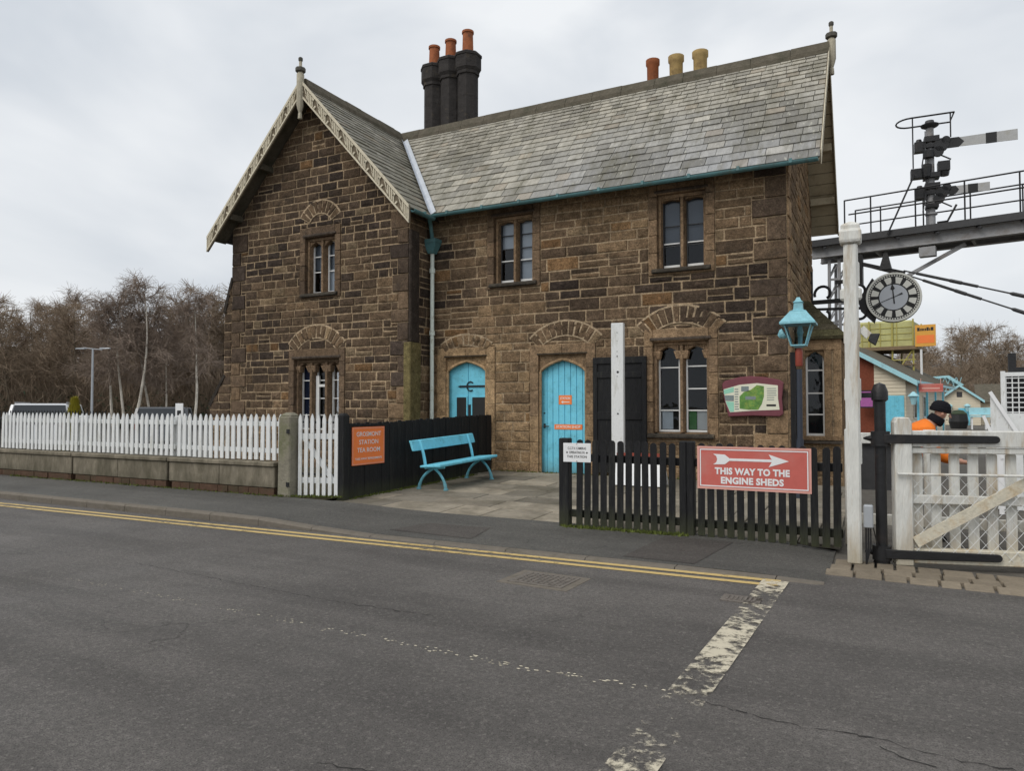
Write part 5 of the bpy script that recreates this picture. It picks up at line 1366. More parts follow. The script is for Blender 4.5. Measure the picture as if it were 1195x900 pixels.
# ================================================================== CLOCK
ck = thing('station_clock', 'large round white double-sided station clock on a black scroll bracket from the house gable', 'clock', (.3, 18.2, 3.4))
cx, cy, cz, cr = .31, 18.2, 4.02, .545
def disc(mb, r0, r1, d0, d1, n=40, col=None):
    """ring in the clock's plane"""
    for k in range(n):
        a, b = 2 * math.pi * k / n, 2 * math.pi * (k + 1) / n
        q = [(r0 * math.sin(a), r0 * math.cos(a)), (r1 * math.sin(a), r1 * math.cos(a)), (r1 * math.sin(b), r1 * math.cos(b)), (r0 * math.sin(b), r0 * math.cos(b))]
        if r0 == 0: q = q[1:]
        mb.hull([(x, y, d0) for x, y in q], [(x, y, d1) for x, y in q], col)
mb = MB(); mb.T = frame((cx, cy, cz), (1, 0, 0), (0, -1, 0))
mb.lathe((0, 0, 0), [(cr - .02, -.12), (cr + .0, -.1), (cr + .02, 0), (cr, .1), (cr - .02, .115)], 40); mb.build('case', M['blackiron'], ck, smooth=True)
for s in (1, -1):
    Fk = frame((cx, cy - .0 * s, cz), (s, 0, 0), (0, -s, 0))
    mb = MB(); mb.T = Fk; disc(mb, cr - .03, cr + .012, .09, .135); mb.build('rim', M['clockface'], ck)
    mb = MB(); mb.T = Fk; disc(mb, 0, cr - .03, .10, .117); fc = mb.build('dial', M['ink'], ck)
    mb = MB(); mb.T = Fk
    for h in range(12):         # twelve white panels between the numerals' black outlines
        a0, a1 = R(30 * h + 5.5), R(30 * h + 24.5)
        for k in range(4):
            a, b = a0 + (a1 - a0) * k / 4, a0 + (a1 - a0) * (k + 1) / 4
            q = [(.31 * math.sin(a), .31 * math.cos(a)), (.455 * math.sin(a), .455 * math.cos(a)), (.455 * math.sin(b), .455 * math.cos(b)), (.31 * math.sin(b), .31 * math.cos(b))]
            mb.hull([(x, y, .1175) for x, y in q], [(x, y, .119) for x, y in q])
    for m_ in range(60):
        a = R(6 * m_ + 3); mb.bar((.475 * math.sin(a), .475 * math.cos(a), .118), (.505 * math.sin(a), .505 * math.cos(a), .118), .03, .002)
    mb.build('dial_panel', M['clockface'], ck)
    mb = MB(); mb.T = Fk
    num = ('XII', 'I', 'II', 'III', 'IIII', 'V', 'VI', 'VII', 'VIII', 'IX', 'X', 'XI')
    for h, s_ in enumerate(num):
        mb = MB(); mb.T = Fk @ Matrix.Rotation(R(-30 * h), 4, 'Z'); wd = {'I': .026, 'V': .05, 'X': .05}; tot = sum(wd[c] for c in s_); x = -tot / 2
        for c in s_:
            xm = x + wd[c] / 2
            if c == 'I': mb.bar((xm, .315, .121), (xm, .45, .121), .013, .003)
            elif c == 'V': mb.bar((x + .008, .45, .121), (xm, .315, .121), .012, .003); mb.bar((x + wd[c] - .008, .45, .1215), (xm, .315, .1215), .007, .003)
            else: mb.bar((x + .006, .45, .121), (x + wd[c] - .006, .315, .121), .012, .003); mb.bar((x + wd[c] - .006, .45, .1215), (x + .006, .315, .1215), .007, .003)
            x += wd[c]
        mb.box(-tot / 2, .447, .1195, tot / 2, .455, .1225); mb.box(-tot / 2, .31, .1195, tot / 2, .318, .1225)
        mb.build('numeral', M['ink'], ck)
    mb = MB(); mb.T = Fk; disc(mb, 0, .285, .1175, .12); mb.build('dial_centre', M['clockcentre'], ck)
    for nm, ang, L, wv, tl in (('hour_hand', -5, .25, .03, .15), ('minute_hand', 247, .43, .016, .19)):
        a = R(ang); mb = MB(); mb.T = Fk @ Matrix.Rotation(-a, 4, 'Z')
        mb.prism([(-wv / 2, -tl, .124), (wv / 2, -tl, .124), (wv * .35, L, .124), (-wv * .35, L, .124)], (0, 0, .004))
        if nm == 'hour_hand': mb.prism([(0, L + .06, .1245), (-.045, L - .06, .1245), (0, L - .1, .1245), (.045, L - .06, .1245)], (0, 0, .0045))
        else: mb.prism([(-.022, -tl, .1245), (.022, -tl, .1245), (.01, -tl + .09, .1245), (-.01, -tl + .09, .1245)], (0, 0, .0045))
        mb.build(nm, M['ink'], ck)
mb = MB()
mb.box(EX - .02, cy - .04, 3.65, EX + .05, cy + .04, 4.75); mb.bar((EX, cy, 4.02), (cx - cr, cy, 4.04), .05, .10); mb.bar((EX, cy, 3.86), (cx - cr + .03, cy, 3.82), .04, .06)
def scroll(c, r, a0, a1, t=.035, sx=1.): mb.tube([(c[0] + sx * r * math.cos(a) * (1 - .35 * i / 14), cy, c[1] + r * math.sin(a) * (1 - .35 * i / 14)) for i, a in enumerate([a0 + (a1 - a0) * k / 14 for k in range(15)])], t, 6)
scroll((EX + .28, 4.22), .2, R(200), R(-60)); scroll((EX + .28, 3.7), .18, R(160), R(420)); scroll((-.42, 4.24), .16, R(-20), R(240)); scroll((-.4, 3.72), .17, R(20), R(-240))
mb.prism([(cx - cr - .18, cy - .03, 4.0), (cx - cr + .12, cy - .03, 4.5), (cx - cr + .2, cy - .03, 4.4), (cx - cr + .02, cy - .03, 4.02), (cx - cr + .2, cy - .03, 3.6), (cx - cr + .16, cy - .03, 3.45), (cx - cr - .12, cy - .03, 3.75)], (0, .06, 0))
mb.build('bracket', M['blackiron'], ck)

# ================================================================== SIGNAL GANTRY
gy = thing('signal_gantry', 'grey steel signal gantry with handrails crossing above the clock', 'gantry', (1.3, 21.5, 0), R(-11))
def gb(name, m, fn, smooth=False, parent=None):
    mb = MB(); fn(mb); return mb.build(name, M[m], parent or gy, local=True, smooth=smooth)
X0, X1 = -2.9, 7.0
def girder(mb):
    for y in (-.45, .45):
        mb.box(X0, y - .03, 5.75, X1, y + .03, 6.0); mb.box(X0, y - .09, 5.72, X1, y + .09, 5.75); mb.box(X0, y - .09, 6.0, X1, y + .09, 6.03)
    x = X0 + .5
    while x < X1: mb.box(x - .03, -.42, 5.72, x + .03, .42, 5.8); x += 1.1
gb('girder', 'greywhite', girder)
def deck(mb):
    mb.box(X0, -.62, 6.03, X1, .62, 6.08); mb.box(X0, -.66, 6.02, X1, -.62, 6.20); mb.box(X0, .62, 6.02, X1, .66, 6.2)
    x = X0 + .3
    while x < X1: mb.bar((x, -.5, 6.03), (x + .12, -.72, 5.92), .05, .05); x += .9
gb('walkway', 'darkgrey', deck)
def rails(mb):
    for y in (-.62, .62):
        for z in (6.78, 7.18): mb.tube([(X0 + 1.0 if z < 7 else X0 + .9, y, z), (X1, y, z)], .021, 6)
gb('handrail', 'blackiron', rails)
for x in (-2.0, -1.35, -.3, .78, 1.9, 3.1, 4.3, 5.5, 6.7):
    for y in (-.62, .62):
        gb('stanchion', 'blackiron', lambda mb: mb.tube([(x, y, 6.08), (x, y, 7.19)], .021, 6))
def leg(mb, x=-2.35):
    for dx, dy in ((-.16, -.35), (.16, -.35), (-.16, .35), (.16, .35)): mb.bar((x + dx, dy, 0), (x + dx * .8, dy, 5.66), .07, .07)
    for i in range(9):
        z = .3 + i * .6
        for dy in (-.35, .35): mb.bar((x - .15, dy, z), (x + .15, dy, z + .5), .04, .02); mb.box(x - .15, dy - .02, z - .03, x + .15, dy + .02, z + .03)
        for dx in (-.16, .16): mb.bar((x + dx, -.34, z), (x + dx, .34, z + .5), .04, .02)
gb('leg', 'greywhite', leg); gb('leg', 'greywhite', lambda mb: leg(mb, 6.4))
gb('brace', 'greywhite', lambda mb: (mb.bar((-.55, -.3, 5.0), (.75, -.3, 5.66), .07, .09), mb.bar((-2.2, -.3, 5.66), (-.7, -.3, 5.05), .06, .07)))
gb('lamp_box', 'greywhite', lambda mb: mb.box(-.25, -.55, 5.42, .12, -.3, 5.66))
gb('hanging_bracket', 'blackiron', lambda mb: (mb.box(-1.78, -.5, 4.85, -1.60, -.36, 5.68), mb.bar((-2.3, -.43, 5.0), (-1.7, -.43, 5.0), .06, .1), mb.bar((-1.7, -.43, 5.45), (-.6, -.43, 5.05), .09, .1), mb.hull([(-1.2, -.5, 5.2), (-.9, -.5, 5.2), (-.9, -.35, 5.2), (-1.2, -.35, 5.2)], [(-1.08, -.46, 5.66), (-1.0, -.46, 5.66), (-1.0, -.4, 5.66), (-1.08, -.4, 5.66)])))
def stays(mb, a, b):
        a, b = Vector(a), Vector(b); mb.tube([a, b], .022, 6)
        for t in (.2, .42): mb.tube([a.lerp(b, t - .03), a.lerp(b, t - .02), a.lerp(b, t + .02), a.lerp(b, t + .03)], [.025, .05, .05, .025], 6)
        mb.tube([a.lerp(b, .05), a.lerp(b, .28)], .04, 6)
gb('stay_rod', 'darkgrey', lambda mb: stays(mb, (-.62, -.45, 5.12), (5.2, -.6, 3.0))); gb('stay_rod', 'darkgrey', lambda mb: stays(mb, (-.45, -.45, 4.95), (5.0, -.6, 2.3)))
# signal post with two arms
sp = thing('semaphore_signal', 'semaphore signal post with two white arms, black iron fittings and hoop guard on the gantry', 'signal', (1.25, 21.2, 6.08), R(3))
def sb(name, m, fn, smooth=False, parent=None):
    mb = MB(); fn(mb); return mb.build(name, M[m], parent or sp, local=True, smooth=smooth)
sb('post', 'greywhite', lambda mb: (mb.lathe((0, 0, 0), [(.13, -.1), (.13, .12), (.10, .14), (.09, 2.7)], 12), [mb.lathe((0, 0, z), [(.14, -.02), (.15, 0), (.14, .02)], 12) for z in (.1, .45, .62, .72)]), True)
sb('cap', 'darkgrey', lambda mb: mb.lathe((0, 0, 2.7), [(.1, 0), (.2, .05), (.22, .09), (.12, .12), (.1, .2), (0, .22)], 12), True)
def armf(L, h, z, big):
    a0 = .42
    ar = sb('signal_arm', 'armgrey', lambda mb: mb.hull([(a0, -.12, z - h * .42), (a0, -.10, z - h * .42), (a0, -.10, z + h * .42), (a0, -.12, z + h * .42)], [(a0 + L, -.12, z - h * .5), (a0 + L, -.10, z - h * .5), (a0 + L, -.10, z + h * .5), (a0 + L, -.12, z + h * .5)]))
    s0, s1 = (.54, .70) if big else (.45, .7)
    sb('black_band', 'ink', lambda mb: mb.box(a0 + L * s0, -.124, z - h * .49, a0 + L * s1, -.096, z + h * .49), parent=ar)
    sb('black_root', 'ink', lambda mb: mb.prism([(a0 - .1, -.126, z - h * .47), (a0 + L * .14, -.126, z - h * .47), (a0 + L * .22, -.126, z), (a0 + L * .14, -.126, z + h * .47), (a0 - .1, -.126, z + h * .47)], (0, .03, 0)), parent=ar)
    def spec(mb):
        for r0, cxx, czz in ((.17 if big else .15, .24, z - .02), (.13, .17, z - .18), (.10, .34, z + .09)):
            mb.T = frame((cxx, -.1, czz), (1, 0, 0), (0, -1, 0)); mb.lathe((0, 0, 0), [(r0, -.05), (r0, .05)], 14)
        mb.T = Matrix.Identity(4); mb.box(-.36, -.1, z - .12, -.14, .1, z + .14); mb.lathe((-.25, 0, z + .14), [(.08, 0), (.06, .08)], 8); mb.box(-.16, -.14, z - .05, .2, -.06, z + .05); mb.bar((.1, -.1, z - .2), (.45, -.1, z - .42), .03, .03); mb.box(-.14, -.16, z + .1, .2, .1, z + .24); mb.bar((-.12, -.14, z), (-.2, -.14, z - .5), .03, .03)
    sb('spectacle', 'blackiron', spec)
armf(1.45, .27, 2.22, True); armf(.85, .22, 1.0, False)
def fittings(mb):
    mb.box(-.45, -.12, 1.42, -.15, .12, 1.66); mb.box(.15, -.2, 1.52, .42, .05, 1.76); mb.box(-.16, -.2, 1.38, .2, .2, 1.5); mb.lathe((.3, -.08, 1.4), [(.1, 0), (.12, .1)], 8); mb.lathe((-.1, -.15, 1.5), [(.1, -.1), (.12, .22)], 8); mb.box(-.12, -.18, .6, .16, .16, .7); mb.tube([(.12, -.1, .2), (.35, -.1, .22), (.55, -.1, .62)], .03, 6); mb.tube([(-.12, -.14, .1), (-.12, -.14, 2.6)], .012, 5); mb.bar((.1, -.12, .78), (.5, -.12, .9), .03, .03); mb.lathe((-.05, -.12, 2.0), [(.13, -.1), (.13, .08)], 10)
sb('fittings', 'blackiron', fittings)
def guard(mb):
    pts = [(-.45 - .32 * math.cos(t), .35 * math.sin(t), 2.92) for t in [R(-90 + 18 * i) for i in range(11)]]
    mb.tube([(.5, -.35, 2.92)] + pts + [(.5, .35, 2.92), (.5, -.35, 2.92)], .022, 6)
    mb.tube([(-.42, -.35, 1.6), (-.42, -.35, 2.92)], .018, 6); mb.tube([(.42, -.33, 2.3), (.42, -.33, 2.92)], .018, 6)
sb('guard_hoop', 'blackiron', guard)
def ladder(mb):
    for y in (-.18, .18): mb.bar((-.38, y, 1.5), (-1.02, y, .0), .05, .035)
    for i in range(7): t = (i + .5) / 7; mb.bar((-.38 - .64 * t, -.18, 1.5 - 1.5 * t), (-.38 - .64 * t, .18, 1.5 - 1.5 * t), .025, .025)
sb('ladder', 'blackiron', ladder)

# ================================================================== PLATFORM BUILDINGS
def board_wall(mb, P, u0, u1, z0, z1, shape=None, step=.16, col=(.6, .5, .4)):
    z = z0
    while z < z1:
        e = min(z1, z + step); q = [(u0, z), (u1, z), (u1, e), (u0, e)]
        if shape: q = clip_to(q, shape)
        if len(q) >= 3:
            lo = min(p[1] for p in q); hi = max(p[1] for p in q)
            f = lambda p, d0, d1: P(p[0], p[1], d0 if p[1] < (lo + hi) / 2 else d1)
            mb.hull([P(p[0], p[1], 0) for p in q], [f(p, .03, .008) for p in q], cap0=False)
        z = e
A = thing('platform_building', 'cream weatherboarded station building with sky blue bargeboards, blue door and red brick end', 'building', (1.02, 36, 0), R(-10))
def Ab(name, m, fn, parent=None): mb = MB(); fn(mb); return mb.build(name, M[m], parent or A, local=True)
Lr = 2.9; ev, rg = 2.78, 4.5   # half width, eaves, ridge
shp = [(-2 * Lr, 0), (0, 0), (0, ev), (-Lr, rg), (-2 * Lr, ev)]
Ab('end_wall', 'creamboard', lambda mb: board_wall(mb, lambda u, z, d: (u, -d, z), -1.25, 0, 0, rg, shp))
Ab('brick_wall', 'brick', lambda mb: mb.prism([(-2 * Lr, .0, 0), (-1.25, .0, 0), (-1.25, .0, 3.5), (-Lr, 0, rg), (-2 * Lr, 0, ev)], (0, .2, 0)))
Ab('side_wall', 'creamboard', lambda mb: board_wall(mb, lambda u, z, d: (d, u, z), 0, 14, 0, ev))
dA = Ab('door', 'blue', lambda mb: (mb.box(-1.12, -.06, 0, -.05, -.02, 2.05), [mb.box(-1.1 + .17 * i, -.07, .02, -1.1 + .17 * i + .16, -.06, 2.02) for i in range(6)]))
Ab('roof', 'ridge', lambda mb: (mb.prism([(.5, -.3, ev - .15), (-Lr, -.3, rg + .12), (-Lr, -.3, rg + .22), (.5, -.3, ev - .06)], (0, 15, 0)), mb.prism([(-2 * Lr - .5, -.3, ev - .15), (-Lr, -.3, rg + .12), (-Lr, -.3, rg + .22), (-2 * Lr - .5, -.3, ev - .06)], (0, 15, 0))))
Ab('bargeboard', 'paleblue', lambda mb: (mb.prism([(.52, -.36, ev - .32), (-Lr, -.36, rg + .02), (-Lr, -.36, rg + .24), (.52, -.36, ev - .08)], (0, .05, 0)), mb.prism([(-2 * Lr - .52, -.36, ev - .32), (-Lr, -.36, rg + .02), (-Lr, -.36, rg + .24), (-2 * Lr - .52, -.36, ev - .08)], (0, .05, 0)), mb.box(.46, -.3, ev - .2, .56, 14.7, ev - .08)))
wA = Ab('window', 'sash', lambda mb: (mb.box(.03, 2.0, 1.0, .06, 2.8, 2.1), mb.box(.03, 5.0, 1.0, .06, 5.8, 2.1)))
Ab('pane', 'carglass', lambda mb: (mb.box(.06, 2.06, 1.06, .065, 2.74, 2.04), mb.box(.06, 5.06, 1.06, .065, 5.74, 2.04)), wA)
Ab('lamp', 'paleblue', lambda mb: mb.lathe((.35, -.3, 2.0), [(.08, -.35), (.16, 0), (.24, .02), (.1, .16), (.03, .22)], 8))
for y_ in (.2, 3, 6, 9): Ab('awning_post', 'blue', lambda mb: mb.box(.42, y_ - .04, 0, .5, y_ + .04, ev - .1))
rsn = thing('platform_sign', 'small faded red sign hanging under the eaves of the cream platform building', 'sign', (1.95, 35.9, 2.2), R(-10))
mb = MB(); mb.box(-.42, -.03, .0, .5, .03, .36); mb.build('panel', M['red'], rsn, local=True)
mb = MB(); mb.box(-.4, -.034, .03, .48, -.03, .05); mb.box(-.4, -.034, .31, .48, -.03, .33); mb.box(-.3, -.034, .12, .38, -.03, .2); mb.box(-.35, -.01, .36, -.33, .01, .6); mb.box(.4, -.01, .36, .42, .01, .6); mb.build('border', M['pinkedge'], rsn, local=True)
pb = thing('poster_board', 'purple poster in a dark frame on the red brick wall beside the white crossing post', 'poster', (-.52, 35.7, 1.5), R(-10))
mb = MB(); mb.box(-.3, -.03, 0, .3, .03, .8); mb.build('frame', M['ink'], pb, local=True); mb = MB(); mb.box(-.25, -.035, .06, .25, -.03, .74); mb.build('sheet', M['lamplens'], pb, local=True)
B = thing('platform_building', 'small cream station building with blue-trimmed gable, blue door and two lanterns, farther along the line', 'building', (6.1, 72, -.6), R(-4))
def Bb(name, m, fn): mb = MB(); fn(mb); return mb.build(name, M[m], B, local=True)
shp = [(-1.5, 0), (1.5, 0), (1.5, 2.7), (0, 3.85), (-1.5, 2.7)]
Bb('wall', 'creamboard', lambda mb: (board_wall(mb, lambda u, z, d: (u, -d, z), -1.5, 1.5, 0, 4, shp, .2), board_wall(mb, lambda u, z, d: (u, 1.2 - d, z), 1.5, 5.5, 0, 2.55, None, .2), mb.box(-1.5, 0, 0, 1.5, 9, 2.6), mb.box(1.5, 1.2, 0, 5.5, 9, 2.5)))
Bb('roof', 'ridge', lambda mb: (mb.prism([(1.75, -.3, 2.6), (0, -.3, 3.95), (0, -.3, 4.05), (1.75, -.3, 2.7)], (0, 10, 0)), mb.prism([(-1.75, -.3, 2.6), (0, -.3, 3.95), (0, -.3, 4.05), (-1.75, -.3, 2.7)], (0, 10, 0)), mb.prism([(1.2, .8, 2.5), (1.2, 4.5, 4.1), (1.2, 4.5, 4.2), (1.2, .8, 2.6)], (4.6, 0, 0))))
Bb('bargeboard', 'paleblue', lambda mb: [mb.prism([(s * 1.8, -.36, 2.48), (0, -.36, 3.88), (0, -.36, 4.1), (s * 1.8, -.36, 2.7)], (0, .06, 0)) for s in (1, -1)])
Bb('vent', 'darkgrey', lambda mb: mb.box(-.2, -.05, 3.0, .2, -.03, 3.45))
Bb('door', 'blue', lambda mb: (mb.box(-.1, -.07, 0, .75, -.03, 2.05), mb.box(.3, -.08, 0, .33, -.07, 2.05)))
for x_ in (-.75, .55): Bb('lamp', 'paleblue', lambda mb: mb.lathe((x_, -.3, 2.2), [(.1, -.45), (.2, 0), (.28, .02), (.1, .2)], 8))
ft = thing('footbridge_roof', 'pale turquoise lattice footbridge roof between the two cream station buildings', 'roof', (4.5, 80, 0))
mb = MB(); mb.prism([(2.6, 78, 3.2), (3.6, 78, 4.35), (5.8, 78, 4.5), (7.0, 78, 3.6), (6.7, 78, 3.5), (5.6, 78, 4.3), (3.7, 78, 4.15), (2.9, 78, 3.2)], (0, 4, 0)); mb.build('canopy', M['paleblue'], ft)
mb = MB()
for i in range(9):
    x = 2.8 + .45 * i; mb.bar((x, 78, 3.0), (x + .4, 78, 4.3), .06, .04); mb.bar((x + .4, 78, 3.0), (x, 78, 4.3), .06, .04)
mb.bar((2.7, 78, 3.0), (6.9, 78, 3.0), .1, .1); [mb.box(x - .06, 78, -.1, x + .06, 78.1, 3.05) for x in (2.9, 6.6)]; mb.build('lattice', M['paleblue'], ft)
# yellow sheeted scaffold with banner
tk = thing('scaffold', 'scaffold wrapped in pale yellow sheeting above the cream building roof', 'scaffold', (.4, 46, 0), R(-10))
def Tb(name, m, fn): mb = MB(); fn(mb); return mb.build(name, M[m], tk, local=True)
Tb('sheeting', 'yellow', lambda mb: (mb.box(-2.2, 0, 5.0, 1.35, 3, 6.38), mb.hull([(-2.2, 0, 6.38), (1.35, 0, 6.38), (1.35, 3, 6.38), (-2.2, 3, 6.38)], [(-2.0, .1, 6.5), (1.2, .1, 6.46), (1.2, 2.9, 6.5), (-2.0, 2.9, 6.52)])))
Tb('sheet_seam', 'yellowsteel', lambda mb: ([mb.box(-2.2, -.03, z, 1.38, -.005, z + .03) for z in (5.35, 5.7, 6.05)], [mb.box(x, -.04, 5.0, x + .04, -.006, 6.4) for x in (-1.3, -.35, .5)]))
Tb('board', 'timber', lambda mb: (mb.box(-2.4, -.3, 4.78, 1.6, 3.2, 4.98), mb.box(-2.3, -.2, 3.9, 1.5, .1, 3.96)))
Tb('pole', 'yellowsteel', lambda mb: ([mb.tube([(x, y, 0), (x, y, 6.5)], .05, 6) for x in (-2.2, -.9, .3, 1.35) for y in (-.06, 3.06)], [mb.tube([(-2.3, -.06, z), (1.45, -.06, z)], .04, 6) for z in (3.2, 4.2)], mb.tube([(.3, -.06, 3.2), (1.35, -.06, 4.8)], .04, 6)))
Tb('white_pipe', 'signwhite', lambda mb: mb.tube([(1.75, -.2, 0), (1.75, -.2, 4.75)], .06, 6))
bn = thing('banner', 'amber banner with dark lettering hung on the end of the yellow scaffold', 'banner', (1.85, 45.4, 4.9), R(-10))
mb = MB(); mb.box(-.05, -.02, 0, .95, .02, 1.2); mb.build('cloth', M['amber'], bn, local=True)
mb = MB(); x = .06
for w_ in (.12, .04, .07, .05, .06, .11, .05, .13): mb.box(x, -.025, .86, x + w_, -.02, 1.0 + .05 * (w_ > .1)); x += w_ + .022
mb.build('lettering', M['ink'], bn, local=True)
mb = MB(); mb.box(.02, -.026, .18, .88, -.02, .62); mb.build('lower_panel', M['orange'], bn, local=True)
# white ramp parapets and mesh panel on the far right
rp = thing('footbridge_steps', 'white sloping parapets at the foot of the footbridge steps behind the crossing gate', 'parapet', (1.7, 13, 0), R(-8))
mb = MB()
mb.hull([(-.2, 0, 0), (.6, 0, 0), (.6, .06, 0), (-.2, .06, 0)], [(-.2, 0, 1.74), (.25, 0, .9), (.25, .06, .9), (-.2, .06, 1.74)]); mb.build('parapet', M['white'], rp, local=True)
mb = MB(); mb.bar((-.2, .0, 1.78), (.35, .0, .75), .09, .05); mb.build('coping', M['signwhite'], rp, local=True)
mb = MB(); mb.bar((-.27, -.6, 1.42), (-.05, -.6, .8), .07, .04); mb.box(-.1, -.62, 0, -.04, -.58, .9); mb.build('handrail', M['signwhite'], rp, local=True)
mp2 = thing('mesh_guard', 'white wire mesh guard panel with a black post at the right edge behind the gate', 'guard', (1.75, 13.2, 0), R(-4))
mb = MB(); mb.box(-.09, -.03, 0, -.03, .03, 2.1); mb.box(.9, -.03, 0, .96, .03, 2.1); mb.box(-.03, -.03, 2.02, .9, .03, 2.08); mb.box(-.03, -.03, 0, .9, .03, 1.45); mb.build('frame', M['white'], mp2, local=True)
mb = MB()
for i in range(12): mb.box(-.03 + .08 * i, -.012, 1.45, -.015 + .08 * i, .0, 2.02)
for i in range(8): mb.box(-.03, -.014, 1.46 + .075 * i, .9, -.002, 1.475 + .075 * i)
mb.build('mesh', M['white'], mp2, local=True)
mb = MB(); mb.box(.02, .1, 0, .12, .2, 2.38); mb.box(.12, .1, 2.08, .9, .2, 2.16); mb.box(.0, .5, 1.3, .9, .55, 2.1); mb.build('post', M['blackiron'], mp2, local=True)
# platform furniture glimpsed behind the gate
for i, (x, y, l) in enumerate(((5.9, 60, 'dark blue barrel planter left of the blue benches on the far platform'), (8.4, 60, 'dark blue barrel planter right of the blue benches on the far platform'))):
    t = thing('planter', l, 'planter', (x - .9, y, 0)); mb = MB(); mb.lathe((0, 0, 0), [(.5, 0), (.62, .5), (.55, 1.0), (.5, 1.0), (.45, .9)], 12); mb.build('tub', M['ink'], t, local=True)
    mb = MB(); mb.lathe((0, 0, .85), [(.45, 0), (.55, .2), (.3, .45), (0, .5)], 10); mb.build('plant', M['ivy'], t, local=True)
tb = thing('platform_bench', 'turquoise bench on white legs on the far platform', 'bench', (6.4, 58, 0)); mb = MB(); mb.box(-.9, 0, .85, .9, .5, .95); mb.box(-.9, .5, 1.0, .9, .56, 1.5); mb.build('seat', M['paleblue'], tb, local=True)
for x in (-.8, .0, .7): mb = MB(); mb.box(x, .1, -.06, x + .08, .5, .85); mb.build('leg', M['signwhite'], tb, local=True)

# ================================================================== LEFT BACKGROUND
def car(label, loc, rz, paint, W, Lc, H, suv):
    t = thing('parked_car', label, 'car', loc, rz)
    hw_ = W / 2
    # body: side profile lofted across the width (x = length)
    belt = H * .56
    prof = [(-Lc / 2, .35), (-Lc / 2 + .05, .75), (-Lc / 2 + .12, belt), (Lc / 2 - .95, belt - .02), (Lc / 2 - .15, belt - .2), (Lc / 2, .6), (Lc / 2 - .05, .3), (Lc / 2 - .5, .22), (-Lc / 2 + .4, .22)]
    mb = MB()
    secs = [(-hw_, .86), (-hw_ + .08, 1.0), (hw_ - .08, 1.0), (hw_, .86)]
    def ring(y, k): return [(x * (.965 + .035 * k), y, .3 + (z - .3) * (.9 + .1 * k)) for x, z in prof]
    for (y0, k0), (y1, k1) in zip(secs, secs[1:]): mb.hull(ring(y0, k0), ring(y1, k1))
    mb.build('body', M[paint], t, local=True, smooth=True)
    # cabin
    r0, r1 = -Lc / 2 + .14, Lc / 2 - (1.15 if suv else 1.3)
    base = [(r0, -hw_ + .05), (r1, -hw_ + .05), (r1, hw_ - .05), (r0, hw_ - .05)]; ins = .16
    topz = H - .06; roof = [(r0 + .28, -hw_ + ins), (r1 - .62, -hw_ + ins), (r1 - .62, hw_ - ins), (r0 + .28, hw_ - ins)]
    mb = MB(); mb.hull([(x, y, belt - .02) for x, y in base], [(x, y, topz) for x, y in roof]); mb.build('window', M['carglass'], t, local=True)
    mb = MB(); ctr = [(x * .96 + .0, y * .8) for x, y in roof]
    mb.hull([(x, y, topz) for x, y in roof], [(x * .97, y * .93, topz + .05) for x, y in roof]); mb.hull([(x * .97, y * .93, topz + .05) for x, y in roof], [(x * .8, y * .75, H) for x, y in roof]); 
    for (a, b) in zip(base, roof): mb.bar((a[0], a[1], belt), (b[0], b[1], topz), .09, .07)
    for y in (-1, 1): mb.bar((r1 * .2, y * (hw_ - .045), belt), (r1 * .15, y * (hw_ - ins + .01), topz), .08, .04)
    mb.build('roof', M[paint], t, local=True, smooth=True)
    for x in (-Lc / 2 + .8, Lc / 2 - .85):
        for y in (-1, 1):
            mb = MB(); mb.T = Matrix.Translation((x, y * (hw_ - .1), .33)) @ Matrix.Rotation(R(90), 4, 'X'); mb.lathe((0, 0, 0), [(.25, -.11), (.33, -.09), (.33, .09), (.25, .11)], 18); wh = mb.build('wheel', M['tyre'], t, local=True, smooth=True)
            mb = MB(); mb.T = Matrix.Translation((x, y * (hw_ - .1), .33)) @ Matrix.Rotation(R(90), 4, 'X'); mb.lathe((0, 0, 0), [(.1, -.12), (.22, -.115), (.22, .115), (.1, .12)], 10); mb.build('rim', M['alloy'], wh, local=True)
    for y in (-1, 1):
        mb = MB(); mb.box(Lc / 2 - .1, y * (hw_ - .3) - .16, .6, Lc / 2 + .005, y * (hw_ - .3) + .16, .76); mb.build('headlight', M['paper'], t, local=True)
        mb = MB(); mb.box(-Lc / 2 + .02, y * (hw_ - .16) - .08, .75, -Lc / 2 + .12, y * (hw_ - .16) + .08, 1.1); mb.build('tail_light', M['bracketred'], t, local=True)
        if suv: mb = MB(); mb.bar((r0 + .4, y * (hw_ - ins - .03), H + .02), (r1 - .8, y * (hw_ - ins - .03), H + .02), .04, .04); mb.build('roof_bar', M['alloy'], t, local=True)
car('silver-white people carrier parked behind the picket fence at far left', (-26.2, 15.0, .05), R(140), 'carwhite', 1.85, 4.5, 1.62, True)
car('dark grey hatchback parked between the street lamp and the house', (-23.0, 17.2, .05), R(138), 'cargrey', 1.8, 4.1, 1.5, False)
sl = thing('street_lamp', 'slim grey street lamp with two short arms in the car park', 'street lamp', (-40, 25.1, 0))
mb = MB(); mb.lathe((0, 0, 0), [(.12, 0), (.1, .3), (.07, 1.2), (.055, 4.9)], 10); mb.build('column', M['galv'], sl, local=True, smooth=True)
mb = MB(); mb.bar((-.55, -.2, 4.95), (.55, .2, 4.82), .05, .05); mb.build('arm', M['galv'], sl, local=True)
for s in (-1, 1): mb = MB(); mb.hull([(s * .45, s * .1, 4.86), (s * 1.0, s * .3, 4.88), (s * 1.0, s * .42, 4.88), (s * .45, s * .24, 4.86)], [(s * .45, s * .1, 4.95), (s * .95, s * .3, 4.93), (s * .95, s * .4, 4.93), (s * .45, s * .24, 4.95)]); mb.build('lamp_head', M['galv'], sl, local=True)
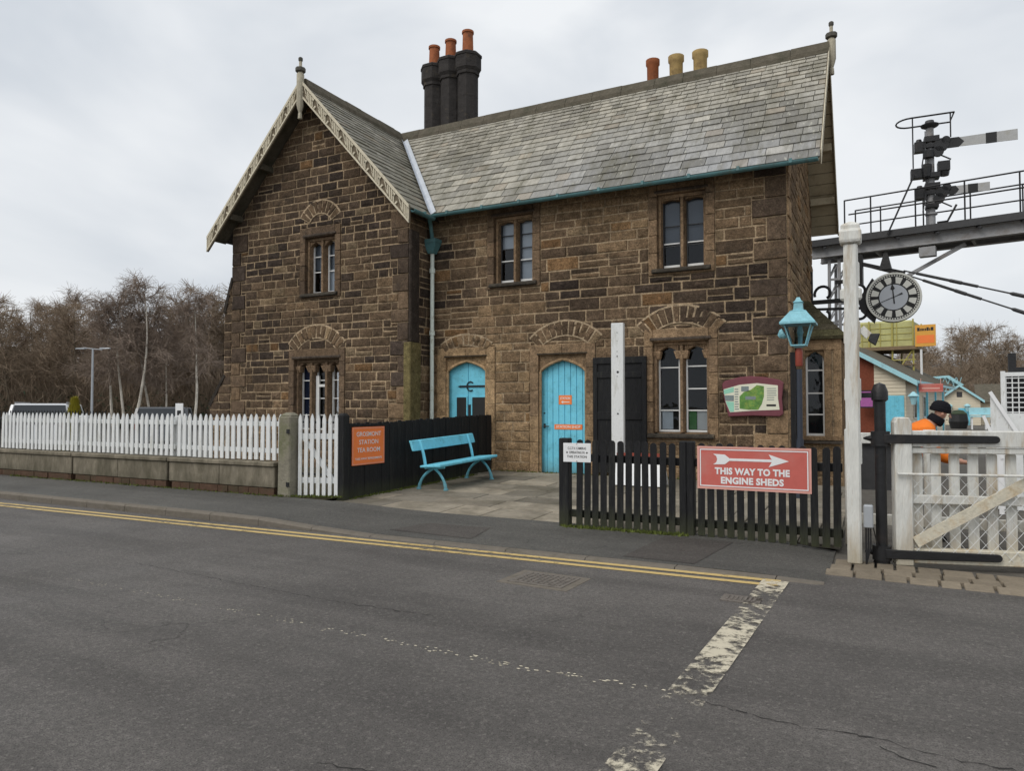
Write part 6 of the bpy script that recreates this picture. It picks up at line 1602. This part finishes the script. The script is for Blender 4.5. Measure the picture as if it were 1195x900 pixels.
pr = thing('railing', 'black spiked metal railing behind the white picket fence', 'railing', (-12, 9.9, .08))
mb = MB(); mb.box(-30, 9.88, .3, -8.7, 9.91, .34); mb.box(-30, 9.88, 1.25, -8.7, 9.91, 1.29); mb.build('rail', M['blackiron'], pr)
mb = MB(); x = -29.9
while x < -15.2: 
    mb.prism([(x - .012, 9.885, .1), (x + .012, 9.885, .1), (x + .012, 9.885, 1.40), (x, 9.885, 1.46), (x - .012, 9.885, 1.40)], (0, .018, 0)); x += .11
mb.build('bars', M['blackiron'], pr)
ps = thing('small_sign', 'small white sign plate on a short post left of the house buttress', 'sign', (-15.7, 12.1, .08)); mb = MB(); mb.box(-.14, -.01, 1.22, .14, .01, 1.56); mb.build('plate', M['signwhite'], ps, local=True); mb = MB(); mb.box(-.03, .011, 0, .03, .05, 1.5); mb.build('post', M['darkgrey'], ps, local=True)
mb = MB(); mb.box(-.07, -.014, 1.26, .07, -.01, 1.38); mb.build('symbol', M['ink'], ps, local=True)

# trees: recursive limbs, thin twigs
class TreeMB(MB):
    def limb(s, pts, r0, r1, n):
        m = len(pts); prev = None
        for i, p in enumerate(pts):
            d = (pts[min(i + 1, m - 1)] - pts[max(i - 1, 0)]).normalized(); ref = Vector((0, 0, 1)) if abs(d.z) < .85 else Vector((1, 0, 0))
            x = d.cross(ref).normalized(); y = x.cross(d); r = r0 + (r1 - r0) * i / (m - 1)
            k0 = len(s.v)
            for k in range(n): a = 2 * math.pi * k / n; s.v.append(tuple(p + x * (math.cos(a) * r) + y * (math.sin(a) * r)))
            if prev is not None:
                for k in range(n): s.f.append([prev + k, prev + (k + 1) % n, k0 + (k + 1) % n, k0 + k]); s.c.append((1, 1, 1, 1))
            prev = k0
def make_tree(seed, H, birch, spread=.3, nl=24, nb=8, nt=9, trunks=1):
    rg = random.Random(seed); T, W = TreeMB(), TreeMB()
    rv = lambda k: Vector((rg.gauss(0, k), rg.gauss(0, k), rg.gauss(0, k)))
    def path(p, d, L, n, jit, grav):
        pts = [p.copy()]; d = d.normalized()
        for i in range(n): d = (d + rv(jit) + Vector((0, 0, grav))).normalized(); p = p + d * (L / n); pts.append(p.copy())
        return pts
    for tr in range(trunks):
        lean = Vector((rg.gauss(0, .08), rg.gauss(0, .08), 1)); 
        tp = path(Vector((rg.gauss(0, .3) * (trunks > 1), rg.gauss(0, .3) * (trunks > 1), 0)), lean, H * rg.uniform(.82, .92), 9, .05, .05)
        r = H * .0105; T.limb(tp, r, r * .22, 7)
        for i in range(nl):
            f = rg.uniform(.22, .99) if not birch else rg.uniform(.34, .99); k = f * 9; j = min(8, int(k)); p = tp[j].lerp(tp[j + 1], k - j)
            a = rg.uniform(0, 6.283); up = rg.uniform(.5, 1.2) if birch else rg.uniform(.3, 1.0)
            L = H * spread * (1.15 - .75 * f) * rg.uniform(.7, 1.2); lp = path(p, Vector((math.cos(a), math.sin(a), up)), L, 5, .13, .06 if birch else .03)
            rr_ = r * (1 - f * .7) * .42; (W if birch else T).limb(lp, rr_, rr_ * .3, 4)
            for b in range(nb):
                k = rg.uniform(1.2, 5); j = min(4, int(k)); q = lp[j].lerp(lp[j + 1], k - j); dd = (lp[j + 1] - lp[j]).normalized() + rv(.55)
                bp = path(q, dd, L * rg.uniform(.28, .5), 3, .2, .02); W.limb(bp, .026, .014, 3)
                for t in range(nt):
                    k = rg.uniform(.4, 3); j = min(2, int(k)); q2 = bp[j].lerp(bp[j + 1], k - j)
                    W.limb(path(q2, (bp[j + 1] - bp[j]).normalized() + rv(.7), H * rg.uniform(.05, .1), 2, .25, -.3 if birch else .0), .014, .008, 3)
    return T, W
protos = {}
def tree(kind, seed, H, **kw):
    T, W = make_tree(seed, H, kind == 'birch', **kw)
    t = thing('birch_tree' if kind == 'birch' else 'bare_tree', 'x', 'tree')
    T.build('trunk', M['birch'] if kind == 'birch' else M['brown'], t, local=True, smooth=True)
    W.build('twigs', M['twigpurple'] if kind == 'birch' else M['twigolive'], t, local=True)
    return t
kinds = [tree('birch', 3, 13, spread=.27, nl=26), tree('birch', 5, 14, spread=.24, nl=26), tree('bare', 11, 11, spread=.36, nl=22), tree('bare', 12, 12, spread=.33, nl=22), tree('bare', 14, 9, spread=.45, nl=18, trunks=2, nb=6, nt=7)]
used = [False] * 5
def dirpt(px, dep):
    """ground point on the bearing px (pixels right of the image's left edge, 1195 wide) at distance dep along the view axis"""
    a = (px - 597.5) / 830.; s, c = math.sin(R(27.333)), math.cos(R(27.333)); return Vector(((-s + c * a) * dep, (c + s * a) * dep, 0))
def plant(k, p, sc_, label, group=None):
    t = kinds[k]
    if used[k]: t = copy_tree(t)
    used[k] = True; t.location = p; t.scale = (sc_ * rnd.uniform(.95, 1.1),) * 2 + (sc_,); t.rotation_euler = (0, 0, rnd.uniform(0, 6.28)); t['label'] = label
    if group: t['group'] = group
    return t
bl = (('leftmost pale-trunked birch of the clump left of the house, right of the street lamp', 133, 0, 1.0), ('second pale-trunked birch from the left in the clump beyond the street lamp', 146, 1, 1.0), ('tallest purple-twigged birch in the middle of the clump', 157, 1, 1.06), ('pale leaning birch right of the tallest one in the clump', 176, 0, .95), ('thin birch near the right end of the clump', 196, 0, .84), ('birch just left of the house buttress, standing apart from the clump', 226, 1, .98))
for l, px, k, s in bl: plant(k, dirpt(px, 44 + rnd.uniform(-1, 2)), s * .66, l)
for i in range(32): plant(2 + i % 3, dirpt(-60 + i * 11.4 + rnd.uniform(-6, 6), rnd.uniform(48, 74)), rnd.uniform(.78, 1.02) * (1. if i % 3 < 2 else 1.05), 'bare brown winter tree in the wood beyond the car park', 'bare trees of the wood beyond the car park')
for i in range(12): plant(i % 2, dirpt(-40 + i * 27 + rnd.uniform(-9, 9), rnd.uniform(58, 80)), rnd.uniform(.70, .90), 'purple-twigged birch deep in the wood beyond the car park', 'birches deep in the wood')
for px, dep, s, k, l in ((1112, 85, 1.1, 3, 'tall thin bare tree standing above the cream station buildings, right of the amber banner'), (1150, 112, 1.3, 2, 'rounded bare tree on the wooded hillside at far right'), (1078, 110, 1.25, 3, 'bare tree behind the amber banner'), (1166, 115, 1.1, 4, 'small bare tree right of the rounded one on the hillside')): plant(k, dirpt(px, dep), s, l)
for i in range(34): plant(2 + i % 3, dirpt(985 + i * 7.5 + rnd.uniform(-5, 5), rnd.uniform(105, 150)) + Vector((0, 0, rnd.uniform(-1, 3.0))), rnd.uniform(.95, 1.25), 'bare brown winter tree on the hillside behind the station', 'bare trees on the hillside behind the station')
# undergrowth
def thicket(name, px0, px1, d0, d1, n, h0, m, label, wleaf=False, zf=lambda p: 0):
    mb = MB()
    for i in range(n):
        p = dirpt(rnd.uniform(px0, px1), rnd.uniform(d0, d1)); h = h0 * rnd.uniform(.25, 1.0); a = rnd.uniform(0, 6.28); z = rnd.uniform(0, h) + zf(p)
        if wleaf: s = rnd.uniform(.05, .13); o = [Vector((rnd.gauss(0, s), rnd.gauss(0, s), rnd.gauss(0, s))) for _ in range(3)]; q = p + Vector((0, 0, z)); mb.face([q + v for v in o])
        else:
            L = rnd.uniform(.7, 1.9); d = Vector((rnd.gauss(0, .6), rnd.gauss(0, .6), 1)).normalized(); wv = Vector((math.cos(a), math.sin(a), 0)) * rnd.uniform(.004, .009); q = p + Vector((0, 0, z)); mb.face([q - wv, q + wv, q + d * L * .6 + wv * .7 + Vector((rnd.gauss(0, .015), rnd.gauss(0, .015), 0)), q + d * L])
    tag(mb.build(name, M[m]), label, 'undergrowth', kind='stuff')
thicket('undergrowth', -90, 330, 47, 66, 70000, 5.2, 'twigolive', 'tangled brown brushwood at the foot of the trees beyond the car park')
thicket('ivy', -90, 330, 47, 60, 14000, 3.0, 'ivy', 'dark green ivy and evergreen scrub low in the wood beyond the car park', True)
mb = MB()
for cxp, n_, h in ((164, 1600, 7.5), (20, 2600, 6.0)):      # ivy-clad stems
    c = dirpt(cxp, 54)
    for i in range(n_):
        z = rnd.uniform(0, h); r = (1.1 if cxp < 100 else .55) * (1 - .5 * z / h); a = rnd.uniform(0, 6.28); q = c + Vector((math.cos(a) * r * rnd.random() ** .5 * 1.2, math.sin(a) * r, z)); s = .11
        mb.face([q + Vector((rnd.gauss(0, s), rnd.gauss(0, s), rnd.gauss(0, s))) for _ in range(3)])
tag(mb.build('ivy', M['ivy']), 'dark ivy climbing the stems among the birches', 'ivy', kind='stuff')
thicket('hillside_wood', 960, 1260, 92, 150, 60000, 9.0, 'twigolive', 'far brown wood on the hillside behind the station', zf=lambda p: 0)
# conifer bush
cf = thing('conifer', 'small golden cone-shaped conifer in front of the silver-white people carrier', 'shrub', (-18.0, 10.85, .05)); mb = MB(); c = Vector(cf.location)
for i in range(2600):
    z = rnd.uniform(0, 1.7) ** 1.0; r = .46 * (1 - z / 1.80) ** .75 * rnd.uniform(.6, 1.05); a = rnd.uniform(0, 6.28); q = Vector((math.cos(a) * r, math.sin(a) * r, z)); u = Vector((math.cos(a) * .4, math.sin(a) * .4, 1)) * rnd.uniform(.05, .1); s = Vector((-math.sin(a), math.cos(a), 0)) * .018
    mb.face([q - s, q + s, q + u])
mb.build('foliage', M['golden'], cf, local=True); mb = MB(); mb.tube([(0, 0, 0), (0, 0, 1.0)], [.05, .02], 6); mb.build('trunk', M['brown'], cf, local=True)
# hills
def hill(name, px0, px1, dep, zfun, m, depth=60, n=60):
    mb = MB(); rows = 7; grid = []
    for j in range(rows):
        t = j / (rows - 1); grid.append([dirpt(px0 + (px1 - px0) * i / n, dep + depth * t) + Vector((0, 0, -.5 + zfun(px0 + (px1 - px0) * i / n) * math.sin(t * math.pi / 2) ** .8 + rnd.gauss(0, .02) * dep * .05 * (0 < t))) for i in range(n + 1)])
    for j in range(rows - 1):
        for i in range(n): mb.face([grid[j][i], grid[j][i + 1], grid[j + 1][i + 1], grid[j + 1][i]])
    tag(mb.build(name, M[m], smooth=True), kind='structure')
hill('wooded_hill', -260, 420, 78, lambda p: 6.5, 'hill', 40)
hill('wooded_hillside', 900, 1500, 150, lambda p: 9.5 + 2 * math.sin(p * .02), 'hill', 60)
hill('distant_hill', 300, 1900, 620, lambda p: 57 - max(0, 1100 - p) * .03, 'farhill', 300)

# ================================================================== PERSON
def skin_chain(name, verts, edges, radii, m, parent, sub=2, root=0):
    me = bpy.data.meshes.new(name); me.from_pydata(verts, edges, []); o = bpy.data.objects.new(name, me); COL.objects.link(o)
    o.parent = parent; md = o.modifiers.new('skin', 'SKIN'); md.use_smooth_shade = True
    for i, r in enumerate(radii):
        v = me.skin_vertices[0].data[i]; v.radius = r if isinstance(r, tuple) else (r, r); v.use_root = (i == root)
    o.modifiers.new('sub', 'SUBSURF').levels = sub; o.modifiers['sub'].render_levels = sub
    me.materials.append(m); return o
per = thing('person', 'person in black knit cap and orange hi-vis jacket, head bowed, behind the crossing gate', 'person', (.46, 9.75, 0), R(8))
# local frame: person faces +x, leaning forward with the head bowed
V = [(-.2, 0, .92), (-.16, 0, 1.06), (-.08, 0, 1.2), (.0, 0, 1.30), (.09, 0, 1.37), (.14, .0, 1.41),     # 0 pelvis .. 3 chest 4 neck base 5 neck
     (-.2, .1, .9), (-.05, .11, .5), (-.01, .11, .08), (.16, .12, .03),                                      # 6-9 left leg
     (-.2, -.1, .9), (-.05, -.11, .5), (-.01, -.11, .08), (.16, -.12, .03),                                  # 10-13 right leg
     (.0, .18, 1.26), (.05, .24, 1.03), (.26, .2, .93), (.34, .18, .92),                                 # 14-17 left arm
     (.0, -.18, 1.26), (.05, -.24, 1.03), (.26, -.2, .93), (.34, -.18, .92)]                             # 18-21 right arm
Eg = [(0, 1), (1, 2), (2, 3), (3, 4), (4, 5), (0, 6), (6, 7), (7, 8), (8, 9), (0, 10), (10, 11), (11, 12), (12, 13), (3, 14), (14, 15), (15, 16), (16, 17), (3, 18), (18, 19), (19, 20), (20, 21)]
Rr = [(.12, .15), (.11, .14), (.12, .16), (.11, .15), .065, .055, .085, .06, .042, .04, .085, .06, .042, .04, .06, .045, .035, .03, .06, .045, .035, .03]
# head and hands belong to the same continuous body
hd = len(V); V += [(.175, 0, 1.455), (.185, 0, 1.51)]; Eg += [(5, hd), (hd, hd + 1)]; Rr += [(.08, .068), (.09, .078)]
for base, s in ((17, 1), (21, -1)):
    bx, by, bz = V[base]
    p0 = len(V); V.append((bx + .06, by, bz - .005)); Eg.append((base, p0)); Rr.append((.022, .036))
    for k, (dy, L) in enumerate(((-.03, .07), (-.01, .08), (.01, .075), (.03, .06))):
        q = len(V); V += [(bx + .1, by + dy, bz - .01), (bx + .1 + L * .5, by + dy, bz - .03), (bx + .1 + L * .7, by + dy, bz - .06)]; Eg += [(p0, q), (q, q + 1), (q + 1, q + 2)]; Rr += [.01, .009, .008]
    q = len(V); V += [(bx + .05, by - s * .045, bz - .01), (bx + .09, by - s * .055, bz - .02)]; Eg += [(p0, q), (q, q + 1)]; Rr += [.011, .009]
skin_chain('body', V, Eg, Rr, M['skin'], per)
mb = MB(); mb.T = Matrix.Translation((.182, 0, 1.465)) @ Matrix.Rotation(R(22), 4, 'Y')      # face details on a bowed head, local x forward
mb.hull([(.08, -.012, .0), (.08, .012, .0), (.085, .008, .045), (.085, -.008, .045)], [(.115, -.012, -.005), (.115, .012, -.005), (.09, .004, .04), (.09, -.004, .04)])
for s in (1, -1): mb.lathe((-.005, s * .082, .0), [(.012, -.02), (.022, 0), (.012, .025)], 8)
mb.build('nose_and_ears', M['skin'], per, local=True, smooth=True)
mb = MB(); mb.T = Matrix.Translation((.182, 0, 1.465)) @ Matrix.Rotation(R(22), 4, 'Y')
for s in (1, -1): mb.box(.078, s * .03 - .011, .042, .09, s * .03 + .011, .05)
mb.box(.075, -.02, -.045, .086, .02, -.04); mb.build('eyes_and_mouth', M['trouser'], per, local=True)
mb = MB(); mb.T = Matrix.Translation((.180, 0, 1.495)) @ Matrix.Rotation(R(14), 4, 'Y')
mb.lathe((-.01, 0, 0), [(.098, -.005), (.112, .0), (.115, .035), (.106, .04), (.105, .06), (.088, .10), (.05, .125), (.0, .132)], 20); mb.build('knit_cap', M['blackcloth'], per, local=True, smooth=True)
mb = MB(); mb.T = Matrix.Translation((.125, 0, 1.395)) @ Matrix.Rotation(R(35), 4, 'Y'); mb.lathe((0, 0, 0), [(.085, -.04), (.095, -.01), (.088, .03), (.08, .05)], 16); mb.build('neck_warmer', M['blackcloth'], per, local=True, smooth=True)
JV = [(-.22, 0, .84), (-.19, 0, 1.02), (-.11, 0, 1.17), (-.03, 0, 1.27), (.07, 0, 1.35), (-.01, .17, 1.245), (.05, .235, 1.03), (.25, .2, .93), (-.01, -.17, 1.245), (.05, -.235, 1.03), (.25, -.2, .93)]
skin_chain('hi_vis_jacket', JV, [(0, 1), (1, 2), (2, 3), (3, 4), (3, 5), (5, 6), (6, 7), (3, 8), (8, 9), (9, 10)], [(.16, .2), (.15, .19), (.155, .2), (.14, .18), .088, .105, .085, .06, .105, .085, .06], M['hiviz'], per)
TV = [(-.2, 0, .95), (-.2, .1, .88), (-.05, .115, .5), (-.01, .115, .1), (-.2, -.1, .88), (-.05, -.115, .5), (-.01, -.115, .1)]
skin_chain('trousers', TV, [(0, 1), (1, 2), (2, 3), (0, 4), (4, 5), (5, 6)], [(.14, .16), .11, .085, .07, .11, .085, .07], M['trouser'], per)
for s in (1, -1):
    mb = MB(); mb.hull([(-.09, s * .115 - .05, 0), (.2, s * .115 - .05, 0), (.2, s * .115 + .05, 0), (-.09, s * .115 + .05, 0)], [(-.08, s * .115 - .04, .12), (.17, s * .115 - .04, .06), (.17, s * .115 + .04, .06), (-.08, s * .115 + .04, .12)]); mb.build('boot', M['blackcloth'], per, local=True, bevel=.02)

# ================================================================== CAMERA, LIGHT, SKY
cam = bpy.data.cameras.new('camera'); cam.sensor_width = 36; cam.lens = 830 / 1195 * 36; cam.clip_end = 3000; cam.clip_start = .05
co = bpy.data.objects.new('camera', cam); COL.objects.link(co); co.location = (0, 0, 1.55)
co.rotation_euler = (R(90) + math.atan(25 / 830), 0, math.atan(429 / 830)); sc.camera = co
SUN_EL, SUN_AZ = R(48), R(205)        # azimuth clockwise from +Y
sun = bpy.data.lights.new('sun', 'SUN'); sun.energy = SUN_E = 1.6; sun.angle = R(35); sun.color = (1, .96, .9)
so = bpy.data.objects.new('sun', sun); COL.objects.link(so); so.rotation_euler = (R(90) - SUN_EL, 0, math.pi - SUN_AZ)
so.location = (0, -5, 30)
wd = bpy.data.worlds.new('World'); sc.world = wd; wd.use_nodes = True
nt = wd.node_tree; N = nt.nodes; L = nt.links; bg = N['Background']; bg.inputs['Strength'].default_value = .1
sky = N.new('ShaderNodeTexSky'); sky.sky_type = 'NISHITA'; sky.sun_disc = False; sky.sun_elevation = SUN_EL; sky.sun_rotation = SUN_AZ
tc = N.new('ShaderNodeTexCoord'); mp = N.new('ShaderNodeMapping'); mp.inputs['Scale'].default_value = (1, 1, 2.2); L.new(tc.outputs['Generated'], mp.inputs['Vector'])
n1 = N.new('ShaderNodeTexNoise'); n1.inputs['Scale'].default_value = 1.7; n1.inputs['Detail'].default_value = 5; n1.inputs['Roughness'].default_value = .5; n1.inputs['Distortion'].default_value = .4; L.new(mp.outputs[0], n1.inputs['Vector'])
cr = N.new('ShaderNodeValToRGB'); cr.color_ramp.elements[0].position = .36; cr.color_ramp.elements[0].color = (.56, .605, .66, 1); cr.color_ramp.elements[1].position = .62; cr.color_ramp.elements[1].color = (.84, .86, .88, 1); L.new(n1.outputs['Fac'], cr.inputs['Fac'])
sx = N.new('ShaderNodeSeparateXYZ'); L.new(tc.outputs['Generated'], sx.inputs[0])
up = N.new('ShaderNodeMapRange'); up.inputs[1].default_value = 0; up.inputs[2].default_value = .9; up.inputs[3].default_value = 10.2; up.inputs[4].default_value = 11.8; L.new(sx.outputs['Z'], up.inputs[0])
ml = N.new('ShaderNodeVectorMath'); ml.operation = 'SCALE'; L.new(cr.outputs[0], ml.inputs[0]); L.new(up.outputs[0], ml.inputs['Scale'])
mx = N.new('ShaderNodeMix'); mx.data_type = 'RGBA'; mx.inputs[0].default_value = .93; L.new(sky.outputs[0], mx.inputs[6]); L.new(ml.outputs[0], mx.inputs[7]); L.new(mx.outputs[2], bg.inputs['Color'])
sc.view_settings.view_transform = 'Standard'; sc.view_settings.look = 'None'; sc.view_settings.exposure = 0
sc.render.engine = 'CYCLES'
